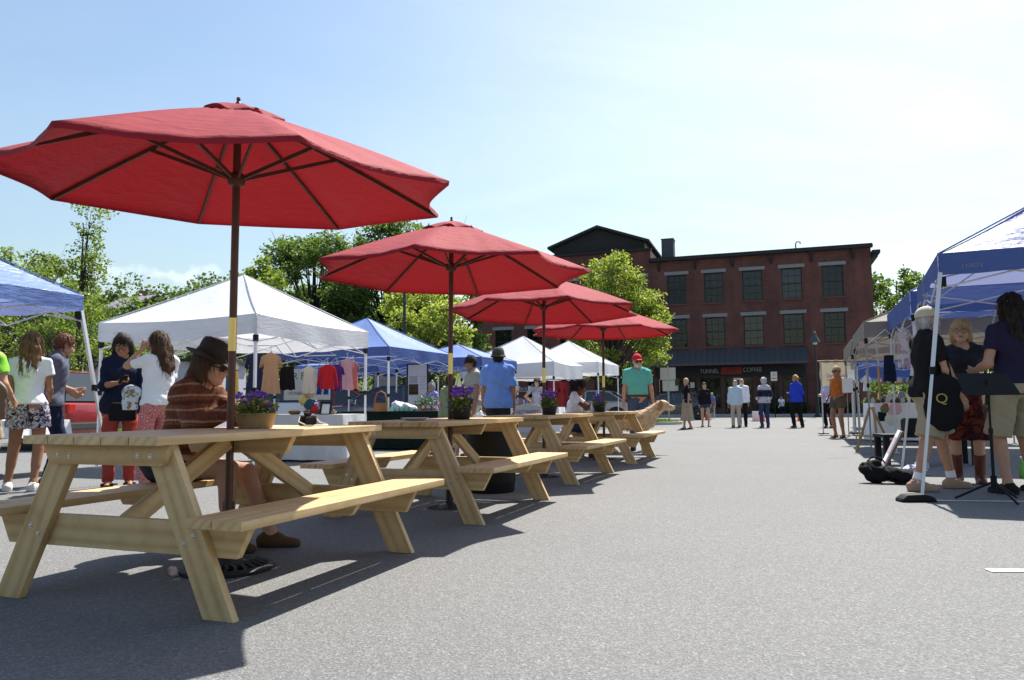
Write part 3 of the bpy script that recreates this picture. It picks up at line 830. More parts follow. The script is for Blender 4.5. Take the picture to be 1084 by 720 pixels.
# ------------------------------------------------------------------ picnic tables and umbrellas
def make_table():
    t = thing('picnic_table', 'x', 'picnic table', group='wooden picnic tables in a row')
    W = wood_mat('pine', (.66, .50, .285), (.46, .285, .12))
    ZN = mat('zinc_bolt', (.55, .55, .55), .35, metal=.9)
    L, Wt, th = 1.80, .775, .038
    h = L/2
    m = MB(); n = 5; gap = .005; bw = (Wt-gap*(n-1))/n; ZT = .75
    for i in range(n):
        v = -Wt/2+bw/2+i*(bw+gap)
        m.board((-h, v, ZT-th/2+random.uniform(-.001, .001)), (h, v, ZT-th/2), bw, th, (0, 0, 1))
    m.build('tabletop', W, t, bevel=.004)
    Bo, Bw, zb = .825, .295, .424
    for s in (-1, 1):
        m = MB(); w2 = (Bw-gap)/2
        for i in range(2):
            v = s*(Bo-Bw+w2/2+i*(w2+gap))
            m.board((-h, v, zb-th/2), (h, v, zb-th/2), w2, th, (0, 0, 1))
        m.build('bench_seat', W, t, bevel=.004)
        m = MB(); v0 = Bo-Bw+.02
        m.prism([(v0, 0), (Bo-.03, 0), (Bo-.075, -.06), (v0+.04, -.06)] if s > 0 else [(-v0, 0), (-v0-.04, -.06), (-Bo+.075, -.06), (-Bo+.03, 0)], (0, 0, zb-th-.001), (0, 1, 0), (0, 0, 1), .038)
        m.build('seat_cleat', W, t, bevel=.003)
    zc = ZT-th
    def bolts(parent, pts, nx):
        for p in pts:
            m = MB(); Mx = Matrix(((0, 0, nx), (0, 1, 0), (1, 0, 0)))
            m.lathe([(.0001, .007), (.005, .007), (.007, .005), (.0085, .002), (.0115, .002), (.012, 0)], 10, c=p, M=Mx)
            m.build('bolt', ZN, parent, smooth=True)
    for e in (-1, 1):
        uo = .757  # plane of the leg frames
        lw = .140
        for s in (-1, 1):
            f = V3(e*uo, s*.612, 0); tp = V3(e*uo, s*.265, zc-.002)
            d = tp-f; hx = lw/2/(d[2]/math.hypot(d[1], d[2]))
            m = MB()
            m.prism([(s*.612-hx, 0), (s*.612+hx, 0), (s*.265+hx, zc-.002), (s*.265-hx, zc-.002)], (e*uo, 0, 0), (0, 1, 0), (0, 0, 1), .038, L=d)
            lg = m.build('leg', W, t, bevel=.003)
            lo = lambda z: s*(.612+(.265-.612)*z/zc)
            bolts(lg, [(e*(uo+.0192), lo(.30)-.04*s*e*e, .30), (e*(uo+.0192), lo(.345)+.03*s, .335)], e)
        m = MB()   # seat beam, inside the legs
        m.prism([(-.74, 0), (.74, 0), (.665, -.142), (-.665, -.142)], (e*(uo-.039), 0, zb-th-.001), (0, 1, 0), (0, 0, 1), .038, L=(0, 1, 0))
        bm_ = m.build('crossbeam', W, t, bevel=.003)
        m = MB()   # top cleat, outside the legs
        m.prism([(-.372, 0), (.372, 0), (.325, -.09), (-.325, -.09)], (e*(uo+.039), 0, zc-.001), (0, 1, 0), (0, 0, 1), .038, L=(0, 1, 0))
        cl = m.build('top_cleat', W, t, bevel=.003)
        bolts(cl, [(e*(uo+.0582), v, zc-.05+dz) for v, dz in ((-.27, 0), (-.20, .004), (.20, -.004), (.27, .003))], e)
        m = MB()   # diagonal brace
        a = V3(e*(uo-.06), 0, .34); bq = V3(e*.045, 0, zc-.02)
        m.board(a, bq, .088, .038, (0, 1, 0)); m.build('brace', W, t, bevel=.003)
    m = MB(); m.prism([(-.36, 0), (.36, 0), (.315, -.088), (.05, -.088), (.05, -.002), (-.05, -.002), (-.05, -.088), (-.315, -.088)][0:4]+[(-.315, -.088)], (0.048, 0, zc-.001), (0, 1, 0), (0, 0, 1), .038, L=(0, 1, 0))
    m.build('top_cleat', W, t, bevel=.003)
    return t

def make_umbrella(tilt=0):
    t = thing('patio_umbrella', 'x', 'umbrella', group='red patio umbrellas over the picnic tables')
    C = canvas_mat('red_canvas', (.38, .022, .036), trans=.27, wr=.3, back=(.17, .007, .009), spec=.2, sheen=.10)
    P = mat('umbrella_wood', (.085, .032, .02), .45, var=.25, scale=20)
    BR = mat('brass', (.75, .56, .22), .28, metal=1, var=.05)
    IR = mat('cast_iron', (.02, .02, .021), .5, bump=.3)
    Rr, zr, zp = 1.217, 2.02, 2.475
    def rad(th, r, z0, z1, R1, sag):
        """canvas between ribs: tips at whole eighths, cloth pulled in and down between"""
        q = (th/(2*math.pi)*8) % 1; w = math.sin(math.pi*q)
        flat = math.cos(math.pi/8)/math.cos(math.pi/8-2*math.pi/8*q)   # straight chord between the ribs
        rr = R1*r*(flat*(1-.068*w*r*r))
        z = z1+(z0-z1)*r-sag*w*r*.5+.012*math.sin(math.pi*r)
        return V3(rr*math.cos(th), rr*math.sin(th), z)
    m = MB(); n = 96
    rows = []
    for i in range(15):
        r = .12+(1-.12)*i/14
        rows.append([rad(2*math.pi*j/n, r, zr, zp, Rr, .028)+V3(0, 0, .0035*math.sin(j*1.7+i*.35)*r+.0035*math.sin(j*2.9+2+i*.2)*(1-r)) for j in range(n)])
    rows.append([rad(2*math.pi*j/n, 1, zr, zp, Rr*.998, .028)-V3(0, 0, .022) for j in range(n)])
    m.grid(rows, closed=True, flip=True)
    m.build('canopy', C, t, smooth=True, angle=R(80))
    m = MB(); rows = []
    for i in range(7):
        r = i/6*1.0
        rows.append([rad(2*math.pi*j/n, max(r, .02), zp-.088, zp+.012, .285, .02)+V3(0, 0, .026*max(0, math.sin(8*2*math.pi*j/n/2*2))*(r > .9)) for j in range(n)])
    rows.append([p+V3(0, 0, -.018) for p in rows[-1]])
    m.grid(rows, closed=True, flip=True); m.build('vent', C, t, smooth=True, angle=R(80))
    for k in range(8):
        a = 2*math.pi*k/8
        pts = [rad(a, r, zr, zp, Rr, 0)-V3(0, 0, .018) for r in np.linspace(.04, .985, 8)]
        m = MB(); nrm = V3(-math.sin(a), math.cos(a), 0)
        for p, q in zip(pts[:-1], pts[1:]): m.board(p, q+(q-p)*.02, .022, .014, nrm)
        rb = m.build('rib', P, t)
        m = MB(); m.board((.028*math.cos(a), .028*math.sin(a), 2.075), pts[3]-V3(0, 0, .008), .020, .012, nrm); m.build('strut', P, t)
    m = MB(); m.tube([(0, 0, .12), (0, 0, 1.16)], .0205, 16); m.tube([(0, 0, 1.30), (0, 0, 2.48)], .0205, 16); m.build('pole', P, t, smooth=True)
    m = MB(); m.tube([(0, 0, 1.14), (0, 0, 1.32)], .0222, 16); m.build('ferrule', BR, t, smooth=True)
    m = MB(); m.lathe([(.02, 2.03), (.042, 2.04), (.046, 2.06), (.046, 2.09), (.036, 2.105), (.02, 2.11)], 16); m.tube([(.0, .03, 2.05), (.004, .032, 1.92)], .002, 5); m.build('hub', P, t, smooth=True)
    m = MB(); m.lathe([(.0001, 2.525), (.008, 2.522), (.012, 2.512), (.008, 2.50), (.016, 2.49), (.02, 2.475)], 12); m.build('finial', P, t, smooth=True)
    m = MB()
    m.lathe([(.245, 0), (.25, .018), (.235, .03), (.215, .03), (.205, .02)], 40); m.lathe([(.10, .018), (.095, .045), (.06, .06), (.032, .075), (.03, .36), (.0205, .36)], 24); m.lathe([(.24, .004), (.0, .004)], 40)
    for k in range(24):
        a = 2*math.pi*k/24; m.tube([(.09*math.cos(a), .09*math.sin(a), .034), (.15*math.cos(a+.08), .15*math.sin(a+.08), .04), (.215*math.cos(a), .215*math.sin(a), .024)], .009, 6)
    m.build('base', IR, t, smooth=True)
    m = MB(); m.tube([(.02, 0, .30), (.055, 0, .30)], .006, 8); m.lathe([(.0001, .0), (.014, .0), (.014, .01), (.0001, .01)], 8, c=(.055, 0, .295)); m.build('knob', IR, t, smooth=True)
    return t

# ------------------------------------------------------------------ canopies
def tent(label, corner, d, side, eave, peak, cloth, val=.27, slant=0, sgn=1, legcol=(.62, .63, .65), group=None, droop=.0, wav=.012, valm=None, legs=4):
    """frame canopy: corner = nearest leg at ground, local x runs away along direction d, local y to the left (sgn=1) or right"""
    t = thing('canopy_tent', label, 'canopy', (*corner, 0), R(d), group)
    LG = mat('leg_metal_%.2f' % legcol[0], legcol, .38, metal=.35, var=.05)
    PL = mat('black_plastic', (.008, .008, .009), .65, spec=.25)
    i0 = slant; A = [V3(i0, sgn*i0, eave), V3(side-i0, sgn*i0, eave), V3(side-i0, sgn*(side-i0), eave), V3(i0, sgn*(side-i0), eave)]
    c = V3(side/2, sgn*side/2, peak)
    m = MB(); N, Mh = 18, 12
    ph = random.uniform(0, 6)
    for k in range(4):
        a, b = A[k], A[(k+1) % 4]; rows = []
        for i in range(Mh+1):
            u = i/Mh; row = []
            for j in range(N+1):
                w = j/N; e = a+(b-a)*w
                p = e+(c-e)*u
                z = eave+(peak-eave)*(u**1.06)-droop*math.sin(math.pi*w)*(1-u)**2
                dp = math.sin(math.pi*w)*(1-u)*math.sin(math.pi*min(1, u*1.0+.0))
                z -= .035*dp
                z += wav*math.sin(math.pi*w)*math.sin(9*w+5*u+ph+k)*math.sin(math.pi*u)
                row.append(V3(p[0], p[1], z))
            rows.append(row)
        m.grid(rows, flip=(sgn < 0))
        o = (b-a); n = np.cross(o, V3(0, 0, 1)); n = n/np.linalg.norm(n)*sgn
        rows = []
        for i in range(5):
            u = i/4; row = []
            for j in range(N*2+1):
                w = j/(N*2); e = a+(b-a)*w
                dr = droop*math.sin(math.pi*w)
                row.append(e+V3(0, 0, -val*u-dr+(.012*u*math.sin(w*21+ph+k)*math.sin(math.pi*w)))+n*(.006+.012*u*math.sin(w*17+ph*2+k)*math.sin(math.pi*w)))
            rows.append(row)
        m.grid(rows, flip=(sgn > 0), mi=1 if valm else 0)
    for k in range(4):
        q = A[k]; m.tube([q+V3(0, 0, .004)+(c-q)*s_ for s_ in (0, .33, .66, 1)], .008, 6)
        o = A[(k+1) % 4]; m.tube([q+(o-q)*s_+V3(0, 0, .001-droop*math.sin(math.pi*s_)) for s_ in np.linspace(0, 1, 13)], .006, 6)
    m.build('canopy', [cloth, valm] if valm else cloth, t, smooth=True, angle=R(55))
    G = [V3(0, 0, 0), V3(side, 0, 0), V3(side, sgn*side, 0), V3(0, sgn*side, 0)]
    ins = .03
    for k in range(legs):
        g = G[k]; a = A[k]+(c-A[k])*0; a = V3(a[0]+np.sign(c[0]-a[0])*ins, a[1]+np.sign(c[1]-a[1])*ins, eave-.03); g = V3(g[0]+np.sign(c[0]-g[0])*ins, g[1]+np.sign(c[1]-g[1])*ins, 0)
        mid = g+(a-g)*.52
        m = MB(); m.board(mid, a, .034, .034, (1, 0, .001)); m.board(g+V3(0, 0, .01), mid, .026, .026, (1, 0, .001))
        lg = m.build('leg', LG, t)
        m = MB(); m.box((g[0], g[1], .008), (.09, .09, .016)); m.build('foot', PL if slant else LG, lg)
        m = MB(); m.box((a[0], a[1], a[2]-val-.03), (.055, .055, .09)); m.build('bracket', PL, lg); m = MB(); m.box(tuple(mid), (.045, .045, .07)); m.build('clamp', PL, lg)
    m = MB()
    for k in range(4):
        a, b = A[k], A[(k+1) % 4]; n = V3(*(c-(a+b)/2)); n[2] = 0; n = n/np.linalg.norm(n)*.03
        a, b = a+n, b+n
        z0, z1 = V3(0, 0, -.07), V3(0, 0, -val-.12); q = (a+b)/2
        m.tube([a+z0, q+z1*1.0], .009, 6); m.tube([a+z1, q+z0], .009, 6); m.tube([q+z0, b+z1], .009, 6); m.tube([q+z1, b+z0], .009, 6)
        m.tube([q+z0, c+V3(0, 0, -.62)], .009, 6); m.tube([q+z1, c+V3(0, 0, -.25)], .009, 6)
    m.tube([c+V3(0, 0, -.75), c+V3(0, 0, -.03)], .014, 8)
    m.build('truss', LG, t)
    return t

def cloth_table(label, c, size, rz, h, cloth, group=None, drop=None, over=True, cat='table', legs=True, name='vendor_table'):
    """folding table; the cloth over it hangs in folds"""
    t = thing(name, label, cat, (*c, 0), rz, group)
    a, b = size[0]/2, size[1]/2
    m = MB(); m.box((0, 0, h-.02), (size[0]-.03, size[1]-.03, .035)); m.build('tabletop', mat('table_plastic', (.7, .7, .68), .5), t)
    if legs:
        for sx in (-1, 1):
            for sy in (-1, 1):
                m = MB(); m.tube([(sx*(a-.15), sy*(b-.08), h-.04), (sx*(a-.12), sy*(b-.06), .01)], .014, 8); m.build('leg', mat('table_leg', (.03, .03, .03), .4), t)
    if over:
        drop = drop if drop is not None else h-.03
        m = MB(); per = []
        for (x0, y0, x1, y1) in ((-a, -b, a, -b), (a, -b, a, b), (a, b, -a, b), (-a, b, -a, -b)):
            L = math.hypot(x1-x0, y1-y0); k = max(8, int(L/.05))
            for j in range(k): per.append((x0+(x1-x0)*j/k, y0+(y1-y0)*j/k))
        ph = random.uniform(0, 6); P = []
        for i in range(8):
            u = i/7; row = []
            s = 0
            for j, (x, y) in enumerate(per):
                r = math.hypot(x, y); w = .03*u*(math.sin(j*.75+ph)+.5*math.sin(j*1.7+ph*2)); f = 1+(.012+.04*u+w)/r
                row.append(V3(x*f, y*f, h+.006-drop*u))
            P.append(row)
        m.grid(P, closed=True, flip=True)
        m.add([V3(x*1.01, y*1.01, h+.008) for x, y in per], [list(range(len(per)))])
        m.build('tablecloth', cloth, t, smooth=True, angle=R(60))
    return t

# ------------------------------------------------------------------ garments on hangers
def garment(name, label, cat, loc, face, kind, m, H=.8, W=.4, group=None, hanger=None, vox=.014):
    """cloth garment hanging from loc (its top) facing heading `face`"""
    t = thing(name, label, cat, loc, R(face-90), group)
    w = W/2; q = MB(); ph = random.uniform(0, 6); nk = 40
    def loft(P, tilt=0):
        """flattened tube of cloth with hanging folds; rows are (z, half width, half depth, centre x)"""
        rows = []; z0, z1 = P[0][0], P[-1][0]
        for z, hw, dp, cx in P:
            t = (z-z0)/(z1-z0); row = []
            for j in range(nk):
                an = 2*math.pi*j/nk; c_, s_ = math.cos(an), math.sin(an)
                f = t*(.010*math.sin(c_*9+ph)+.006*math.sin(c_*17+ph*2+5*z))
                row.append(V3(cx+hw*c_*(1+.03*t*math.sin(an*3+ph)), dp*s_*(abs(s_)**-.35 if abs(s_) > .05 else 1)*.8+f, z-.008*t*math.sin(c_*8+ph)))
            rows.append(row)
        q.grid(rows, closed=True, flip=True)
    d = .022
    if kind in ('dress', 'shirt', 'sweater', 'tank'):
        hem = {'dress': .86, 'shirt': .72, 'sweater': .74, 'tank': .80}[kind]
        prof = [(-.030, .30, d*.5), (-.045, .40, d*.7), (-.075, .62 if kind == 'tank' else .74, d), (-.13, .58 if kind == 'tank' else .72, d*1.1), (-.13-.18*H, .62, d*1.2)]
        for i in range(1, 8): prof.append((-.13-.18*H-(H*.82-.13)*i/7, .62+(hem-.62)*i/7, d*(1.2+.7*i/7)))
        loft([(z, h_*w, p_, 0) for z, h_, p_ in prof])
        if kind != 'tank':
            L = (.72 if kind == 'sweater' else .26)*H
            for s in (-1, 1):
                loft([(-.08-L*i/5, w*(.17-.02*i/5), d*(.9-.2*i/5), s*w*(.66+(.34 if kind == 'sweater' else .24)*i/5)) for i in range(6)])
    elif kind == 'trousers':
        loft([(-.03, w*.7, d, 0), (-.10, w*.78, d*1.2, 0), (-.20, w*.8, d*1.2, 0)])
        for s in (-1, 1): loft([(-.17-(H-.17)*i/5, w*(.40-.06*i/5), d*1.1, s*w*(.40+.12*i/5)) for i in range(6)])
    else: loft([(-.03, w*.70, d*.7, 0), (-.06, w*.78, d, 0)]+[(-.06-(H-.06)*i/7, w*(.78+.2*i/7), d*(1+.8*i/7), 0) for i in range(1, 8)])
    q.build('cloth', m, t, smooth=True, angle=R(75))
    if hanger:
        q = MB(); q.tube([(-w*.8, 0, -.09), (0, 0, -.015), (w*.8, 0, -.09)], .006, 6)
        q.tube([(0, 0, -.015), (0, 0, .03), (.02, 0, .055), (0, 0, .075), (-.018, 0, .06)], .004, 6)
        q.build('hanger', hanger, t)
    return t

# ------------------------------------------------------------------ plants
def leaf_quads(P, size, up=.3, asp=.6):
    """one small bent leaf at every point"""
    n = len(P)
    d = RNG.normal(size=(n, 3)); d[:, 2] *= .7; d /= np.linalg.norm(d, axis=1)[:, None]
    nn = RNG.normal(size=(n, 3))+V3(0, 0, up*2); nn -= (nn*d).sum(1)[:, None]*d; nn /= np.linalg.norm(nn, axis=1)[:, None]+1e-9
    b = np.cross(nn, d); sz = (size*RNG.uniform(.6, 1.35, n))[:, None]
    v = np.stack([P, P+d*sz*.5+b*sz*asp*.5+nn*sz*.08, P+d*sz-nn*sz*.08, P+d*sz*.5-b*sz*asp*.5+nn*sz*.08], 1).reshape(-1, 3)
    return v, np.arange(n*4).reshape(n, 4)

def tree(label, base, H, crown, nleaf, lsize, lm, trunk_r=.12, nl=22, seed=1, blob=.55, clear=.3, name='tree', cat='tree', group=None, bark=(.05, .038, .028), bare=0, lean=(0, 0), dens=1.0, spread=1.0):
    """crown = (rx, ry, rz, centre height); limbs end in leaf clusters of uneven size with gaps between"""
    rg = np.random.default_rng(seed)
    t = thing(name, label, cat, base, 0, group)
    BK = mat('bark_%.3f' % bark[0], bark, .9, var=.3, scale=9, bump=.6, bscale=30)
    m = MB()
    crowns = crown if isinstance(crown, list) else [(*crown, nl, 0, 0)]
    rx, ry, rz, cz = crowns[0][:4]
    top = V3(lean[0], lean[1], H*.9)
    tp = [V3(0, 0, -.05), V3(lean[0]*.1+.02*H*.1, lean[1]*.1, H*.2), V3(lean[0]*.4-.03*H*.1, lean[1]*.4, H*.45), V3(lean[0]*.7, lean[1]*.7, (H*.45+top[2])/2), top]
    m.tube(tp, [trunk_r*1.25, trunk_r, trunk_r*.75, trunk_r*.42, trunk_r*.12], 9)
    cents, rad = [], []
    for i, (rx, ry, rz, cz, nl, ox, oy) in [(i, c) for c in crowns for i in range(c[4])]:
        th = i*2.39996+rg.uniform(-.4, .4); ph = math.acos(1-2*(i+.5)/nl)
        rr = rg.uniform(.55, 1.0)**.6
        c = V3(ox+lean[0]*.8+rx*rr*math.sin(ph)*math.cos(th), oy+lean[1]*.8+ry*rr*math.sin(ph)*math.sin(th), cz+rz*rr*math.cos(ph))
        c += rg.normal(size=3)*blob*.28
        c[2] = max(c[2], clear*H)
        cents.append(c); rad.append(blob*rg.uniform(.55, 1.25))
        q = min(.9, max(.18, (c[2]/H)*.72-.12)); k = int(q*4); k = min(k, 3)
        st = tp[k]+(tp[k+1]-tp[k])*(q*4-k)
        midp = st+(c-st)*.5+V3(0, 0, .12*np.linalg.norm(c-st))*.5
        r0 = trunk_r*.42*(1-q*.6)
        m.tube([st, midp, c], [r0, r0*.6, r0*.2], 6)
        for _ in range(4):
            e = c+rg.normal(size=3)*rad[-1]*.75
            m.tube([midp+(c-midp)*rg.uniform(.2, .9), e], [r0*.25, r0*.08], 4, caps=False)
    for _ in range(bare):
        c = cents[rg.integers(len(cents))]; e = c+V3(rg.normal()*.5, rg.normal()*.5, rg.uniform(.5, 1.1))*blob*1.6
        m.tube([c, (c+e)/2+rg.normal(size=3)*.05, e], [trunk_r*.10, trunk_r*.07, trunk_r*.03], 4, caps=False)
    m.build('trunk', BK, t, smooth=True)
    w = np.array(rad)**2.2; w /= w.sum()
    pts = []
    for c, r, k in zip(cents, rad, (w*nleaf).astype(int)+8):
        # leaves ride on twigs: clusters of clusters
        ns = max(5, k//26); u = rg.normal(size=(ns, 3)); u /= np.linalg.norm(u, axis=1)[:, None]
        sc = c+u*(r*rg.uniform(.35, 1.05, ns)**.8)[:, None]*V3(1, 1, .78)*spread
        a = rg.integers(ns, size=k)
        pts.append(sc[a]+rg.normal(size=(k, 3))*r*.20*V3(1, 1, .7))
    Pt = np.concatenate(pts); Pt = Pt[Pt[:, 2] > clear*H*.7]
    v, f = leaf_quads(Pt, lsize)
    np_mesh('crown', v, f, lm, t, smooth=False)
    return t

def flower_pot(label, loc, kind, seed=0, sc=1.0, rz=0):
    t = thing('flower_pot', label, 'flower pot', loc, rz, 'flower pots on the picnic tables')
    rg = np.random.default_rng(seed)
    m = MB()
    if kind == 'trough':
        P = []
        for (a, b, z) in ((.115, .07, 0), (.13, .08, .045), (.145, .09, .095), (.15, .095, .098), (.15, .095, .108), (.14, .086, .108), (.137, .083, .085)):
            P.append([V3(a*np.sign(math.cos(q))*abs(math.cos(q))**.55, b*np.sign(math.sin(q))*abs(math.sin(q))**.55, z) for q in np.linspace(0, 2*math.pi, 41)[:-1]])
        m.grid(P, closed=True); pm = mat('tan_pot', (.26, .17, .075), .6, var=.3, scale=6)
        rx, ry, z0 = .13, .078, .085
    else:
        m.lathe([(.068, 0), (.075, .01), (.092, .085), (.10, .09), (.10, .105), (.09, .105), (.086, .08)], 28); pm = mat('dark_pot', (.022, .017, .014), .5)
        rx, ry, z0 = .085, .085, .08
    m.add([(m.v[0][0]*0+rx*math.cos(q), ry*math.sin(q), .004) for q in np.linspace(0, 6.283, 25)[:-1]], [list(range(24))])
    m.build('pot', pm, t, smooth=True)
    m = MB(); m.add([(rx*math.cos(q), ry*math.sin(q), z0) for q in np.linspace(0, 6.283, 25)[:-1]], [list(range(24))]); m.build('soil', mat('potting_soil', (.02, .013, .008), .95, bump=.6), t)
    n = 420
    a = rg.uniform(0, 6.283, n); r = np.sqrt(rg.uniform(0, 1.35, n))
    Pt = np.stack([rx*r*np.cos(a), ry*1.1*r*np.sin(a), z0+np.abs(rg.normal(.07, .035, n))*(1.25-.4*r)], 1)
    v, f = leaf_quads(Pt, .034); np_mesh('foliage', v, f, leaf_mat('pot_leaf', (.08, .13, .025), (.22, .29, .06), .4), t, smooth=False)
    m = MB()
    for i in range(34):
        q = rg.uniform(0, 6.283); rr = rx*rg.uniform(0, .8); m.tube([(rr*.6*math.cos(q), rr*.5*math.sin(q), z0), (rr*math.cos(q), rr*math.sin(q)*.7, z0+rg.uniform(.08, .16))], .0022, 4)
    m.build('stems', mat('flower_stem', (.08, .14, .04), .6), t)
    PM = pattern_mat('petunia_purple', 'stripes', [(.26, .12, .60), (.34, .18, .72), (.18, .06, .46)], 9); WH = mat('petal_white', (.75, .62, .55), .6, trans=.3); PK = mat('petal_peach', (.7, .32, .18), .6, trans=.3)
    def bloom(c, s, mm, nrm):
        m = MB(); nrm = V3(*nrm); nrm /= np.linalg.norm(nrm); x = np.cross(nrm, V3(0, 0, 1)+V3(.1, .2, 0)); x /= np.linalg.norm(x); y = np.cross(nrm, x); P = []
        for rr, hh in ((.12, -.45), (.35, -.12), (.7, .05), (1.0, .0)):
            P.append([c+s*(rr*(1+.16*math.cos(5*q)+.05*math.cos(11*q))*(math.cos(q)*x+math.sin(q)*y)+(hh+.10*rr*math.sin(10*q))*nrm) for q in np.linspace(0, 2*math.pi, 31)[:-1]])
        m.grid(P, closed=True); m.build('bloom', mm, t, smooth=True)
    nb = 13 if kind == 'trough' else 12
    for i in range(nb):
        q = rg.uniform(0, 6.283); rr = rg.uniform(.1, 1.0)
        c = V3(rx*1.15*rr*math.cos(q), ry*rr*math.sin(q), z0+rg.uniform(.10, .215)-(.05*rr))
        bloom(c, rg.uniform(.026, .042), PM, (rg.normal()*.6, -abs(rg.normal())*.7-.3, .7))
    for i in range(26 if kind == 'trough' else 9):
        q = rg.uniform(0, 6.283); rr = rg.uniform(.3, 1.15); c = V3(rx*rr*math.cos(q), ry*rr*math.sin(q), z0+rg.uniform(.05, .13))
        bloom(c, rg.uniform(.010, .016), PK if i % 2 else WH, (rg.normal()*.5, -.6, .6))
    t.scale = (sc, sc, sc)
    return t
# ------------------------------------------------------------------ light, sky
SUN_EL, SUN_AZ = R(57.5), R(62)          # azimuth counter-clockwise from +x
def light():
    w = bpy.data.worlds.new('World'); SC.world = w; w.use_nodes = True
    nt = w.node_tree; nt.nodes.clear(); N = nt.nodes.new; L = nt.links.new
    out = N('ShaderNodeOutputWorld'); bg = N('ShaderNodeBackground')
    sky = N('ShaderNodeTexSky'); sky.sky_type = 'NISHITA'; sky.sun_disc = False
    sky.sun_elevation = SUN_EL; sky.sun_rotation = math.pi/2-SUN_AZ
    sky.air_density = 1.6; sky.dust_density = 1.3; sky.ozone_density = 4.0; sky.altitude = 100
    # thin cloud veil and a few low cumulus, laid out by direction in the sky
    tc = N('ShaderNodeTexCoord'); sp = N('ShaderNodeSeparateXYZ'); L(tc.outputs['Generated'], sp.inputs[0])
    ad = N('ShaderNodeMath'); ad.operation = 'ADD'; ad.inputs[1].default_value = .22; L(sp.outputs[2], ad.inputs[0])
    dv = N('ShaderNodeVectorMath'); dv.operation = 'DIVIDE'; L(tc.outputs['Generated'], dv.inputs[0])
    cb = N('ShaderNodeCombineXYZ')
    for i in range(3): L(ad.outputs[0], cb.inputs[i])
    L(cb.outputs[0], dv.inputs[1])
    mp = N('ShaderNodeMapping'); mp.inputs['Scale'].default_value = (.8, 1.5, 1); mp.inputs['Rotation'].default_value = (0, 0, R(-28)); mp.inputs['Location'].default_value = (1.7, .4, 0); L(dv.outputs[0], mp.inputs[0])
    nz = N('ShaderNodeTexNoise'); nz.inputs['Scale'].default_value = 1.15; nz.inputs['Detail'].default_value = 7; nz.inputs['Roughness'].default_value = .58; nz.inputs['Distortion'].default_value = .5; L(mp.outputs[0], nz.inputs['Vector'])
    rp = N('ShaderNodeValToRGB'); e = rp.color_ramp.elements; e[0].position = .30; e[0].color = (.10, .10, .10, 1); e[1].position = .80; e[1].color = (.50, .50, .50, 1); L(nz.outputs['Fac'], rp.inputs[0])
    n2 = N('ShaderNodeTexNoise'); n2.inputs['Scale'].default_value = 17; n2.inputs['Detail'].default_value = 6; L(tc.outputs['Generated'], n2.inputs['Vector'])
    # cumulus low in the sky towards the left of the lot
    vs = N('ShaderNodeVectorMath'); vs.operation = 'SUBTRACT'; L(tc.outputs['Generated'], vs.inputs[0]); cd = at(172, 290, 1.0)-V3(0, 0, CAM_H); cd /= np.linalg.norm(cd); vs.inputs[1].default_value = tuple(cd)
    vm = N('ShaderNodeVectorMath'); vm.operation = 'MULTIPLY'; vm.inputs[1].default_value = (15, 15, 58); L(vs.outputs[0], vm.inputs[0])
    ln = N('ShaderNodeVectorMath'); ln.operation = 'LENGTH'; L(vm.outputs[0], ln.inputs[0])
    sb = N('ShaderNodeMath'); sb.operation = 'SUBTRACT'; sb.inputs[0].default_value = .95; L(ln.outputs['Value'], sb.inputs[1])
    mu = N('ShaderNodeMath'); mu.operation = 'MULTIPLY_ADD'; mu.inputs[1].default_value = 4.2; mu.inputs[2].default_value = -2.1; L(n2.outputs['Fac'], mu.inputs[0])
    a2 = N('ShaderNodeMath'); a2.operation = 'ADD'; L(sb.outputs[0], a2.inputs[0]); L(mu.outputs[0], a2.inputs[1])
    r2 = N('ShaderNodeValToRGB'); e = r2.color_ramp.elements; e[0].position = 0.05; e[0].color = (0, 0, 0, 1); e[1].position = 1.0; e[1].color = (.62, .62, .62, 1); L(a2.outputs[0], r2.inputs[0])
    # the veil thickens towards the sun's side of the sky
    dt = N('ShaderNodeVectorMath'); dt.operation = 'DOT_PRODUCT'; L(tc.outputs['Generated'], dt.inputs[0]); dt.inputs[1].default_value = (.80, .58, .10)
    mr = N('ShaderNodeMapRange'); mr.interpolation_type = 'SMOOTHSTEP'; mr.inputs[1].default_value = .25; mr.inputs[2].default_value = 1.0; mr.inputs[3].default_value = .12; mr.inputs[4].default_value = 1.0; L(dt.outputs['Value'], mr.inputs[0])
    ve = N('ShaderNodeMath'); ve.operation = 'MULTIPLY'; L(rp.outputs[0], ve.inputs[0]); L(mr.outputs[0], ve.inputs[1])
    mxm = N('ShaderNodeMath'); mxm.operation = 'MAXIMUM'; L(ve.outputs[0], mxm.inputs[0]); L(r2.outputs[0], mxm.inputs[1])
    mx = N('ShaderNodeMix'); mx.data_type = 'RGBA'; L(mxm.outputs[0], mx.inputs[0]); L(sky.outputs[0], mx.inputs[6]); mx.inputs[7].default_value = (CLOUD, CLOUD, CLOUD*1.02, 1)
    L(mx.outputs[2], bg.inputs['Color']); bg.inputs['Strength'].default_value = SKY_STR
    L(bg.outputs[0], out.inputs['Surface'])
    ld = bpy.data.lights.new('sun', 'SUN'); ld.energy = SUN_STR; ld.angle = R(.53); ld.color = (1, .955, .88)
    lo = bpy.data.objects.new('sun', ld); COL.objects.link(lo)
    d = Vector((math.cos(SUN_EL)*math.cos(SUN_AZ), math.cos(SUN_EL)*math.sin(SUN_AZ), math.sin(SUN_EL)))
    lo.rotation_euler = d.to_track_quat('Z', 'Y').to_euler(); lo.location = tuple(d*60)
SUN_STR, SKY_STR, CLOUD, EXPO = 5.0, .073, 11.0, 1.03

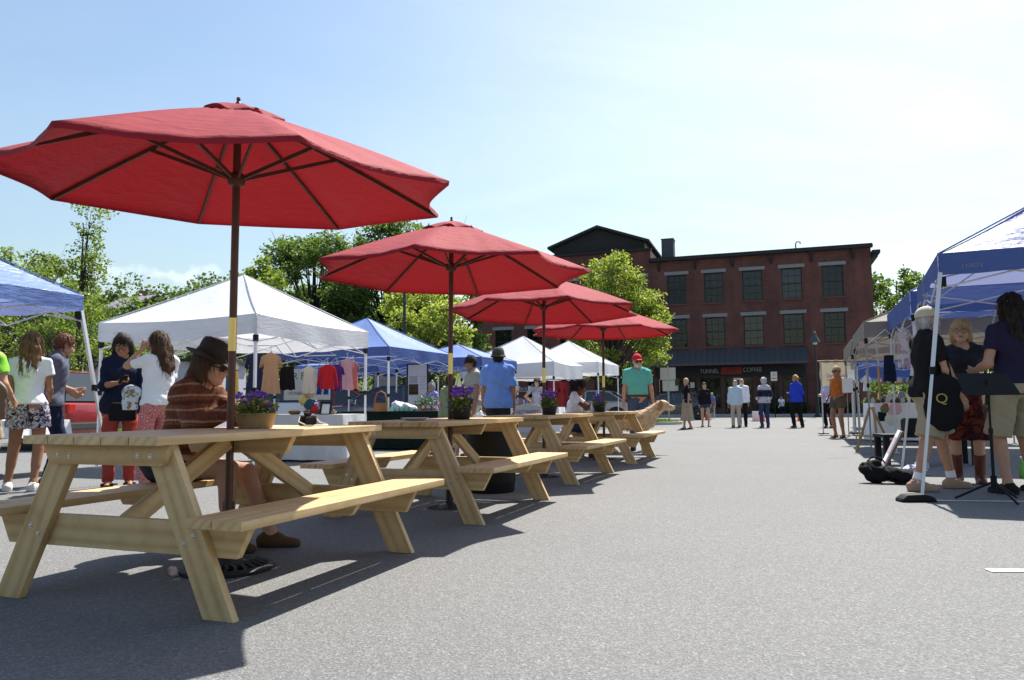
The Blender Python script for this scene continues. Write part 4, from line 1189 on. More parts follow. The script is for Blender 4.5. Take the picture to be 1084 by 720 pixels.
# ------------------------------------------------------------------ ground
def ground():
    m = MB(); s = 900; m.add([(-s, -60, 0), (s, -60, 0), (s, s, 0), (-s, s, 0)], [[0, 1, 2, 3]])
    tag(m.build('asphalt_ground', asphalt_mat()), kind='structure')
    WP = mat('road_paint', (.50, .49, .46), .7, var=.18, scale=30)
    def stripe(p, q, w):
        m = MB(); p, q = V3(*p, .004), V3(*q, .004); d = (q-p)/np.linalg.norm(q-p); n = V3(-d[1], d[0], 0)*w/2
        k = 40; L, Rr = [], []
        for i in range(k+1):
            c = p+(q-p)*i/k; L.append(c+n*(1+.12*RNG.normal())); Rr.append(c-n*(1+.12*RNG.normal()))
        m.grid([L, Rr], flip=True); tag(m.build('parking_line', WP), kind='structure')
    g = lambda px, py: at_ground(px, py)
    stripe(g(1046, 604.5), g(1300, 606), .075)
    stripe(g(951, 529.8), g(1240, 533), .07)

def at_ground(px, py):
    d = FWD+(px-542)/F_PX*RT-(py-360)/F_PX*UPV; t = -CAM_H/d[2]
    q = V3(0, 0, CAM_H)+t*d
    return (q[0], q[1])

# ------------------------------------------------------------------ brick mill building
def wall_open(m, x0, x1, z0, z1, ops, y=0, depth=.25, mi=0):
    xs = sorted({x0, x1, *[o[0] for o in ops], *[o[1] for o in ops]}); zs = sorted({z0, z1, *[o[2] for o in ops], *[o[3] for o in ops]})
    xs = [x for x in xs if x0 <= x <= x1]; zs = [z for z in zs if z0 <= z <= z1]
    for a, b in zip(xs[:-1], xs[1:]):
        for c, d in zip(zs[:-1], zs[1:]):
            mx, mz = (a+b)/2, (c+d)/2
            if any(o[0] < mx < o[1] and o[2] < mz < o[3] for o in ops): continue
            m.add([(a, y, c), (b, y, c), (b, y, d), (a, y, d)], [[0, 1, 2, 3]], mi)
    for a, b, c, d in ops:
        k = y+depth
        m.add([(a, y, c), (a, k, c), (a, k, d), (a, y, d)], [[0, 1, 2, 3]], mi); m.add([(b, y, c), (b, y, d), (b, k, d), (b, k, c)], [[0, 1, 2, 3]], mi)
        m.add([(a, y, c), (b, y, c), (b, k, c), (a, k, c)], [[0, 1, 2, 3]], mi); m.add([(a, y, d), (a, k, d), (b, k, d), (b, y, d)], [[0, 1, 2, 3]], mi)

def sash_window(parent, a, b, c, d, y, FR, GL, cols=3, rows=4, blind=None):
    m = MB(); t = .07
    for q in ((a+t/2, (c+d)/2, t, d-c), (b-t/2, (c+d)/2, t, d-c)): m.box((q[0], y, q[1]), (q[2], .10, q[3]))
    for z in (c+t/2, d-t/2, (c+d)/2): m.box(((a+b)/2, y-.004, z), (b-a-2*t, .10, t))
    for i in range(1, cols): m.box((a+(b-a)*i/cols, y+.008, (c+d)/2), (.028, .05, d-c-2*t))
    for i in range(1, rows):
        if i != rows//2: m.box(((a+b)/2, y+.010, c+(d-c)*i/rows), (b-a-2*t, .045, .028))
    w = m.build('window', FR, parent)
    m = MB(); m.box(((a+b)/2, y+.02, (c+d)/2), (b-a-t, .012, d-c-t)); m.build('pane', GL, w)
    if blind:
        m = MB(); m.box(((a+b)/2, y+.045, d-(d-c)*blind/2), (b-a-t, .01, (d-c)*blind)); m.build('blind', mat('roller_blind', (.74, .82, .98), .8), w)  # added pale blue sheet behind the glass imitates sky reflected in the upper sash
    return w

def mill():
    a0 = -.328
    t = thing('brick_mill_building', 'long three storey red brick mill with dark sash windows and gabled attic', 'building', (17.035, 53.0, 0), a0)
    BR = brick_mat(); FR = mat('dark_sash', (.012, .015, .016), .45); GL = window_glass(); ST = mat('grey_stone', (.23, .235, .245), .85, var=.15, bump=.3)
    DK = mat('dark_fascia', (.014, .014, .016), .6, var=.2); RF = mat('dark_roof', (.03, .031, .034), .8, var=.2)
    S0 = -7.1; S1 = 7.72; ZR = 11.3
    wx = [-2.63*2, -2.63, 0, 2.63, 2.63*2]; hw = .675
    ops = [(x-hw, x+hw, z0, z1) for x in wx for z0, z1 in ((8.10, 10.26), (4.93, 7.04))]
    shop = [(-6.8, -5.0, .6, 2.75), (-4.7, -4.0, .15, 2.75), (-3.8, -2.35, .55, 2.75), (-2.1, -.2, .15, 2.75), (.15, 1.5, .5, 2.75), (1.75, 3.15, .5, 2.75), (4.15, 5.9, .55, 2.9)]
    m = MB(); wall_open(m, S0, S1, 0, ZR, ops+shop)
    m.add([(S1, 0, 0), (S1, 14, 0), (S1, 14, ZR), (S1, 0, ZR)], [[0, 1, 2, 3]]); m.add([(S0, 14, 0), (S0, 14, ZR), (S1, 14, ZR), (S1, 14, 0)], [[0, 1, 2, 3]])
    m.build('wall', BR, t)
    for x in wx:
        for k, (z0, z1) in enumerate(((8.10, 10.26), (4.93, 7.04))):
            w = sash_window(t, x-hw, x+hw, z0, z1, .17, FR, GL, blind={(0, 0): .5, (0, 2.63): .48, (0, -2.63): .5, (0, -5.26): .34, (1, -5.26): .25, (1, 2.63): .12}.get((k, x)))
            m = MB(); m.box((x, -.01, z1+.125), (1.75, .08, .245)); m.build('lintel', ST, t, bevel=.01)
            m = MB(); m.box((x, -.03, z0-.06), (1.5, .14, .115)); m.build('sill', mat('brick_sill', (.13, .06, .05), .85, var=.2), w)
    # dark rooms behind the panes
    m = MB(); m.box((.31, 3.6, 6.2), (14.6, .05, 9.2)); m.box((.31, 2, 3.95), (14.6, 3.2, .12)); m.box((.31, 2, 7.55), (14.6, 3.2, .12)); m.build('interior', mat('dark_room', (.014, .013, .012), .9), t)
    # cornice, brackets, roof
    m = MB(); m.box((.30, -.16, 11.40), (15.05, .42, .20)); m.box((.30, -.10, 11.54), (15.0, .30, .075)); m.box((8.02, 6.0, 10.98), (.5, 12.6, .22)); m.box((7.95, 6.0, 10.72), (.32, 12.5, .22)); m.build('cornice', DK, t)
    for x in (-6.5, -3.9, -1.3, 1.3, 3.95, 6.6):
        m = MB(); m.prism([(0, 0), (-.28, 0), (-.24, -.25), (-.10, -.55), (0, -.72)], (x, 0, 11.29), (0, 1, 0), (0, 0, 1), .17); m.build('bracket', DK, t)
    m = MB(); m.box((.3, 7, 11.27), (14.8, 13.8, .08)); m.build('roof', RF, t)
    for x, z in ((.85, 12.0), (3.05, 12.35)):
        m = MB(); m.tube([(x, 2, 11.3), (x, 2, z)]+([(x+.1, 2, z+.12), (x+.3, 2, z+.1), (x+.32, 2, z-.05)] if z > 12.2 else []), .05, 8); m.build('vent_pipe', mat('pipe_metal', (.4, .3, .28), .5), t)
    # awning
    AW = mat('awning_metal', (.066, .070, .080), .5, var=.12, scale=3)
    x0, x1 = -7.3, 3.42; zt, zb, yo = 4.72, 3.66, -1.7
    m = MB(); m.add([(x0, -.012, zt), (x1, -.012, zt), (x1, yo, zb), (x0, yo, zb)], [[3, 2, 1, 0]]); m.add([(x0, -.012, zt-.06), (x1, -.012, zt-.06), (x1, yo, zb-.06), (x0, yo, zb-.06)], [[0, 1, 2, 3]])
    m.add([(x1, -.012, zt), (x1, -.012, zt-.06), (x1, yo, zb-.06), (x1, yo, zb)], [[0, 1, 2, 3]]); m.add([(x0, yo, zb), (x1, yo, zb), (x1, yo, zb-.14), (x0, yo, zb-.14)], [[3, 2, 1, 0]])
    k = 26
    for i in range(k+1):
        x = x0+.02+(x1-x0-.04)*i/k; m.board((x, -.014, zt+.022), (x, yo, zb+.022), .03, .045, (1, 0, 0))
    m.build('awning', AW, t)
    for x in (-6.9, 3.25):
        m = MB(); m.box((x, yo+.12, 1.85), (.11, .11, 3.42)); m.build('awning_post', DK, t)
    # sign on the fascia
    m = MB(); m.box((-1.85, -.04, 3.15), (10.2, .07, .72)); m.build('fascia', DK, t)
    LT = mat('sign_letters', (.42, .43, .44), .6); RD = mat('sign_red', (.30, .035, .03), .6)
    m = MB(); m.box((-1.62, -.09, 3.17), (1.42, .03, .50)); sg = m.build('sign_panel', RD, t)
    text('lettering', 'TUNNEL', .42, frame((-3.12, -.09, 3.16), (1, 0, 0), (0, 0, 1)), LT, t, width=1.30, extrude=.01)
    text('lettering', 'COFFEE', .42, frame((-.20, -.09, 3.20), (1, 0, 0), (0, 0, 1)), LT, t, width=1.24, extrude=.01)
    text('lettering', 'CITY', .34, frame((-1.62, -.112, 3.17), (1, 0, 0), (0, 0, 1)), mat('sign_dark_red', (.12, .018, .016), .6), t, extrude=.006)
    # shopfront
    for q in shop:
        a, b, c, d = q; cols = 3 if b-a > 1.4 else 1
        door = c < .3
        sash_window(t, a, b, c, d, .14, FR, GL, cols=2 if door else cols, rows=2 if door else (3 if a > 4 else 2))
    m = MB(); m.box((-1.8, 2.6, 1.6), (10.4, .05, 3.1)); m.build('shop_back_wall', mat('shop_dark', (.05, .035, .028), .9), t)
    rg = random.Random(5)
    for (x0, x1, z0, z1) in ((-6.6, -5.1, .9, 2.5), (4.25, 5.8, .9, 2.8)):
        for r in range(4):
            z = z0+(z1-z0)*r/4
            m = MB(); m.box(((x0+x1)/2, .55, z), (x1-x0, .3, .03)); m.build('display_shelf', mat('shelf_wood', (.2, .12, .06), .6), t)
            x = x0+.1
            while x < x1-.1:
                w, h = rg.uniform(.08, .22), rg.uniform(.12, .3)
                m = MB(); m.box((x+w/2, .5, z+.016+h/2), (w*.9, .12, h)); m.build('display_goods', mat('goods_%d' % rg.randint(0, 6), rg.choice([(.6, .6, .58), (.5, .1, .08), (.25, .22, .5), (.55, .45, .3), (.1, .2, .35)]), .5), t, bevel=.01); x += w+rg.uniform(.02, .1)
    for x, z, w, h, c in ((-1.6, 1.75, .42, .6, (.55, .53, .48)), (-1.25, 2.58, .5, .17, (.8, .8, .78)), (-4.35, 2.2, .3, .4, (.7, .66, .6)), (-5.6, 2.0, .5, .35, (.75, .75, .75))):
        m = MB(); m.box((x, .10, z), (w, .008, h)); m.build('poster', mat('poster_%.2f' % c[2], c, .7), t)
    # left wing with attic
    W0, W1, WZ = -21.2, S0, 12.25
    wl = [-18.7+2.63*i for i in range(5)]
    wl = [x for x in wl if x+hw < W1-.2]
    ops = [(x-hw, x+hw, z0, z1) for x in wl for z0, z1 in ((8.10, 10.26), (4.93, 6.75), (1.2, 3.4))]
    m = MB(); wall_open(m, W0, W1, 0, WZ, ops, y=-.02)
    m.add([(W1, -.02, 11.2), (W1, 14, 11.2), (W1, 14, WZ), (W1, -.02, WZ)], [[0, 1, 2, 3]]); m.add([(W0, -.02, 0), (W0, 14, 0), (W0, 14, WZ), (W0, -.02, WZ)], [[3, 2, 1, 0]])
    m.build('wall', BR, t)
    for x in wl:
        for z0, z1 in ((8.10, 10.26), (4.93, 6.75), (1.2, 3.4)):
            w = sash_window(t, x-hw, x+hw, z0, z1, .17, FR, GL)
            m = MB(); m.box((x, -.035, z1+.125), (1.75, .08, .245)); m.build('lintel', ST, t, bevel=.01)
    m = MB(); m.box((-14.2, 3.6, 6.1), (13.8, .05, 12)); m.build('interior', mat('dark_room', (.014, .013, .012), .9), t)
    A0, A1, ap, ez, pz = -14.55, -7.55, -11.05, 12.95, 14.2
    SD = mat('attic_siding', (.022, .022, .024), .8, var=.2); GS = mat('attic_side', (.30, .29, .28), .8, var=.12)
    m = MB(); m.add([(A0, .25, WZ-.02), (A1, .25, WZ-.02), (A1, .25, ez), (ap, .25, pz), (A0, .25, ez)], [[0, 1, 2, 3, 4]])
    m.add([(A1, .25, WZ-.02), (A1, 17, WZ-.02), (A1, 17, ez), (A1, .25, ez)], [[0, 1, 2, 3]], 1); m.add([(A0, .25, WZ-.02), (A0, 17, WZ-.02), (A0, 17, ez), (A0, .25, ez)], [[3, 2, 1, 0]], 1)
    m.build('attic', [SD, GS], t)
    m = MB(); sl = (pz-ez)/(A1-ap)
    for sg in (-1, 1):
        e = (ap+sg*(A1-ap+.42)); ze = ez-.42*sl
        P = [V3(ap, -.25, pz+.06), V3(e, -.25, ze+.06), V3(e, 17.2, ze+.06), V3(ap, 17.2, pz+.06)]
        Q = [p+V3(0, 0, .16) for p in P]
        m.add(P+Q, [[0, 1, 2, 3], [7, 6, 5, 4], [0, 4, 5, 1], [1, 5, 6, 2], [2, 6, 7, 3]])
    m.build('roof', RF, t)
    m = MB(); m.box((-14.15, -.10, WZ+.04), (14.3, .3, .15)); m.build('cornice', DK, t)
    m = MB(); m.box((-14.2, 7, WZ-.06), (13.9, 13.8, .08)); m.build('roof', RF, t)
    m = MB(); m.box((-6.45, 5.5, 12.6), (.95, 1.1, 2.9)); m.box((-6.45, 5.5, 14.07), (1.02, 1.18, .06)); m.build('chimney', mat('chimney_grey', (.08, .085, .095), .8, var=.15), t)
    # pavement in front
    e = V3(math.cos(a0), math.sin(a0), 0); n = V3(-math.sin(a0), math.cos(a0), 0); O = V3(17.035, 53, 0)
    CC = mat('concrete', (.36, .35, .33), .85, var=.12, scale=2, bump=.3)
    m = MB(); P = lambda s, y, z=0: O+e*s+n*y+V3(0, 0, z)
    m.add([P(-26, -4.2, .13), P(16, -4.2, .13), P(16, .05, .13), P(-26, .05, .13), P(-26, -4.2, 0), P(16, -4.2, 0)], [[0, 1, 2, 3], [4, 5, 1, 0]])
    tag(m.build('pavement', CC), kind='structure')
    m = MB()
    for i in range(14): m.board(P(-26+3*i, -4.29, .075), P(-26+3*i+2.985, -4.29, .075), .17, .16, (0, 0, 1))
    tag(m.build('kerb', mat('kerb_stone', (.42, .41, .39), .85, var=.12, scale=3), bevel=.015), kind='structure')
    return t, P

# ------------------------------------------------------------------ parked cars
def car(label, loc, rz, color, kind='suv', group='cars parked behind the stalls'):
    t = thing('parked_car', label, 'car', (*loc, 0), rz, group)
    BP = mat('car_paint_%.2f_%.2f' % (color[0], color[2]), color, .3, var=.04, coat=.8, spec=.5); GL = glass_dark('car_glass', (.02, .025, .03), .03); TY = mat('tyre', (.018, .018, .018), .85); RM = mat('wheel_rim', (.4, .4, .42), .3, metal=.8)
    if kind == 'suv': low = [(-2.2, .34), (-2.27, .6), (-2.22, .98), (-1.9, 1.06), (.95, 1.03), (1.95, .93), (2.2, .74), (2.24, .36)]; cab = [(-2.12, 1.04), (-1.86, 1.66), (-1.6, 1.72), (.05, 1.70), (.35, 1.62), (1.15, 1.02)]
    elif kind == 'sedan': low = [(-2.2, .32), (-2.27, .55), (-2.22, .9), (-1.5, .96), (.8, .93), (1.95, .82), (2.2, .66), (2.24, .34)]; cab = [(-1.75, .94), (-1.05, 1.36), (-.7, 1.42), (.05, 1.41), (.3, 1.34), (1.1, .92)]
    else: low = [(-2.5, .42), (-2.55, .62), (-2.52, 1.08), (-.55, 1.10), (1.2, 1.08), (2.25, 1.0), (2.45, .8), (2.48, .42)]; cab = [(-.55, 1.09), (-.42, 1.66), (-.2, 1.72), (.6, 1.70), (.8, 1.64), (1.35, 1.07)]
    m = MB(); m.prism([(x, z) for x, z in low], (0, 0, 0), (1, 0, 0), (0, 0, 1), 1.78); m.build('body', BP, t, bevel=.07, smooth=True, angle=R(30))
    m = MB(); n = len(cab); zm = max(z for x, z in cab); z0 = cab[0][1]
    f = lambda z: .80-.17*(z-z0)/(zm-z0)
    A = [V3(x, -f(z), z) for x, z in cab]; B = [V3(x, f(z), z) for x, z in cab]
    m.add(A+B, [list(range(n)), list(range(n, 2*n))[::-1]]+[[i, i+n, i+1+n, i+1] for i in range(n-1)]); m.build('greenhouse', GL, t)
    m = MB()
    for S in (A, B):
        sy = np.sign(S[0][1]); S2 = [p+V3(0, sy*.008, 0) for p in S]
        m.tube(S2, .028, 6)
        for k in (.38, .72):
            x = cab[1][0]+(cab[-2][0]-cab[1][0])*k; m.tube([(x, sy*(.81), z0), (x, sy*(.64), zm-.02)], .032, 6)
    m.add([A[i]+V3(0, .0, .012) for i in range(1, n-1)]+[B[i]+V3(0, 0, .012) for i in range(1, n-1)], [[i, i+1, i+1+n-2, i+n-2] for i in range(n-3)])
    m.build('roof', BP, t, smooth=True)
    for x in ((-1.38, 1.38) if kind != 'pickup' else (-1.55, 1.5)):
        for sy in (-1, 1):
            Mx = Matrix(((1, 0, 0), (0, 0, sy), (0, 1, 0))); m = MB()
            m.lathe([(.21, .0), (.30, -.0), (.335, .03), (.345, .09), (.335, .19), (.3, .21), (.2, .2)], 26, c=(x, sy*.70, .345), M=Mx); w = m.build('wheel', TY, t, smooth=True)
            m = MB(); m.lathe([(.001, .19), (.05, .2), (.07, .185), (.17, .18), (.205, .2), (.215, .2)], 20, c=(x, sy*.70, .345), M=Mx)
            m.build('rim', RM, w, smooth=True)
            m = MB(); m.lathe([(.0, .195), (.40, .195)], 24, c=(x, sy*.70, .385), M=Mx); m.build('wheel_arch', TY, t)
    for sy in (-1, 1):
        m = MB(); m.box((low[-2][0]-.06, sy*.66, low[-2][1]-.01), (.2, .3, .14)); m.build('headlight', mat('headlight', (.6, .62, .65), .1), t, bevel=.03)
        m = MB(); m.box((low[1][0]+.035, sy*.74, (low[1][1]+low[2][1])/2+.08), (.1, .2, .22)); m.build('tail_light', mat('tail_light', (.45, .03, .02), .2), t, bevel=.02)
        m = MB(); m.box((.85, sy*.95, z0+.05), (.12, .16, .12)); m.build('mirror', BP, t, bevel=.03)
    for x in (low[0][0]-.02, low[-1][0]+.02):
        m = MB(); m.box((x, 0, .5), (.12, 1.7, .16)); m.build('bumper', mat('bumper_dark', (.05, .05, .052), .5), t, bevel=.03)
    return t

def cone_marker(label, loc, h=.7):
    t = thing('traffic_cone', label, 'traffic cone', loc, .3)
    OR = mat('cone_orange', (.75, .10, .02), .5)
    m = MB(); m.lathe([(.14*h/.7, .035), (.045*h/.7+.03, h*.5), (.022, h), (.0001, h)], 18); m.box((0, 0, .016), (.36*h/.7, .36*h/.7, .032)); m.build('cone_body', OR, t, smooth=True, angle=R(30))
    m = MB(); z0, z1 = h*.52, h*.74; rr = lambda z: .142*h/.7+(.022-.142*h/.7)*(z-.035)/(h-.035)+.003
    m.lathe([(rr(z0), z0), (rr(z1), z1)], 18); m.build('collar', mat('cone_white', (.75, .75, .73), .5), t, smooth=True)
    return t
# ------------------------------------------------------------------ the place
camera(); light(); ground(); mill_root, MP = mill()

# --- tables and umbrellas
TAB = [(-1.507, 4.103, 69.4), (-.582, 6.546, 69.0), (.360, 9.259, 68.1), (1.430, 12.042, 69.0)]
TL = ['pine picnic table nearest the camera, with the tan trough of petunias on it', 'pine picnic table with the big black barrel standing behind its far end',
      'pine picnic table between the black barrel and the farthest table', 'pine picnic table farthest down the row, where the person in white sits']
UL = ['red umbrella over the nearest picnic table, largest in view', 'red umbrella over the second picnic table, in front of the tall dark trees',
      'red umbrella over the third picnic table, partly hidden by the one before', 'red umbrella over the farthest picnic table, in front of the maple tree']
tb0, um0 = make_table(), make_umbrella()
UPOS = [(-1.545, 4.16, 211.6, 0), (-.545, 6.55, 216.6, .4), (.372, 9.26, 190, 0), (1.437, 12.04, 200, 0)]
for i, (x, y, a) in enumerate(TAB):
    t = tb0 if i == 0 else copy_tree(tb0)
    t.location = (x, y, 0); t.rotation_euler = (0, 0, R(a)); t['label'] = TL[i]
    u = um0 if i == 0 else copy_tree(um0)
    ux, uy, ur, ul = UPOS[i]
    u.location = (ux, uy, .035 if i == 0 else 0); u['label'] = UL[i]
    lean = Euler((R((3.8, .2, -1.0, 0)[i]), R((1.5, .5, .7, .6)[i]), 0)).to_matrix()
    u.rotation_euler = (lean @ Euler((0, 0, R(ur))).to_matrix()).to_euler()
    for ch in u.children:      # the heavy foot stays flat on the asphalt
        if i == 0 and ch.name[:4] in ('base', 'knob'): ch.location.z = -.035
        if ch.name.startswith('base'): ch.rotation_euler = (u.rotation_euler.to_matrix().inverted() @ Euler((0, 0, R(ur))).to_matrix()).to_euler()
def on_table(i, u, v, z=.752):
    x, y, a = TAB[i]; a = R(a); return (x+u*math.cos(a)+v*math.sin(a), y+u*math.sin(a)-v*math.cos(a), z)
flower_pot('tan trough of purple petunias on the nearest picnic table', on_table(0, .16, .015), 'trough', 1, .76, R(10))
flower_pot('round black pot of purple flowers on the second picnic table', on_table(1, -.02, .16), 'round', 2)
flower_pot('round black pot of purple flowers beside the third umbrella pole', on_table(2, -.22, .17), 'round', 3)
flower_pot('round black pot of purple flowers on the farthest picnic table', on_table(3, -.30, .02), 'round', 4)

# small things on the tables
BK = mat('black_plastic', (.008, .008, .009), .65, spec=.25)
def camera_prop():
    t = thing('camera', 'black camera lying by the tan flower trough', 'camera', on_table(0, .52, .10), R(40)); t.scale = (.72, .72, .72)
    m = MB(); m.box((0, 0, .045), (.13, .06, .085)); m.box((0, 0, .098), (.05, .05, .03)); m.box((.05, .005, .045), (.04, .08, .08)); m.build('body', BK, t, bevel=.012)
    m = MB(); m.lathe([(.034, 0), (.036, .05), (.033, .09), (.028, .092), (.026, .085), (.001, .08)], 20, c=(-.01, -.03, .045), M=Matrix(((1, 0, 0), (0, 0, -1), (0, 1, 0)))); m.build('lens', BK, t, smooth=True)
    m = MB(); m.tube([(.065, 0, .08), (.12, .02, .03), (.16, -.05, .008), (.08, -.12, .008), (-.06, -.11, .01), (-.09, -.03, .04), (-.065, 0, .08)], .006, 6); m.build('strap', mat('strap_white', (.65, .65, .65), .7), t)
camera_prop()
def litter():
    Q = [ell(RNG.normal(size=3)*.018+V3(0, 0, .025), (.03, .022, .018)) for _ in range(7)]
    o = sdf_obj('crumpled_paper', Q, .005, mat('pink_paper', (.62, .46, .44), .8), noise=.006, nf=60)
    o.scale = (.5, .5, .5); o.location = (*at_ground(184, 609), 0); tag(o, 'crumpled pinkish paper on the asphalt under the nearest table', 'litter')
litter()
def bottle(label, loc, c, h=.2):
    t = thing('bottle', label, 'bottle', loc)
    m = MB(); m.lathe([(.0001, 0), (.032, 0), (.034, .01), (.034, h*.6), (.014, h*.8), (.013, h*.93)], 16); m.build('body', mat('bottle_%.2f' % c[0], c, .15), t, smooth=True)
    m = MB(); m.lathe([(.015, h*.92), (.015, h), (.0001, h)], 12); m.build('cap', mat('strap_white', (.65, .65, .65), .7), t, smooth=True)
bottle('slim clear bottle on the farthest picnic table', on_table(3, -.05, -.12), (.5, .55, .58), .24)
bottle('short white bottle on the farthest picnic table', on_table(3, .12, -.2), (.7, .72, .75), .17)
def papers():
    t = thing('paper_plate', 'white paper plate lying on the second picnic table', 'plate', on_table(1, -.45, -.05, .7525))
    m = MB(); m.lathe([(.0001, .004), (.075, .004), (.09, .016), (.115, .02), (.115, .017), (.09, .012), (.074, .001), (.0001, .001)], 28); m.build('plate', mat('paper_white', (.75, .75, .74), .7), t, smooth=True)
papers()
# black barrel
bx, by = gx(519, 7.75), 7.75
t = thing('trash_barrel', 'big black barrel standing between two picnic tables', 'trash barrel', (bx, by, 0))
m = MB(); m.lathe([(.0001, .0), (.225, 0), (.235, .02), (.25, .3), (.257, .3), (.257, .33), (.25, .33), (.262, .62), (.27, .62), (.272, .66), (.255, .66), (.245, .1)], 36); m.build('body', BK, t, smooth=True)
m = MB(); m.lathe([(.275, .655), (.27, .69), (.24, .70), (.235, .66)], 36); m.build('rim', BK, t, smooth=True)

# --- canopies
WHT = canvas_mat('white_canvas', (.80, .80, .82), trans=.30, wr=.10); BLU = canvas_mat('blue_canvas', (.19, .29, .62), trans=.30, wr=.3, back=(.24, .29, .52), rough=.42, spec=.4); BLV = canvas_mat('blue_valance', (.10, .15, .37), trans=.2, wr=.3)  # blue roof cloth paler than its valance: sunlit sheen put into the colour
BLN = canvas_mat('blue_canvas_near', (.13, .18, .42), trans=.30, wr=.5, back=(.26, .29, .48), rough=.45, spec=.32)
TAN = canvas_mat('tan_canvas', (.31, .275, .24), trans=.2, wr=.4)
G1, G2 = 'canopies in the left row', 'canopies in the right row'
tent('blue slant leg canopy at the near end of the left row, cut by the frame', (-5.62, 5.95), 69, 3.0, 2.16, 2.95, BLU, .17, slant=.28, valm=BLU, group=G1, wav=.03)
tA = tent('large white canopy with baby clothes hanging under it', (-3.5, 10.3), 69.5, 2.9, 2.15, 3.02, WHT, .27, legcol=(.72, .73, .75), group=G1, droop=.04)
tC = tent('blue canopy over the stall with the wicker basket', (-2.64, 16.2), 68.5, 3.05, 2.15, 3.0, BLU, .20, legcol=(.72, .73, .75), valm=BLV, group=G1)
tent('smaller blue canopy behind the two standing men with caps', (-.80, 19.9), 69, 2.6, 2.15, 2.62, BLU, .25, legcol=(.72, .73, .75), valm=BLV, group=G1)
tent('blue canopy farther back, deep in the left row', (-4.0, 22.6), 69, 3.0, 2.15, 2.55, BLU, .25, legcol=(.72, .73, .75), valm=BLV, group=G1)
tent('white canopy with a tall peak left of the seated person in white', (1.24, 22.3), 69, 3.05, 2.15, 3.08, WHT, .42, legcol=(.72, .73, .75), group=G1, droop=.05)
tent('white canopy last in the left row, next to the maple', (2.95, 25.8), 69, 3.0, 2.32, 3.2, WHT, .36, legcol=(.72, .73, .75), group=G1)
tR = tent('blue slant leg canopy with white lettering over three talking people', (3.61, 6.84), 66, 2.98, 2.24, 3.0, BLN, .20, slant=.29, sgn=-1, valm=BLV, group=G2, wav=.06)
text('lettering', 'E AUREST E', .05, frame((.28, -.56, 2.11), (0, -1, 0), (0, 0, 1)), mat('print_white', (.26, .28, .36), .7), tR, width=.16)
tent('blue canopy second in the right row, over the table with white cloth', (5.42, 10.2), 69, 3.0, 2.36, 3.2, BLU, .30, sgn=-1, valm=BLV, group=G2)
tent('greyish tan canopy third in the right row', (6.12, 13.1), 69, 3.0, 2.25, 2.95, TAN, .26, sgn=-1, legcol=(.30, .30, .31), group=G2)
tent('tan canopy with sloping roof behind the greyish one', (7.45, 16.6), 69, 3.0, 2.22, 2.9, TAN, .3, sgn=-1, legcol=(.30, .30, .31), group=G2)
tent('blue canopy near the far end of the right row', (9.45, 20.8), 69, 3.0, 2.25, 2.9, BLU, .30, sgn=-1, valm=BLV, group=G2)
tent('pale blue canopy at the very end of the right row', (11.2, 24.6), 69, 3.0, 2.1, 2.8, BLU, .45, sgn=-1, valm=BLV, group=G2)

# --- plain cloth colours
cl = lambda n, c, **k: mat('cloth_'+n, c, k.pop('rough', .85), var=k.pop('var', .1), scale=6, bump=.5, bscale=24, spec=.12, **k)
WT, NAVY, DEN, BLACK, KH = cl('white', (.78, .78, .80)), cl('navy', (.012, .016, .04)), cl('denim', (.035, .055, .12)), cl('black', (.012, .012, .014)), cl('khaki', (.36, .30, .20))
SNK = dict(kind='shoe', m=cl('sneaker', (.6, .58, .55)), sole=mat('sole_white', (.7, .7, .68), .6))
BSH = dict(kind='shoe', m=cl('blackshoe', (.02, .018, .017)), sole=mat('sole_black', (.02, .02, .02), .7))
BRS = dict(kind='shoe', m=cl('brownshoe', (.10, .055, .028)), sole=mat('sole_brown', (.05, .03, .02), .7))
SND = dict(kind='sandal', m=cl('sandal', (.06, .03, .018)))
FLORAL = pattern_mat('floral_black_white', 'floral', [(.02, .02, .03), (.6, .58, .6), (.02, .02, .03), (.25, .2, .35), (.65, .63, .65)], 42)
PINK = pattern_mat('pink_medallion', 'medallion', [(.52, .20, .20), (.66, .50, .46), (.40, .06, .07)], 26)
KNIT = pattern_mat('rust_knit', 'stripes', [(.075, .025, .014), (.20, .062, .03), (.13, .042, .022), (.36, .24, .14), (.13, .042, .024)], 2.1)
REDSK = pattern_mat('red_print', 'floral', [(.07, .006, .007), (.02, .004, .005), (.13, .022, .008), (.045, .005, .006)], 24)
PURF = pattern_mat('purple_floral', 'floral', [(.12, .12, .5), (.3, .1, .5), (.4, .4, .7), (.1, .25, .5)], 26)

# --- people on the left
def P(label, px, Y, face, **k): return person(label, gx(px, Y), Y, face, **k)
V = .0125
P('person in bright green shirt at the left edge with a brown bag', -27, 7.6, 95, H=1.72, sex='m', vox=V, skin_c='light', hair=('short', 'brown'), top=dict(m=cl('lime', (.22, .55, .05)), hem=.84, hang=.15), bottom=dict(kind='shorts', m=KH), shoes=BRS,
  pose=dict(handR=(.24, .16, .95), hands='hold'))
P('person seen from behind with wavy brown hair, white tee and black floral shorts', 27, 8.15, 108, H=1.69, vox=V, hair=('wavy', 'light_brown'), skin_c='tan', top=dict(m=WT, hem=.92, slen=.45), bottom=dict(kind='shorts', m=FLORAL, len=.52, leg=.105), shoes=SNK,
  pose=dict(handR=(.13, .30, 1.0), handL=(-.14, .30, 1.02), footL=(-.19, .10, 0, 14), footR=(.08, -.02, 0, -10), hands='hold', lean=3))
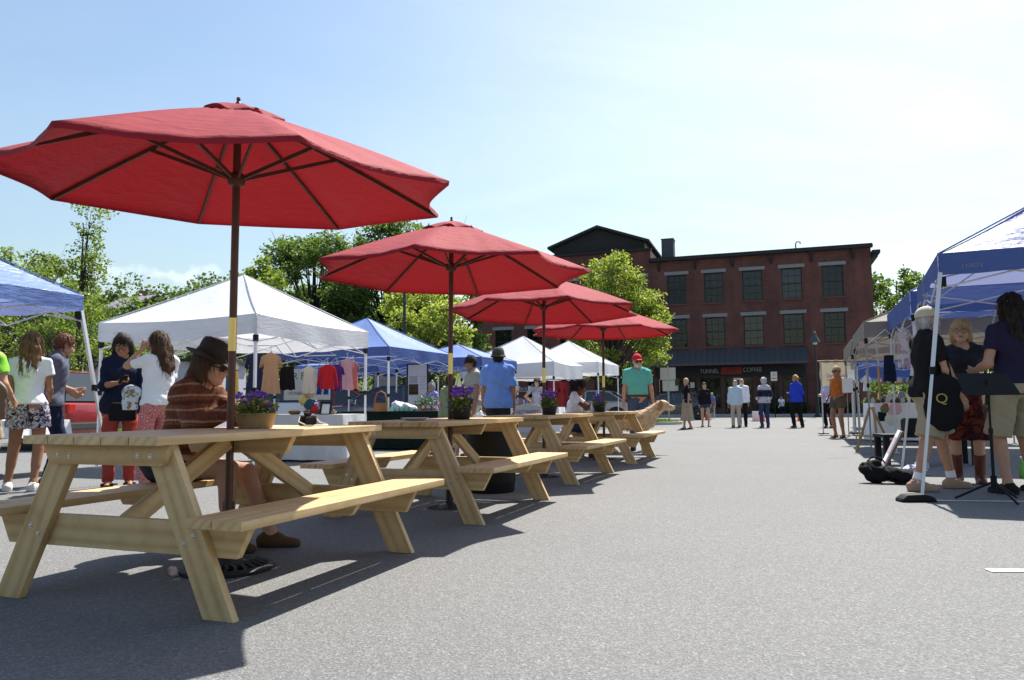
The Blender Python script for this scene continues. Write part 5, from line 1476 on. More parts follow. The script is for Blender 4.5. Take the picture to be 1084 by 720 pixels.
P('person in grey tee and dark jeans behind the one in floral shorts', 51, 8.75, 30, H=1.75, sex='m', vox=V, hair=('short', 'auburn'), skin_c='light', top=dict(m=cl('greyblue', (.10, .105, .15)), hem=.88, slen=.5), bottom=dict(kind='trousers', m=cl('darkjeans', (.012, .018, .045))), shoes=BRS,
  pose=dict(head=(20, 22, 0), handR=(-.06, .20, 1.02), handL=(.04, .22, 1.05), lean=6, hands='hold'))
ph = P('person with dark hair, glasses and navy cardigan looking down at a phone', 125.5, 8.55, -62, H=1.72, vox=V, hair=('long', 'dark'), skin_c='tan', glasses='clear', top=dict(m=NAVY, hem=.80, sleeve='elbow', hang=.17), bottom=dict(kind='trousers', m=cl('coral', (.33, .055, .042))), shoes=SND,
  pose=dict(head=(-10, 28, 0), handR=(.02, .27, 1.14), handL=(-.28, .14, .86), hR='hold', elbR=(.6, -.6, -.3)))
q = to_world(ph, ph['wr']['R']+V3(-.03, .10, .03))
o = MB(); o.box((0, 0, 0), (.075, .15, .009)); o = o.build('phone', BK, bevel=.003); o.location = q; o.rotation_euler = (R(35), 0, R(-140)); tag(o, 'black phone held by the person in navy cardigan', 'phone')
P('person in white tee and pink patterned trousers touching their long brown hair', 165, 8.2, 152, H=1.70, vox=V, hair=('long', 'brown'), skin_c='light', top=dict(m=WT, hem=.90, hang=.15), bottom=dict(kind='trousers', m=PINK, ank=.075), shoes=SND,
  pose=dict(head=(12, 8, 0), handL=(-.13, .12, 1.50), elbL=(-.25, .8, -1), handR=(.16, .30, 1.05), hands='hold', twist=-8))
# held printed bag
o = sdf_obj('printed_bag', [cone((-.07, 0, -.02), (.07, 0, -.02), .03, .03, flat=((0, 1, 0), .4)), cone((0, 0, -.05), (0, 0, -.22), .09, .085, flat=((0, 1, 0), .35), cut=True)], .008, pattern_mat('bag_print', 'floral', [(.5, .55, .6), (.25, .17, .08), (.55, .6, .66), (.6, .62, .66), (.3, .33, .3)], 26), noise=.004)
o.location = at(139, 412, 8.1); tag(o, 'small printed bag hanging between the two talking people', 'bag')
m = MB(); m.box((0, 0, 0), (.27, .09, .20)); o = m.build('handbag', BLACK, bevel=.03); o.location = at(130, 436, 8.25); o.rotation_euler = (0, 0, R(20)); tag(o, 'black shoulder bag at the hip of the person in navy', 'handbag')
o = sdf_obj('shoulder_bag', [cone((-.1, 0, 0), (.1, 0, 0), .05, .05, flat=((0, 1, 0), .6)), cone((-.0, 0, -.02), (0, 0, -.28), .14, .15, flat=((0, 1, 0), .4), cut=True)], .01, mat('brown_leather', (.13, .075, .04), .55, bump=.2), noise=.004)
o.location = at(-9, 414, 7.45); tag(o, 'brown leather bag carried at the left edge', 'bag')

# seated at the nearest table
hx, hy, _ = on_table(0, .36, -.77)
hw_ = person('person in brown fedora, sunglasses and striped rust cardigan seated at the nearest table', hx, hy, -16, H=1.68, vox=.0105, hair=('bob', 'brown'), skin_c='light', hat=dict(kind='fedora', m=mat('felt_brown', (.022, .014, .010), .75, bump=.2, bscale=200)), glasses='sun',
  top=dict(m=KNIT, hem=.90, sleeve='long', slen=.9, fit=.020, neck=.050, cuff=.04, name='cardigan', wr=.010), bottom=dict(kind='shorts', m=cl('darkshort', (.03, .03, .04)), len=.5), shoes=BRS, z0=0,
  pose=dict(hip=(0, -.02, .535), lean=24, head=(6, 20, 0), handR=(.10, .52, .86), handL=(-.02, .56, .87), elbR=(.8, -.5, -.6), elbL=(-.8, -.5, -.6), footR=(-.04, .38, 0, 5), footL=(-.26, .54, 0, 14), kneeL=(-.5, 1, .9), kneeR=(-.3, 1, .9), hands='hold'))
# seated at the third table
hx, hy, _ = on_table(3, .42, -.68)
ph = person('person in white tee with dark tied hair seated at the farthest table', hx, hy, -14, H=1.66, vox=V, hair=('ponytail', 'dark'), skin_c='brown', top=dict(m=WT, hem=.84, slen=.5), bottom=dict(kind='shorts', m=DEN, len=.8), shoes=BRS,
  pose=dict(hip=(0, -.02, .535), lean=16, head=(0, 20, 0), handR=(.08, .50, .93), handL=(-.06, .50, .93), elbR=(.8, -.3, -.8), elbL=(-.8, -.3, -.8), footR=(.12, .42, 0, -5), footL=(-.12, .40, 0, 5), kneeL=(-.1, 1, .9), kneeR=(.1, 1, .9), hands='hold'))
o = MB(); o.box((0, 0, 0), (.07, .14, .01)); o = o.build('phone', BK, bevel=.003); o.location = to_world(ph, V3(0, .58, .97)); o.rotation_euler = (R(50), 0, R(-104)); tag(o, 'dark phone held by the person in white at the farthest table', 'phone')

# standing men beyond the tables
P('person in blue shirt and olive bucket hat seen from behind', 527, 12.0, 84, H=1.75, sex='m', vox=V, skin_c='tan', hair=('short', 'dark'), hat=dict(kind='bucket', m=cl('olive', (.07, .08, .065))), build=1.12,
  top=dict(m=cl('skyblue', (.16, .30, .72)), hem=.80, fit=.03, hang=.19, slen=.85, wr=.012), bottom=dict(kind='trousers', m=cl('charcoal', (.03, .032, .038))), shoes=BSH, pose=dict(handL=(-.25, .05, .80), handR=(.25, .02, .79)))
P('person in grey polo and dark cap holding a white bag', 500, 13.0, 205, H=1.72, sex='m', vox=V, skin_c='tan', hair=('short', 'dark'), hat=dict(kind='cap', m=cl('darkcap', (.035, .025, .03))), top=dict(m=cl('stone', (.34, .33, .29)), hem=.86, hang=.16), bottom=dict(kind='trousers', m=cl('offwhite', (.55, .52, .46))), shoes=BRS,
  pose=dict(head=(0, 14, 0), handR=(.26, .10, .84)))
o = sdf_obj('plastic_bag', [ell((0, 0, -.12), (.09, .06, .12)), cone((0, 0, 0), (0, 0, -.06), .015, .04)], .009, mat('plastic_white', (.75, .76, .78), .4, trans=.3), noise=.008, nf=22)
o.location = at(509, 436, 12.7); tag(o, 'white plastic bag held between the two men with caps', 'bag')
P('person in teal polo and red cap standing behind the golden dog', 675, 14.3, 268, H=1.80, sex='m', vox=V, skin_c='light', hair=('beard', 'grey'), hat=dict(kind='cap', m=cl('redcap', (.55, .035, .04)), ), glasses='sun', build=1.1,
  top=dict(m=cl('teal', (.12, .42, .35)), hem=.955, fit=.018, hang=.165, slen=.7), bottom=dict(kind='trousers', m=cl('bluejeans', (.06, .085, .14)), waist=.985, belt=mat('belt_brown', (.05, .025, .015), .5)), shoes=BSH, pose=dict(head=(8, 4, 0), handL=(-.27, .06, .79), handR=(.26, .02, .79)))
P('child in yellow top with fair hair and an orange pack', 488, 11.5, 100, H=1.16, vox=V, skin_c='light', hair=('bob', 'blond'), top=dict(m=cl('yellow', (.55, .45, .05)), hem=.7, hang=.16), bottom=dict(kind='shorts', m=DEN), shoes=SNK)
o = sdf_obj('backpack', [ell((0, 0, 0), (.10, .08, .15)), ell((0, -.05, -.05), (.08, .05, .08))], .012, cl('orange', (.8, .20, .03))); o.location = at(492, 428, 11.25); tag(o, 'orange backpack on the child in yellow', 'backpack')
P('person with brown pinned up hair stooping beside the child in yellow', 473, 13.0, 70, H=1.4, vox=V, skin_c='light', hair=('curly', 'brown'), top=dict(m=cl('sage', (.2, .24, .14)), hem=.8), bottom=dict(kind='trousers', m=DEN), shoes=BRS, pose=dict(lean=14))
P('person with grey hair in purple floral blouse behind the stall with the basket', 456, 18.2, 250, H=1.42, vox=.016, skin_c='light', hair=('curly', 'grey'), top=dict(m=PURF, hem=.8, sleeve='elbow', hang=.18), bottom=dict(kind='trousers', m=NAVY), shoes=BSH, pose=dict(handR=(.1, .3, .95), handL=(-.2, .25, .95)))
P('person with dark wavy hair in grey top, hands on hips behind a stall counter', 568, 21.5, 262, H=1.62, vox=.016, skin_c='light', hair=('wavy', 'dark'), top=dict(m=cl('greytop', (.27, .27, .33)), hem=.85), bottom=dict(kind='trousers', m=BLACK), shoes=BSH, pose=dict(handR=(.17, .06, 1.0), handL=(-.17, .06, 1.0), elbR=(1, -.1, 0), elbL=(-1, -.1, 0)))

# --- people by the mill
F = .017
P('person in black top and long khaki skirt walking, blond hair', 727, 26.0, 190, H=1.74, vox=F, skin_c='light', hair=('short', 'blond'), top=dict(m=BLACK, hem=.88), bottom=dict(kind='skirt', m=cl('khaki2', (.33, .28, .2)), hem=.28, r=.26), shoes=SND, pose=dict(footL=(-.1, .16, 0, 5), footR=(.1, -.16, 0, -5), head=(50, 5, 0)))
P('person in black top and denim shorts behind the khaki skirt', 745.5, 28.6, 265, H=1.66, vox=F, skin_c='fair', hair=('ponytail', 'brown'), top=dict(m=BLACK, hem=.86, sleeve='long'), bottom=dict(kind='shorts', m=DEN, len=.45), shoes=SND, pose=dict(footL=(-.12, .1, 0, 5)))
P('person in blue top and pale trousers far off by the shop', 753.5, 45, 250, H=1.5, vox=.022, skin_c='light', hair=('short', 'grey'), top=dict(m=cl('midblue', (.10, .16, .45)), hem=.85), bottom=dict(kind='trousers', m=cl('palegrey', (.45, .44, .46))), shoes=SNK)
P('grey haired person in pale blue shirt and beige trousers seen from behind', 778.5, 27.2, 78, H=1.70, sex='m', vox=F, skin_c='light', hair=('fringe', 'grey'), top=dict(m=cl('paleblue', (.5, .6, .68)), hem=.80, sleeve='long', hang=.18), bottom=dict(kind='trousers', m=cl('beige', (.45, .38, .32))), shoes=BRS, pose=dict(handL=(-.26, .04, .80)))
P('bald person in white shirt and black trousers facing the camera', 785.5, 28.3, 250, H=1.78, sex='m', vox=F, skin_c='light', hair=('beard', 'white'), top=dict(m=WT, hem=.84, sleeve='long'), bottom=dict(kind='trousers', m=BLACK), shoes=BSH)
P('person with navy and white striped sweater and blue jeans', 809, 26.9, 88, H=1.76, vox=F, skin_c='light', hair=('curly', 'grey'), top=dict(m=pattern_mat('wide_band', 'bands', [(.02, .02, .05), (.02, .02, .05), (.55, .5, .55), (.55, .5, .55)], .52), hem=.84, sleeve='long'), bottom=dict(kind='trousers', m=DEN), shoes=BRS, pose=dict(handL=(-.2, .2, 1.0), handR=(.22, .12, .95)))
P('person in royal blue top with fair ponytail and black trousers', 843, 26.6, 100, H=1.84, vox=F, skin_c='light', hair=('ponytail', 'strawberry'), top=dict(m=cl('royal', (.03, .06, .52)), hem=.82, sleeve='long', hang=.155), bottom=dict(kind='trousers', m=BLACK), shoes=BRS, pose=dict(handL=(-.12, .25, 1.1), handR=(.2, .14, .92), footR=(.14, -.08, 0, -20)))
P('person in lilac top and black trousers half hidden behind the banner', 876.5, 26.4, 220, H=1.72, vox=F, skin_c='light', hair=('short', 'brown'), top=dict(m=cl('lilac', (.5, .47, .66)), hem=.84, sleeve='long'), bottom=dict(kind='trousers', m=BLACK), shoes=SND, pose=dict(handR=(.14, .32, 1.1), footL=(-.16, .12, 0, 5)))
P('person in orange top and brown shorts with one hand on the hip', 887.5, 18.8, 215, H=1.76, vox=.0145, skin_c='tan', hair=('short', 'blond'), glasses='sun', top=dict(m=cl('rust', (.48, .13, .03)), hem=.98, sleeve='none', neck=.09), bottom=dict(kind='shorts', m=cl('brownshort', (.11, .085, .06)), len=.5, waist=1.06), shoes=SND,
  pose=dict(handL=(-.17, .10, 1.02), elbL=(-1, -.4, 0), handR=(.22, .1, .92)))
P('person in white shirt sitting by the shop front', 827, 49.2, 262, H=1.6, vox=.022, skin_c='light', hair=('short', 'dark'), top=dict(m=WT, hem=.84), bottom=dict(kind='trousers', m=NAVY), shoes=BSH, z0=.13, pose=dict(hip=(0, -.1, .5), footL=(-.12, .4, 0, 0), footR=(.12, .4, 0, 0), kneeL=(0, 1, .9), kneeR=(0, 1, .9), handR=(.12, .3, .65), handL=(-.12, .3, .65)))

# --- people on the right
P('person in cream cap, black tee and khaki shorts holding a black tote', 986, 7.55, -2, H=1.80, sex='m', vox=V, skin_c='light', hair=('fringe', 'grey'), hat=dict(kind='cap', m=cl('cream', (.52, .47, .36))), build=.92, top=dict(m=BLACK, hem=.86, fit=.02, hang=.17, slen=.72), bottom=dict(kind='shorts', m=KH, len=.98, leg=.10, fit=.02), shoes=dict(kind='shoe', m=cl('tanshoe', (.38, .24, .17)), sole=mat('sole_tan', (.3, .22, .16), .7), sock=WT),
  pose=dict(head=(4, 2, 0), handR=(.24, .16, .84), handL=(-.20, .22, .86), footL=(-.11, .22, 0, 5), footR=(.12, -.22, 0, -10)))
P('person with blond hair, glasses, dark tee and red print skirt', 1023, 8.2, 238, H=1.75, vox=V, skin_c='fair', hair=('bob', 'blond'), glasses='clear', top=dict(m=cl('darktee', (.025, .025, .032)), hem=.92, neck=.085), bottom=dict(kind='skirt', m=REDSK, hem=.44, r=.235), shoes=dict(kind='boot', m=mat('boot_leather', (.11, .03, .018), .45)),
  pose=dict(head=(0, 4, 0), handL=(-.02, .26, 1.05), handR=(.06, .26, 1.02), hands='hold'))
P('person with dark shaggy hair and khaki shorts, back to the camera', 1079, 7.15, 95, H=1.88, sex='m', vox=V, skin_c='light', hair=('wavy', 'dark'), build=.92, top=dict(m=cl('inknavy', (.022, .018, .045)), hem=.93, fit=.02, hang=.175, slen=.6), bottom=dict(kind='shorts', m=KH, len=.98, leg=.094, fit=.012), shoes=BSH,
  pose=dict(handL=(-.18, .26, 1.05), handR=(.25, .2, .95), hands='hold', footL=(-.13, .0, 0, 12), footR=(.17, .08, 0, -12)))
# tote with a gold letter
o = thing('tote_bag', 'black tote bag with gold letter at the hip of the person in cream cap', 'tote bag', at(998, 420, 7.3), R(-20))
sdf_obj('bag_body', [cone((-.12, 0, .08), (.12, 0, .08), .05, .05, flat=((0, 1, 0), .5)), cone((0, 0, .06), (0, 0, -.16), .16, .17, flat=((0, 1, 0), .3)), cone((-.1, 0, -.16), (.1, 0, -.16), .05, .05)], .01, BLACK, o, noise=.006)
m = MB(); m.tube([(-.09, 0, .1), (-.05, .02, .42), (0, .03, .52), (.05, .02, .42), (.09, 0, .1)], .012, 6); m.build('handle', BLACK, o, smooth=True)
text('lettering', 'Q', .13, frame((-.02, -.062, -.02), (1, 0, 0), (0, 0, 1)), mat('gold_print', (.45, .30, .08), .5), o)

# --- the dog
def dog():
    t = thing('golden_dog', 'shaggy golden dog standing behind the farthest picnic table', 'dog', (gx(670, 13.45), 13.45, 0), R(-8))
    FU = hair_mat('fur_gold', (.42, .28, .15), (.74, .57, .37))
    s = .98
    Pn = [cone((-.34, 0, .60), (.12, 0, .60), .145, .16), cone((.12, 0, .58), (.26, 0, .60), .175, .15, flat=((0, 1, 0), .8)), cone((-.34, 0, .60), (-.42, 0, .58), .14, .12, flat=((0, 1, 0), .85)), ell((-.12, 0, .52), (.22, .11, .10)),
          cone((.24, 0, .66), (.45, 0, .815), .14, .105), ell((.52, 0, .86), (.115, .092, .095)), cone((.58, 0, .845), (.705, 0, .815), .053, .040, flat=((0, 1, 0), .9), k=.02), cone((.57, 0, .80), (.675, 0, .775), .032, .022, k=.012), ell((.735, 0, .825), (.018, .02, .016), k=.008)]
    for sy in (-1, 1):
        Pn += [cone((.60, sy*.035, .895), (.585, sy*.035, .9), .018, .018, k=.01)]
        x0 = .20+.04*sy; Pn += [cone((.18, sy*.09, .58), (x0-.03, sy*.10, .38), .085, .055), cone((x0-.03, sy*.10, .38), (x0, sy*.10, .20), .05, .038), cone((x0, sy*.1, .20), (x0, sy*.1, .05), .037, .034), ell((x0+.03, sy*.1, .028), (.055, .04, .03))]
        x1 = -.40+.05*sy; Pn += [cone((-.34, sy*.09, .56), (-.26, sy*.10, .36), .11, .062), cone((-.26, sy*.10, .36), (x1-.06, sy*.10, .23), .055, .036), cone((x1-.06, sy*.10, .23), (x1-.01, sy*.10, .05), .036, .033), ell((x1+.02, sy*.1, .028), (.055, .04, .03))]
    Pn += [cone((-.46, 0, .62), (-.62, .03, .58), .045, .05), cone((-.62, .03, .58), (-.78, .06, .44), .05, .022)]
    for p in Pn:
        for k in 'abcr':
            if k in p and not isinstance(p[k], float): p[k] = p[k]*s
        for k in ('ra', 'rb'):
            if k in p: p[k] *= s
    def fur(X, Y, Z): return .002*(np.sin(60*X+20*Z)*np.sin(48*Z-25*X+9*Y)+.7*np.sin(95*Z+30*Y)*np.sin(70*X-40*Y))
    v, f = sdf(Pn, .0105, k=.045, fn=fur)
    ns = 2600; p0 = v[RNG.integers(len(v), size=ns)]; p0 = p0[p0[:, 2] > .12]; ns = len(p0)
    ax = np.stack([np.clip(p0[:, 0], -.4, .5)*s, np.zeros(ns), np.where(p0[:, 2] > .5, .58*s, p0[:, 2])], 1); nr = p0-ax; nr /= np.linalg.norm(nr, axis=1)[:, None]+1e-9
    dn = V3(-.6, 0, -.8)+RNG.normal(size=(ns, 3))*.25; dn -= (dn*nr).sum(1)[:, None]*nr; dn /= np.linalg.norm(dn, axis=1)[:, None]; sd = np.cross(nr, dn); ln = RNG.uniform(.025, .065, ns)*np.where((p0[:, 0] > .5) | (p0[:, 2] < .3), .4, 1); vs, q4 = [v], [f]; b0 = len(v); i_ = np.arange(ns)
    for q in (0, .5, 1.0):
        c = p0+dn*(ln*q)[:, None]+nr*(.001+.006*math.sin(3*q)); vs += [c-sd*.0028*(1.1-q), c+sd*.0028*(1.1-q)]
    for q in range(2): a_ = b0+q*2*ns; q4.append(np.stack([a_+i_, a_+ns+i_, a_+3*ns+i_, a_+2*ns+i_], 1))
    np_mesh('body', np.concatenate(vs), np.concatenate(q4), FU, t)
    EF = hair_mat('fur_ear', (.24, .125, .05), (.48, .30, .15))
    for sy in (-1, 1): sdf_obj('ear', [cone(V3(.49, sy*.085, .915)*s, V3(.455, sy*.112, .80)*s, .036, .03, flat=((0, 1, 0), .5)), cone(V3(.47, sy*.105, .84)*s, V3(.45, sy*.112, .775)*s, .036, .022, flat=((0, 1, 0), .5))], .007, EF, t, noise=.003, nf=40)
    DK = mat('dog_nose', (.01, .008, .008), .3)
    sdf_obj('nose', [ell(V3(.748, 0, .832)*s, (.018, .022, .017))], .005, DK, t)
    for sy in (-1, 1): sdf_obj('eye', [ell(V3(.618, sy*.052, .885)*s, (.011, .011, .011))], .004, DK, t)
    sdf_obj('mouth', [cone(V3(.60, 0, .79)*s, V3(.70, 0, .790)*s, .016, .014, flat=((0, 0, 1), .4))], .005, mat('dog_mouth', (.18, .05, .05), .4), t)
dog()
# ------------------------------------------------------------------ stalls on the left
PAPER = mat('paper_white', (.75, .75, .74), .7); HNG = mat('hanger_white', (.75, .75, .76), .4); HND = mat('hanger_dark', (.03, .03, .03), .4)
def board_sign(label, c, w, h, rz, m, name='sign_board', cat='sign', th=.02, frame_m=None, tilt=0, group=None):
    t = thing(name, label, cat, c, rz, group); t.rotation_euler = (R(tilt), 0, rz)
    q = MB(); q.box((0, 0, 0), (w, th, h)); q.build('panel', m, t, bevel=.003)
    if frame_m:
        q = MB(); f = .03
        for x in (-w/2, w/2): q.box((x, -.002, 0), (f, th+.012, h+f))
        for z in (-h/2, h/2): q.box((0, -.003, z), (w-f, th+.010, f))
        q.build('frame', frame_m, t)
    return t
cloth_table('grey white cloth covered stall table under the white canopy', (gx(322, 12.3), 12.5), (1.7, .75), R(-18), .74, cl('tablewhite', (.60, .60, .62)))
cloth_table('folding table with pale top behind the person in floral shorts', (gx(-2, 10.2), 10.2), (1.6, .75), R(-20), .72, WT, drop=.22)
cloth_table('stall table with blackish green cloth holding the basket and berry boxes', (gx(418, 15.3), 15.6), (2.2, .75), R(-20), .76, cl('greencloth', (.006, .014, .012)))
cloth_table('dark cloth table behind the second umbrella pole', (gx(452, 17.3), 17.4), (2.0, .75), R(-20), .74, cl('darkcloth', (.02, .03, .028)))
cloth_table('white cloth counter of the stall with the hands on hips vendor', (gx(560, 20.6), 20.6), (1.8, .6), R(-20), .80, WT)
# hats and toys on the nearest stall table
for px, py, r, c, lb in ((322, 424, .085, (.62, .50, .16), 'round yellow knitted ball on the stall table'), (328, 415, .095, (.50, .46, .52), 'white and mauve striped knitted ball on top of the pile'), (327, 428, .085, (.02, .09, .14), 'dark teal knitted ball'), (333, 433, .065, (.55, .02, .05), 'small crimson knitted ball')):
    P0 = at(px, py, 12.2); t = thing('knit_ball', lb, 'knitted ball', P0, 0, 'knitted balls on the stall table')
    m_ = mat('knit_%.2f_%.2f' % (c[0], c[2]), c, .9, var=.1, bump=.5, bscale=160)
    if c[0] == .50: m_ = pattern_mat('knit_mauve', 'bands', [(.65, .62, .55), (.22, .14, .4), (.62, .5, .2)], 9)
    sdf_obj('ball', [ell((0, 0, 0), (r, r, r*1.05))], .012, m_, t, noise=.003, nf=30)
    q = MB(); q.tube([(0, 0, r*.95), (.004, 0, r*1.08), (0, .01, r*1.2)], [.012, .008, .004], 6); q.tube([(0, 0, -r), (0, 0, .755-P0[2])], .008, 6); q.build('stand', HNG, t)
for px, w, c in ((312, .16, (.5, .32, .16)), (326, .13, (.55, .2, .14)), (336, .12, (.18, .10, .05)), (350, .16, (.16, .07, .04))):
    P0 = at(px, 438, 12.25); t = thing('bowl_of_goods', 'shallow bowl of %s goods on the grey white stall table' % {312: 'tan', 326: 'reddish', 336: 'dark brown', 350: 'maroon'}[px], 'bowl', (P0[0], P0[1], .75), 0, 'bowls on the stall table')
    q = MB(); q.lathe([(.0001, .004), (w*.45, .0), (w*.62, .035), (w*.66, .05), (w*.6, .05), (w*.4, .015)], 20); q.build('bowl', mat('wood_bowl', (.2, .11, .05), .5), t, smooth=True)
    sdf_obj('contents', [ell((RNG.uniform(-.4, .4)*w, RNG.uniform(-.4, .4)*w, .05), (.03, .03, .025)) for _ in range(9)], .008, mat('goods_%.2f' % c[1], c, .6), t, k=.004)
board_sign('white price card in black frame on the stall table', at(345, 433, 12.1), .17, .19, R(-15), PAPER, 'framed_card', 'sign', .012, BK, tilt=-14)
# clothes
C_ = lambda n, c: cl('g_'+n, c)
LC = [('garment', 'tan knitted dress on a black hanger under the white canopy', 287, 372, 11.7, 'dress', C_('tan', (.50, .29, .17)), .66, .34, HND), ('garment', 'navy dress hanging behind the tan one', 271, 372, 12.0, 'dress', C_('nav', (.03, .035, .09)), .72, .32, HND),
      ('garment', 'black skirt clipped on a white hanger', 304, 386, 11.9, 'skirt', C_('blk', (.012, .012, .014)), .40, .26, HNG), ('garment', 'cream sleeveless baby top', 327, 386, 12.1, 'tank', C_('crm', (.68, .60, .50)), .46, .26, HNG),
      ('garment', 'royal blue baby trousers behind the red sweater', 342, 388, 12.35, 'trousers', C_('ryl', (.03, .08, .36)), .46, .22, HNG),
      ('garment', 'red long sleeved baby sweater', 347, 384, 12.05, 'sweater', C_('red', (.56, .025, .03)), .42, .30, HNG), ('garment', 'dark purple baby top', 357, 384, 12.3, 'shirt', C_('prp', (.10, .03, .16)), .46, .24, HNG),
      ('garment', 'pink baby dress with a flower on the front', 368, 378, 12.7, 'dress', C_('pnk', (.60, .33, .36)), .55, .24, HNG), ('garment', 'coral baby dress behind the pink one', 374, 381, 13.0, 'dress', C_('crl', (.50, .15, .14)), .50, .22, HNG),
      ('garment', 'teal scarf hanging at the back of the white canopy', 244, 384, 13.2, 'skirt', C_('tel', (.03, .13, .14)), .55, .16, HNG), ('garment', 'yellow scarf hanging at the back of the white canopy', 250, 392, 13.0, 'skirt', C_('yel', (.62, .45, .08)), .5, .1, HNG)]
for n, lb, px, py, Y, k, m_, H, W, hg in LC:
    garment(n, lb, 'garment', at(px, py, Y), -72+RNG.uniform(-8, 8), k, m_, H, W, 'clothes hanging under the white canopy', hg)
def rail(label, pts, r=.007, m_=HNG, name='clothes_rail', cat='rail'):
    q = MB(); q.tube(pts, r, 6); o = q.build(name, m_, smooth=True); tag(o, label, cat); return o
rail('thin dark cord the dresses hang from', [at(262, 366, 11.5), at(276, 366, 11.7), at(292, 366, 11.7), at(304, 381, 11.9)], .005, HND)
rail('white bar the baby clothes hang from', [at(322, 377, 12.05), at(356, 376, 12.2)], .008); rail('thin white cord holding the baby clothes bar', [at(324, 377, 12.06), at(338, 362, 12.2), at(354, 376, 12.19)], .003)
t = board_sign('large grey banner behind the clothes with dark lettering', at(325, 407, 15.2), 1.0, .62, R(-12), mat('banner_grey', (.36, .37, .36), .8), 'banner', 'banner')
DT = mat('ink_dark', (.06, .09, .08), .8)
text('lettering', 'R F', .2, frame((-.18, -.013, .16), (1, 0, 0), (0, 0, 1)), DT, t); text('lettering', 'FITNESS FACILITY', .085, frame((.0, -.013, -.18), (1, 0, 0), (0, 0, 1)), DT, t, width=.78)
# basket and berry boxes
def basket():
    P0 = at(403, 439.5, 15.2); t = thing('wicker_basket', 'brown wicker basket with a tall handle on the teal stall table', 'basket', (P0[0], P0[1], .772), R(-10))
    WK = mat('wicker', (.30, .14, .05), .7, var=.35, scale=40, bump=.5, bscale=60); q = MB(); n = 40
    q.grid([[V3((a*(1+.012*(j % 2)))*math.cos(2*math.pi*j/n), .72*(a*(1+.012*(j % 2)))*math.sin(2*math.pi*j/n), z) for j in range(n)] for a, z in ((.001, .005), (.15, .0), (.16, .03), (.168, .06), (.172, .09), (.18, .12), (.188, .15), (.19, .165), (.175, .165), (.165, .1))], closed=True); q.build('body', WK, t, smooth=True)
    q = MB(); q.tube([(0, -.13, .12), (0, -.125, .25), (0, -.08, .36), (0, 0, .40), (0, .08, .36), (0, .125, .25), (0, .13, .12)], .013, 8); q.build('handle', WK, t, smooth=True)
    t.rotation_euler = (0, 0, R(75))
basket()
for i, px in enumerate((415, 420, 425, 430, 434)):
    P0 = at(px, 440, 15.25+.04*i); t = thing('berry_box', 'small mint green berry box on the teal stall table', 'berry box', (P0[0], P0[1], .772), R(-18), 'mint berry boxes in a row')
    q = MB(); a = .05; q.grid([[V3(s*x, s*y, z) for x, y in ((-a, -a), (a, -a), (a, a), (-a, a))] for s, z in ((.85, 0), (1.05, .075), (.98, .075), (.8, .01))], closed=True); q.add([(-.04, -.04, .004), (.04, -.04, .004), (.04, .04, .004), (-.04, .04, .004)], [[0, 1, 2, 3]]); q.build('box', mat('mint_card', (.30, .58, .50), .7), t)
    sdf_obj('berries', [ell((RNG.uniform(-.035, .035), RNG.uniform(-.035, .035), .06), (.016, .016, .016)) for _ in range(8)], .006, mat('berry', (.06, .03, .08), .4), t, k=.002)
o = sdf_obj('folded_cloth', [ell((0, 0, .08), (.22, .14, .09)), ell((.18, .03, .05), (.14, .12, .06)), ell((-.1, .02, .15), (.1, .09, .05))], .014, cl('pale', (.6, .64, .68)), noise=.012, nf=14); P0 = at(425, 432, 15.8); o.location = (P0[0], P0[1], .772); tag(o, 'heap of pale cloth behind the berry boxes', 'cloth')
for i, (px, py, Y) in enumerate(((447, 434, 16.9), (452, 437, 16.9), (459, 436, 16.8))):
    P0 = at(px, py, Y); t = thing('potted_herb', ['potted herb with a white card on the dark stall table', 'potted herb with red leaves on the dark stall table', 'tall potted herb on the dark stall table'][i], 'potted plant', (P0[0], P0[1], .752))
    q = MB(); q.lathe([(.0001, 0), (.045, 0), (.06, .09), (.065, .1), (.05, .1)], 16); q.build('pot', mat('terracotta', (.35, .12, .06), .7), t, smooth=True)
    n = 160; pp = RNG.normal(size=(n, 3))*V3(.07, .07, .08)+V3(0, 0, .2); v, f = leaf_quads(pp, .045); np_mesh('foliage', v, f, leaf_mat('herb_leaf', (.05, .1, .03), (.12, .2, .05), .3), t, smooth=False)
    q = MB(); q.box((.03, -.06, .1), (.07, .004, .07)); q.build('card', PAPER, t)
t = board_sign('white poster board with a small landscape picture behind the blouse vendor', at(442, 407, 19.0), .52, 1.02, R(-8), mat('poster_white', (.62, .62, .64), .8), 'poster_board', 'poster', .02, BK)
q = MB(); q.box((-.10, -.014, -.14), (.24, .006, .24)); q.box((-.10, -.0135, -.01), (.24, .005, .03)); q.build('picture', pattern_mat('tiny_landscape', 'bands', [(.03, .035, .02), (.16, .07, .03), (.06, .05, .03)], 1.6), t)
q = MB()
for i in range(7): q.box((.14, -.0115, .20-.05*i), (.16-.02*(i % 3), .003, .012))
q.box((-.10, -.0115, .12), (.2, .003, .18)); q.build('print', mat('grey_print', (.40, .40, .43), .8), t)
t = thing('sandwich_board', 'white sandwich board with dark lettering near the third table', 'sign board', (gx(557, 12.9), 12.9, 0), R(-10))
q = MB(); q.prism([(-.24, 0), (.24, 0), (.24, .80), (.10, .84), (0, .86), (-.10, .84), (-.24, .80)], (0, 0, .04), (1, 0, 0), (0, .12, 1), .02); q.prism([(-.24, 0), (.24, 0), (.24, .80), (-.24, .80)], (0, .24, .04), (1, 0, 0), (0, -.12, 1), .02); q.build('panel', mat('board_offwhite', (.50, .50, .47), .7), t, bevel=.004)
q = MB(); q.box((.02, .035, .53), (.40, .012, .26), axes=(V3(1, 0, 0), V3(0, .99, -.12))); q.build('paper', mat('board_lilac', (.5, .5, .6), .7), t)
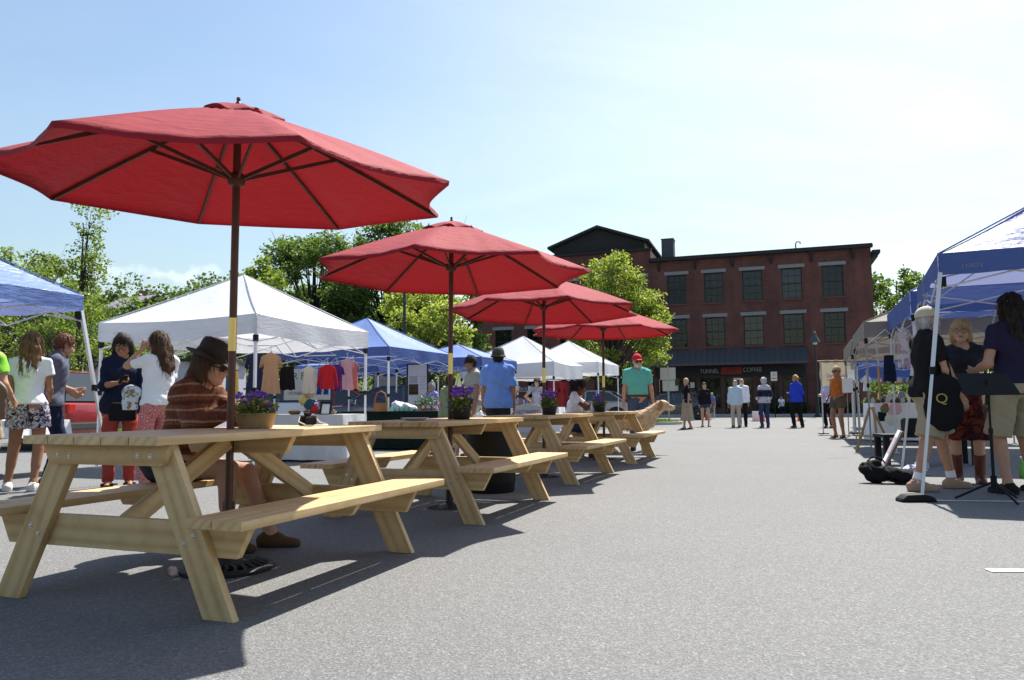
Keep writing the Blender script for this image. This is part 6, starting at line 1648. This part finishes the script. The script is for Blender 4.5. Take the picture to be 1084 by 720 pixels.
text('lettering', 'EAST MARKET', .1, frame((.0, .074, .745), (1, 0, 0), (0, .12, 1)), DT, t, width=.38)
# racks of clothes in the white canopies
for i, (px, c, lb) in enumerate(((586, (.20, .02, .025), 'dark red coat on the rack inside the white canopy'), (592, (.28, .03, .03), 'brighter red coat on the rack inside the white canopy'), (598, (.16, .02, .03), 'maroon coat on the rack inside the white canopy'), (580, (.03, .035, .06), 'black coat on the rack inside the white canopy'))):
    garment('garment', lb, 'garment', at(px, 403, 24.0+.1*i), -80+10*i, 'dress', C_('rack%d' % i, c), 1.1, .42, 'coats on the rack in the white canopy', HND, vox=.02)
rail('dark bar carrying the row of coats', [at(575, 402, 24.0), at(603, 402, 24.3)], .014, HND)
def bookcase(label, c, rz, w, h, n, cat='shelf'):
    t = thing('wooden_shelf', label, cat, (*c, 0), rz)
    W = wood_mat('shelf_pine', (.46, .27, .11), (.30, .16, .06)); q = MB()
    for x in (-w/2, w/2): q.board((x, 0, 0), (x, 0, h), .32, .025, (1, 0, 0))
    q.build('side_panel', W, t)
    for i in range(n):
        z = .08+(h-.1)*i/(n-1); q = MB(); q.box((0, 0, z), (w-.03, .31, .022)); sh = q.build('shelf', W, t)
        if i < n-1:
            x = -w/2+.06
            while x < w/2-.1:
                ww, hh = random.uniform(.05, .13), random.uniform(.10, .24); q = MB(); q.box((x+ww/2, -.03, z+.012+hh/2), (ww*.9, .14, hh)); q.build('goods', mat('goods_%d' % random.randint(0, 6), (.5, .45, .4), .5), sh, bevel=.006); x += ww+random.uniform(.01, .06)
    return t
bookcase('light wooden shelf inside the white canopy', (gx(553, 24.6), 24.6), R(-15), 1.1, 1.75, 5)
# ------------------------------------------------------------------ stalls on the right
tx, ty = 8.86, 16.9
cloth_table('white cloth merchandise table with a flower picture on its front', (tx, ty), (1.75, .8), R(-10), .84, WT)
FP = thing('cloth_print', 'bunch of pink flowers printed on the front of the merchandise cloth', 'picture', at(943, 438, 16.05), R(-12))
m_ = [mat('petal_pink', (.6, .36, .42), .7), mat('leaf_print', (.10, .16, .06), .7), mat('petal_red', (.40, .05, .06), .7), mat('vase_print', (.62, .60, .52), .7)]
for (x, z, rr, k) in ((.09, .10, .13, 0), (.02, .02, .08, 0), (-.12, .10, .09, 1), (-.10, .17, .06, 2), (.0, -.12, .13, 3)):
    q = MB(); q.lathe([(.0001, .012), (rr*.7, .010), (rr, .0)], 20, c=(x, -.02, z), M=Matrix(((1, 0, 0), (0, 0, -1), (0, 1, 0)))); q.build('vase' if k == 3 else 'leaf' if k == 1 else 'flower', m_[k], FP, smooth=True)
for i in range(12):
    px = 919+5.2*i; P0 = at(px, 424, 16.55+RNG.uniform(-.1, .25)); kk = i % 3
    t = thing('trinket', ['small dark jar', 'small metal cup', 'little folded leather pouch'][kk]+' on the white merchandise table, in its row of trinkets', 'trinket', (P0[0], P0[1], .85), RNG.uniform(0, 3), 'trinkets on the white merchandise table')
    c = [(.03, .03, .035), (.45, .44, .42), (.10, .05, .03)][kk]; q = MB()
    if kk < 2: q.lathe([(.0001, 0), (.035, 0), (.045, .03), (.04, .08), (.025, .09), (.028, .11), (.02, .11)], 14); q.build('body', mat('trinket_%d' % kk, c, .35), t, smooth=True)
    else: q.box((0, 0, .03), (.13, .08, .06)); q.build('body', mat('trinket_2', c, .6), t, bevel=.02)
    q = MB(); q.lathe([(.0001, .125), (.03, .12), (.032, .108)], 12) if kk < 2 else q.box((0, -.035, .05), (.05, .02, .03)); q.build('lid' if kk < 2 else 'clasp', mat('trinket_lid', (.25, .22, .2), .4), t)
o = MB(); o.box((0, 0, 0), (.17, .05, .2)); o = o.build('navy_box', NAVY, bevel=.01); P0 = at(934, 441, 16.2); o.location = P0; tag(o, 'small navy pouch hanging on the front of the merchandise table', 'pouch')
bookcase('wooden shelf of goods behind the merchandise table', (gx(963, 18.6), 18.6), R(-20), 1.3, 1.75, 5)
# low black bench with a box on it
t = thing('black_bench', 'low black bench in front of the merchandise table', 'bench', (gx(978, 10.6), 10.6, 0), R(-6))
q = MB(); q.box((0, 0, .40), (1.25, .42, .045)); q.build('seat', BK, t, bevel=.006)
for sx in (-1, 1):
    for sy in (-1, 1): q = MB(); q.box((sx*.575, sy*.16, .188), (.075, .06, .376)); q.build('leg', BK, t)
o = MB(); o.box((0, 0, .10), (.30, .22, .20)); o.box((0, 0, .205), (.26, .2, .02)); o = o.build('black_case', BK, bevel=.012); o.location = (gx(966, 10.6), 10.55, .424); o.rotation_euler = (0, 0, R(-8)); tag(o, 'small black case standing on the low black bench', 'case')
# leaning picture and easel
P0 = at_ground(928, 506); t = thing('picture_board', 'white picture board leaning against the low black bench, seen almost edge on', 'picture', (P0[0], P0[1], 0), R(-78)); t.rotation_euler = (R(-26), 0, R(-114))
q = MB(); q.box((0, 0, .30), (.5, .02, .6)); q.build('panel', mat('board_white', (.72, .72, .74), .6), t); q = MB(); q.box((0, .022, .30), (.52, .02, .61)); q.build('backing', mat('board_brown', (.2, .10, .06), .7), t)
q = MB(); q.box((0, -.0125, .42), (.36, .004, .2)); q.box((0, -.0125, .2), (.36, .004, .05)); q.build('print', mat('print_mauve', (.55, .42, .46), .7), t)
def easel(label, px, Y, h, rz, m_):
    t = thing('easel', label, 'easel', (gx(px, Y), Y, 0), rz)
    for x0, x1, y0 in ((-.30, -.05, 0), (.30, .05, 0), (0, 0, .5)):
        q = MB(); q.board((x0, y0, 0), (x1, .12, h), .04, .022, (0, 1, 0)); q.build('leg', m_, t)
    q = MB(); q.board((-.28, -.03, h*.38), (.28, -.03, h*.38), .06, .03, (0, 0, 1)); q.build('ledge', m_, t)
    return t
EW = wood_mat('easel_wood', (.42, .27, .13), (.28, .16, .07))
easel('wooden easel folded beside the white merchandise table', 916, 12.9, .78, R(-80), EW)
# hanging apron and bags
garment('apron', 'navy apron hanging on a wire hanger from the canopy frame', 'apron', at(941, 374, 11.9), -100, 'skirt', NAVY, .44, .20, None, None)
q = MB(); q.tube([at(919, 364, 11.9), at(937, 349, 11.9), at(952, 362, 11.9)], .007, 6); q.tube([at(927, 358, 11.9), at(930, 385, 11.88)], .012, 6); q.tube([at(947, 358, 11.9), at(946, 385, 11.88)], .012, 6); tag(q.build('hanger', mat('hanger_grey', (.4, .4, .42), .4)), 'wide grey hanger holding the navy apron', 'hanger')
garment('garment', 'cream printed shirt hanging in the blue canopy on the right', 'garment', at(955, 345, 12.6), -110, 'shirt', pattern_mat('cream_print', 'floral', [(.6, .55, .5), (.5, .3, .35), (.65, .6, .5), (.35, .3, .5)], 16), .7, .26, None, HNG)
garment('garment', 'white shirt hanging under the tan canopy', 'garment', at(917, 396, 15.5), -100, 'shirt', WT, .34, .2, None, HNG)
# banner
t = thing('cloth_banner', 'beige cloth banner with purple lettering hung on a wooden frame', 'banner', (gx(887, 21), 21, 0), R(-6))
BG = canvas_mat('beige_canvas', (.52, .45, .33), trans=.25, wr=.3)
zt, zb, w = 2.02, 1.32, .90
q = MB(); q.grid([[V3(-w/2+w*j/20+.01*math.sin(i*.9), -.012+.012*math.sin(j*.9+i*.5)*(i/10), zt-.03+(zb-zt+.03)*i/10) for j in range(21)] for i in range(11)]); q.build('cloth', BG, t, smooth=True)
q = MB()
q.tube([(-.5, 0, zt), (.46, 0, zt)], .014, 8); q.build('crossbar', EW, t)
for x in (-.41, .41): q = MB(); q.board((x, .03, 0), (x, .01, zt), .03, .02, (0, 1, 0)); q.build('post', mat('post_white', (.6, .6, .6), .5), t); q = MB(); q.box((x, .03, .012), (.26, .16, .024)); q.build('foot', BK, t)
for x in (-.25, 0, .25): q = MB(); q.tube([(x-.06, 0, zt), (x+.06, 0, zt)], .024, 8); q.build('loop', mat('loop_tan', (.3, .2, .1), .8), t)
text('lettering', 'Dance Work', .14, frame((0, -.045, 1.60), (1, 0, 0), (0, 0, 1)), mat('print_purple', (.16, .13, .34), .8), t, width=.56)
q = MB(); q.box((-.02, -.036, 1.49), (.5, .003, .03)); q.build('print', mat('print_pale', (.42, .36, .32), .8), t)
for i, (px, py, Y, lb) in enumerate(((897, 408, 15.6, 'white notice sheet taped to the canopy pole'), (901, 397, 15.9, 'smaller white notice sheet above the other'))):
    o = MB(); o.box((0, 0, 0), (.2-.06*i, .006, .30-.08*i)); o = o.build('notice_sheet', PAPER); o.location = at(px, py, Y); o.rotation_euler = (0, 0, R(-15)); tag(o, lb, 'notice')
# music stand
t = thing('music_stand', 'black music stand before the person in khaki shorts, back to camera', 'music stand', (gx(1049, 6.65), 6.65, 0), R(5))
q = MB(); q.prism([(-.26, -.06), (.26, -.06), (.24, .17), (-.24, .17)], (0, -.02, .97), (1, 0, 0), (0, .55, .83), .012); q.box((0, -.08, .925), (.52, .07, .012)); q.build('desk', BK, t, bevel=.003)
q = MB(); q.tube([(0, 0, .12), (0, 0, .6)], .014, 10); q.tube([(0, 0, .6), (0, 0, 1.06)], .010, 10); q.tube([(0, 0, .58), (0, 0, .63)], .02, 10); q.tube([(0, 0, .10), (0, 0, .22)], .026, 10); q.build('pole', BK, t, smooth=True)
for a in (20, 150, 265): q = MB(); c_, s_ = math.cos(R(a)), math.sin(R(a)); q.tube([(.02*c_, .02*s_, .16), (.14*c_, .14*s_, .10), (.30*c_, .30*s_, .015)], .010, 8); q.build('leg', BK, t, smooth=True)
# instrument bag on the ground
P0 = at_ground(948, 513)
SB = .70
t = thing('instrument_bag', 'black instrument bag lying on the asphalt by the leaning board', 'bag', (P0[0], P0[1]+.12, 0), R(-25))
sdf_obj('body', [cone((-.30, 0, .20), (.22, -.04, .12), .11, .13, flat=((0, 0, 1), .8)), cone((-.34, .02, .26), (-.16, .02, .28), .06, .07), ell((.2, 0, .10), (.2, .14, .10)), ell((-.18, -.02, .10), (.16, .13, .10))], .012, BLACK, t, noise=.012, nf=12, planes=[((0, 0, .002), (0, 0, -1))])
q = MB(); q.tube([(-.30, -.04, .33), (-.22, -.05, .40), (-.10, -.05, .38), (-.05, -.04, .30)], .012, 6); q.tube([(.1, -.12, .18), (.0, -.18, .05), (.2, -.2, .02), (.34, -.1, .1)], .012, 6); q.build('strap', BK, t, smooth=True); t.scale = (SB, SB, SB)
o = sdf_obj('striped_cloth', [ell((0, 0, .06), (.14, .09, .06)), ell((.1, .03, .1), (.08, .06, .08))], .01, pattern_mat('blue_white_stripe', 'bands', [(.7, .7, .72), (.08, .14, .45), (.7, .7, .72)], 8), noise=.01, nf=16); P0 = at_ground(973, 504); o.location = (P0[0], P0[1]+.1, 0); tag(o, 'blue and white striped cloth heaped beside the black instrument bag', 'cloth')
o = sdf_obj('paper_bag', [ell((0, 0, .07), (.05, .05, .08))], .01, mat('cream_paper', (.5, .47, .36), .8), noise=.008, nf=25); P0 = at_ground(928, 506); o.location = (P0[0]+.12, P0[1]-.05, 0); tag(o, 'small cream paper bag at the foot of the leaning board', 'bag')
o = MB(); o.prism([(-.16, 0), (.16, 0), (.13, .045), (.04, .07), (-.1, .065), (-.15, .03)], (0, 0, .0), (1, 0, 0), (0, 0, 1), .13); o = o.build('leg_weight', BK, bevel=.02); P0 = at_ground(970, 531); o.location = (P0[0], P0[1], 0); tag(o, 'black weight at the foot of the slanted canopy leg', 'weight')
bottle('green drink bottle on the asphalt behind the music stand', (gx(1079, 8.6), 8.6, 0), (.12, .35, .06), .24)

# ------------------------------------------------------------------ background
car('red car parked behind the thin tree on the left', (gx(6, 17.2), 17.2), R(170), (.24, .014, .013), 'suv')
car('white car parked behind the baby clothes stall', (gx(312, 24.5), 24.5), R(100), (.65, .66, .68), 'suv')
car('red car with sloping windscreen next to the white one', (gx(338, 24), 24.0), R(185), (.40, .03, .035), 'sedan')
car('dark blue car parked behind the basket stall', (gx(408, 21.5), 21.5), R(184), (.05, .065, .10), 'sedan')
car('grey car parked behind the white canopies', (gx(622, 31.5), 31.5), R(160), (.30, .33, .37), 'sedan')
car('dark car parked by the shop behind the back to back signs', (gx(706, 41), 41), R(186), (.02, .02, .023), 'sedan')
cone_marker('orange traffic cone near the red car on the left', (gx(57, 15.5), 15.5, 0), .72)
for px, Y, lb in ((806, 36, 'orange cone with white collar behind the person in striped sweater'), (846, 36, 'orange cone behind the person in royal blue'), (748, 40, 'orange cone behind the person in denim shorts')): cone_marker(lb, (gx(px, Y), Y, 0), .66)
o = MB(); o.box((0, 0, .25), (.5, .05, .46)); o.box((0, .2, .03), (.5, .36, .05)); o = o.build('white_barrier', mat('barrier_white', (.7, .7, .7), .6), bevel=.01); o.location = (gx(801, 36.4), 36.4, 0); tag(o, 'small white upright board beside the orange cone', 'barrier')
# sign posts and lamps
SM = mat('sign_back', (.50, .47, .43), .5, metal=.2); PM_ = mat('galvanised', (.35, .35, .36), .45, metal=.4)
t = thing('sign_post', 'grey post with two pairs of sign plates seen from the back', 'sign', (gx(707.5, 34), 34, .12), R(-8))
q = MB(); q.board((0, .03, 0), (0, .03, 2.45), .07, .04, (0, 1, 0)); q.build('post', PM_, t)
for x, z, w, h in ((-.18, 2.1, .33, .55), (.18, 2.1, .31, .55), (-.13, 1.56, .24, .48), (.16, 1.56, .28, .48)): q = MB(); q.box((x, -.012, z), (w, .008, h)); q.build('sign_plate', SM, t, bevel=.0)
t = thing('parking_sign', 'small white parking sign on a thin dark post by the shop', 'sign', (gx(820, 45), 45, 0), R(-10))
q = MB(); q.tube([(0, .03, 0), (0, .03, 2.75)], .035, 8); q.build('post', BK, t)
q = MB(); q.box((0, -.012, 2.45), (.36, .01, .54)); q.build('sign_plate', mat('sign_white', (.62, .6, .58), .5), t)
q = MB(); q.lathe([(.06, 0), (.085, 0)], 20, c=(0, -.02, 2.55), M=Matrix(((1, 0, 0), (0, 0, -1), (0, 1, 0)))); q.box((0, -.02, 2.33), (.22, .004, .05)); q.build('sign_mark', mat('sign_ink_red', (.42, .05, .04), .6), t)
def lamp(label, px, Y, h, style):
    t = thing('street_lamp', label, 'street lamp', (gx(px, Y), Y, 0))
    DK = mat('lamp_iron', (.02, .026, .03), .45)
    q = MB(); q.lathe([(.001, 0), (.2, 0), (.2, .1), (.13, .18), (.11, .6), (.075, .75), (.06, 2), (.05, h-.9), (.085, h-.86), (.085, h-.8), (.04, h-.78)], 16); q.build('post', DK, t, smooth=True)
    q = MB(); q.lathe([(.30, h-.82), (.31, h-.80), (.24, h-.62), (.13, h-.40), (.09, h-.30), (.09, h-.2), (.03, h-.16), (.025, h), (.001, h+.03)], 22); q.build('lamp_shade', mat('lamp_grey', (.07, .08, .085), .5, metal=.2), t, smooth=True)
    q = MB(); q.lathe([(.001, h-.98), (.12, h-.94), (.16, h-.82)], 16); q.build('globe', mat('lamp_globe', (.6, .6, .58), .2), t, smooth=True)
lamp('dark street lamp with conical shade in front of the mill', 865, 46, 5.35, 0)
lamp('tall black lamp post behind the blue canopy', 427, 26, 6.0, 0)
t = thing('stop_sign', 'red stop sign and dark notice frame among the trees behind the blue canopy', 'sign', (gx(400, 27), 27, 0), R(-5))
q = MB(); q.tube([(0, .03, 0), (0, .03, 2.75)], .03, 8); q.build('post', PM_, t)
q = MB(); q.lathe([(.001, 0), (.36, 0)], 8, c=(0, -.02, 2.35), M=Matrix(((math.cos(.39), math.sin(.39), 0), (0, 0, -1), (-math.sin(.39), math.cos(.39), 0)))); q.build('sign_plate', mat('stop_red', (.42, .03, .03), .5), t)
text('lettering', 'STOP', .22, frame((0, -.03, 2.35), (1, 0, 0), (0, 0, 1)), PAPER, t)
t = board_sign('dark framed notice board behind the blue canopy', at(408, 403, 26), .8, 1.5, R(-6), mat('notice_cream', (.45, .44, .38), .7), 'notice_board', 'notice board', .06, mat('frame_brown', (.05, .03, .025), .6))
q = MB()
for x in (-.36, .36): q.tube([(x, .06, -.7), (x, .06, -at(408, 403, 26)[2])], .05, 8)
q.build('post', mat('frame_brown', (.05, .03, .025), .6), t)

# grass island with kerb under the maple
KS = mat('kerb_stone', (.42, .41, .39), .85, var=.12, scale=3); GR = mat('grass_green', (.07, .11, .025), .9, var=.35, scale=3, bump=.6)
def island(x0, x1, y0, y1, kind):
    m = MB(); r = min(1.2, (y1-y0)/2-.01); out = []
    for cx, cy, a0 in ((x1-r, y1-r, 0), (x0+r, y1-r, 90), (x0+r, y0+r, 180), (x1-r, y0+r, 270)):
        for k in range(9): a = R(a0+90*k/8); out.append((cx+r*math.cos(a), cy+r*math.sin(a)))
    cx, cy = (x0+x1)/2, (y0+y1)/2
    ins = [(cx+(x-cx)*(1-.16/max(abs(x-cx), .5)), cy+(y-cy)*(1-.16/max(abs(y-cy), .5))) for x, y in out]
    m.grid([[V3(x, y, 0) for x, y in out], [V3(x, y, .12) for x, y in out], [V3(x, y, .12) for x, y in ins], [V3(x, y, .04) for x, y in ins]], closed=True, flip=True)
    tag(m.build('kerb', KS), kind='structure')
    m = MB(); m.add([V3(x, y, .10) for x, y in ins], [list(range(len(ins)))]); tag(m.build('lawn', GR), kind='structure')
    n = int((x1-x0)*(y1-y0)*90); pp = np.stack([RNG.uniform(x0+.2, x1-.2, n), RNG.uniform(y0+.2, y1-.2, n), np.full(n, .10)], 1)
    b = RNG.normal(size=(n, 2))*.02; h = RNG.uniform(.05, .12, n); w = .012
    v = np.stack([pp+V3(-w, 0, 0), pp+V3(w, 0, 0), pp+np.stack([b[:, 0]+w*.3, b[:, 1], h], 1), pp+np.stack([b[:, 0]-w*.3, b[:, 1], h], 1)], 1).reshape(-1, 3)
    tag(np_mesh('grass', v, np.arange(4*n).reshape(n, 4), leaf_mat('grass_blade', (.07, .12, .02), (.16, .24, .045), .4), smooth=False), kind='stuff')
island(gx(560, 31), gx(731, 31), 31.5, 36.5, 0)
island(gx(-150, 26), gx(150, 26), 24.0, 31, 0)
island(gx(250, 34), gx(520, 34), 33, 44, 0)
# shrubs along the shop
LM = leaf_mat('leaf_dark', (.018, .035, .010), (.05, .085, .02), .3); LB = leaf_mat('leaf_big', (.058, .105, .03), (.155, .235, .07), .5); LMa = leaf_mat('leaf_maple', (.15, .20, .04), (.33, .40, .10), .52); LL = leaf_mat('leaf_locust', (.09, .14, .03), (.22, .30, .07), .52)
for i, s_ in enumerate((.5, 1.3, 2.1, 2.9, 4.4, 5.2, 6.0)):
    c = MP(s_, -1.3 if s_ < 4 else -.9, .13); rg = np.random.default_rng(50+i); n = 900; t = thing('shrub', ['low dark shrub at the left of the shop planting', 'rounded dark shrub behind the seated person in white', 'dark shrub before the shop window', 'dark shrub by the right awning post', 'shrub under the window right of the awning', 'shrub beside the street lamp', 'shrub at the right end of the mill front'][i], 'shrub', tuple(c), 0, 'shrubs along the mill front')
    d = rg.normal(size=(n, 3)); d /= np.linalg.norm(d, axis=1)[:, None]; pp = d*(rg.uniform(.5, 1, n)**.5)[:, None]*V3(.55, .5, .42)*rg.uniform(.8, 1.1)+V3(0, 0, .42); v, f = leaf_quads(pp, .11); np_mesh('foliage', v, f, LM, t, smooth=False)
    q = MB(); [q.tube([(0, 0, 0), (rg.normal()*.2, rg.normal()*.2, .5)], .015, 5) for _ in range(5)]; q.build('stem', mat('bark_0.050', (.05, .038, .028), .9), t)
# trees
GX = lambda px, Y: (gx(px, Y), Y, 0)
tree('thin honey locust with a feathery top rising behind the blue canopy', GX(79, 20), 6.5, [(2.1, 2.1, 1.1, 3.0, 24, 0, 0), (.14, .14, 1.6, 4.75, 10, .10, 0)], 8500, .085, LL, .085, blob=.42, seed=3, clear=.30, bare=16, bark=(.03, .026, .024), name='locust_tree', dens=1)
tree('bushy tree at the far left behind the blue canopy', GX(2, 25), 6.9, (2.5, 2, 2.2, 4.3), 10000, .13, LL, .1, nl=26, blob=.6, seed=4, clear=.2, name='bushy_tree')
tree('low leafy tree between the red car and the lilac wall', GX(118, 33), 5.6, (2.4, 2, 1.6, 3.6), 7000, .16, LB, .1, nl=22, blob=.7, seed=5, clear=.2, name='leafy_tree')
tree('tall old tree with dark trunk behind the white canopy', GX(330, 43), 11.3, (3.6, 3, 4.2, 6.6), 27000, .20, LB, .27, nl=46, blob=.95, seed=6, clear=.16, name='old_tree', bark=(.022, .018, .016), bare=6)
tree('tall tree behind the second umbrella', GX(408, 45), 12.4, (3.5, 3, 4.6, 7.4), 27000, .21, LB, .30, nl=46, blob=.95, seed=7, clear=.2, name='tall_tree', bark=(.016, .013, .012))
tree('tall tree hidden behind the top of the second umbrella', GX(468, 47), 12.2, (3.0, 3, 4.2, 7.4), 15000, .25, LB, .25, nl=36, blob=.95, seed=17, clear=.2, name='tall_tree', bark=(.022, .018, .016))
tree('pale leafy slender tree left of the old tree', GX(272, 38), 9.0, (1.5, 1.5, 3.0, 5.6), 7500, .18, LL, .13, nl=26, blob=.6, seed=8, clear=.2, name='slender_tree', bare=8)
tree('young yellow green tree behind the blue canopies', GX(452, 28), 5.1, (1.75, 1.5, 1.5, 3.4), 11000, .13, LMa, .08, nl=30, blob=.55, seed=9, clear=.25, name='young_tree')
tree('bright green maple in front of the mill', GX(646, 33.5), 8.0, [(2.35, 2.0, 2.1, 3.9, 44, .45, 0), (1.15, 1.0, 1.5, 6.1, 16, .15, 0), (.9, .8, .8, 5.2, 7, 1.5, 0)], 26000, .125, LMa, .13, blob=.52, seed=10, clear=.24, name='maple_tree', bark=(.045, .038, .032))
tree('rounded tree beyond the right end of the mill', GX(955, 68), 13.2, (3.3, 3, 4.2, 8.0), 9000, .34, LB, .25, nl=30, blob=1.1, seed=12, clear=.2, name='rounded_tree')
tree('lower tree beside the rounded one beyond the mill', GX(996, 66), 11.6, (2.6, 3, 3.6, 7.2), 7000, .34, LB, .25, nl=24, blob=1.1, seed=13, clear=.2, name='rounded_tree')
for i, (px, Y, h) in enumerate(((270, 36, 3.4), (310, 35, 3.0), (350, 36, 3.6), (385, 37, 2.8), (430, 36, 3.0), (480, 37, 3.2), (228, 37, 3.6), (190, 38, 3.8))):
    tree(['dark bush under the slender tree', 'dark bush behind the knitted balls', 'taller dark bush behind the red car', 'dark bush at the foot of the tall tree', 'dark bush behind the lamp post', 'dark bush left of the mill corner', 'bush seen under the white canopy roof', 'bush behind the seated person in fedora'][i], GX(px, Y), h, (1.7, 1.3, h*.42, h*.5), 3200, .17, LM if i % 3 else LB, .07, nl=14, blob=.65, seed=20+i, clear=.06, name='bush', cat='bush', group='bushes behind the left row')
for i, (px, Y, h) in enumerate(((958, 40, 3.4), (1000, 36, 4.2), (1045, 34, 4.6), (1092, 33, 4.8))):
    tree(['leafy bush beside the far end of the right row', 'broad bush behind the right canopies', 'tall bush behind the person with blond hair and glasses', 'tall bush behind the person with dark shaggy hair'][i], GX(px, Y), h, (2.3, 1.6, h*.42, h*.52), 4200, .17, LB, .08, nl=18, blob=.8, seed=60+i, clear=.05, name='bush', cat='bush', group='bushes behind the right row')
# hill with a far wood and a house
m = MB(); rows = []
for i in range(22):
    row = []
    for j in range(40):
        x = -150+j*6.0; y = 62+i*6.0; d = math.exp(-((x+48)/50)**2)*(1-math.exp(-((y-60)/34)**2)); row.append(V3(x, y, -.3+15.5*d))
    rows.append(row)
m.grid(rows); tag(m.build('hill', mat('hill_grass', (.05, .08, .02), .95, var=.3, scale=.2), smooth=True), kind='structure')
hz = lambda x, y: -.3+15.5*math.exp(-((x+48)/50)**2)*(1-math.exp(-((y-60)/34)**2))
pts = []
for _ in range(115):
    x, y = RNG.uniform(-80, -14), RNG.uniform(90, 128); h = RNG.uniform(4.2, 7.0)
    if y < 104 and abs(x+48) < 5.5: continue
    c = V3(x, y, hz(x, y)+h*.55); k = 330
    d = RNG.normal(size=(k, 3)); d /= np.linalg.norm(d, axis=1)[:, None]; pts.append(c+d*(RNG.uniform(.3, 1, k)**.4)[:, None]*V3(h*.5, h*.5, h*.52)+RNG.normal(size=(k, 3))*.25)
v, f = leaf_quads(np.concatenate(pts), .55, asp=.8); tag(np_mesh('far_woods', v, f, leaf_mat('leaf_far', (.05, .085, .022), (.11, .17, .04), .35), smooth=False), kind='stuff')
P0 = at(146, 338, 96); t = thing('hill_house', 'brick house with grey roof on the wooded hill', 'house', (P0[0], P0[1], hz(P0[0], P0[1])-.25), R(62))
q = MB(); q.box((0, 0, 1.7), (6, 7, 3.4)); q.prism([(-3, 0), (3, 0), (0, 1.7)], (0, 0, 3.4), (1, 0, 0), (0, 0, 1), 7.0); q.build('wall', brick_mat(), t)
q = MB()
for s in (-1, 1): q.board((s*1.62, -3.8, 4.32), (s*1.62, 3.8, 4.32), 3.9, .14, V3(s*.493, 0, .87))
q.build('roof', mat('house_roof', (.22, .22, .24), .8), t); q = MB(); q.box((1.6, 1.4, 5.3), (.8, .8, 2.0)); q.build('chimney', mat('house_chimney', (.16, .08, .06), .9), t)
for x in (-1.4, 1.4): sash_window(t, x-.5, x+.5, 1.4, 2.8, -3.52, mat('post_white', (.6, .6, .6), .5), window_glass(), cols=2, rows=2)
# lilac wall of a low shed behind the left stalls
t = thing('pale_shed', 'low lilac grey walled shed behind the thin tree', 'shed', (gx(140, 30), 30, 0), R(-6))
LV = mat('lilac_render', (.44, .43, .52), .85, var=.08, scale=1.5)
q = MB(); q.box((0, 1.5, 1.35), (6.4, 3, 2.7)); q.build('wall', LV, t); q = MB(); q.box((0, 1.5, 2.76), (6.7, 3.3, .12)); q.build('roof', mat('dark_roof', (.03, .031, .034), .8), t)
q = MB(); q.box((1.2, -.02, 1.05), (.95, .05, 2.08)); q.build('door', mat('shed_door', (.30, .30, .36), .6), t, bevel=.01); q = MB(); q.tube([(1.55, -.06, 1.0), (1.55, -.06, 1.15)], .015, 8); q.build('handle', PM_, t)

SC.view_settings.view_transform = 'Standard'; SC.view_settings.look = 'None'; SC.view_settings.gamma = 1; SC.view_settings.use_curve_mapping = False
SC.view_settings.exposure = EXPO
SC.cycles.max_bounces = 8; SC.cycles.transparent_max_bounces = 8; SC.cycles.use_denoising = True
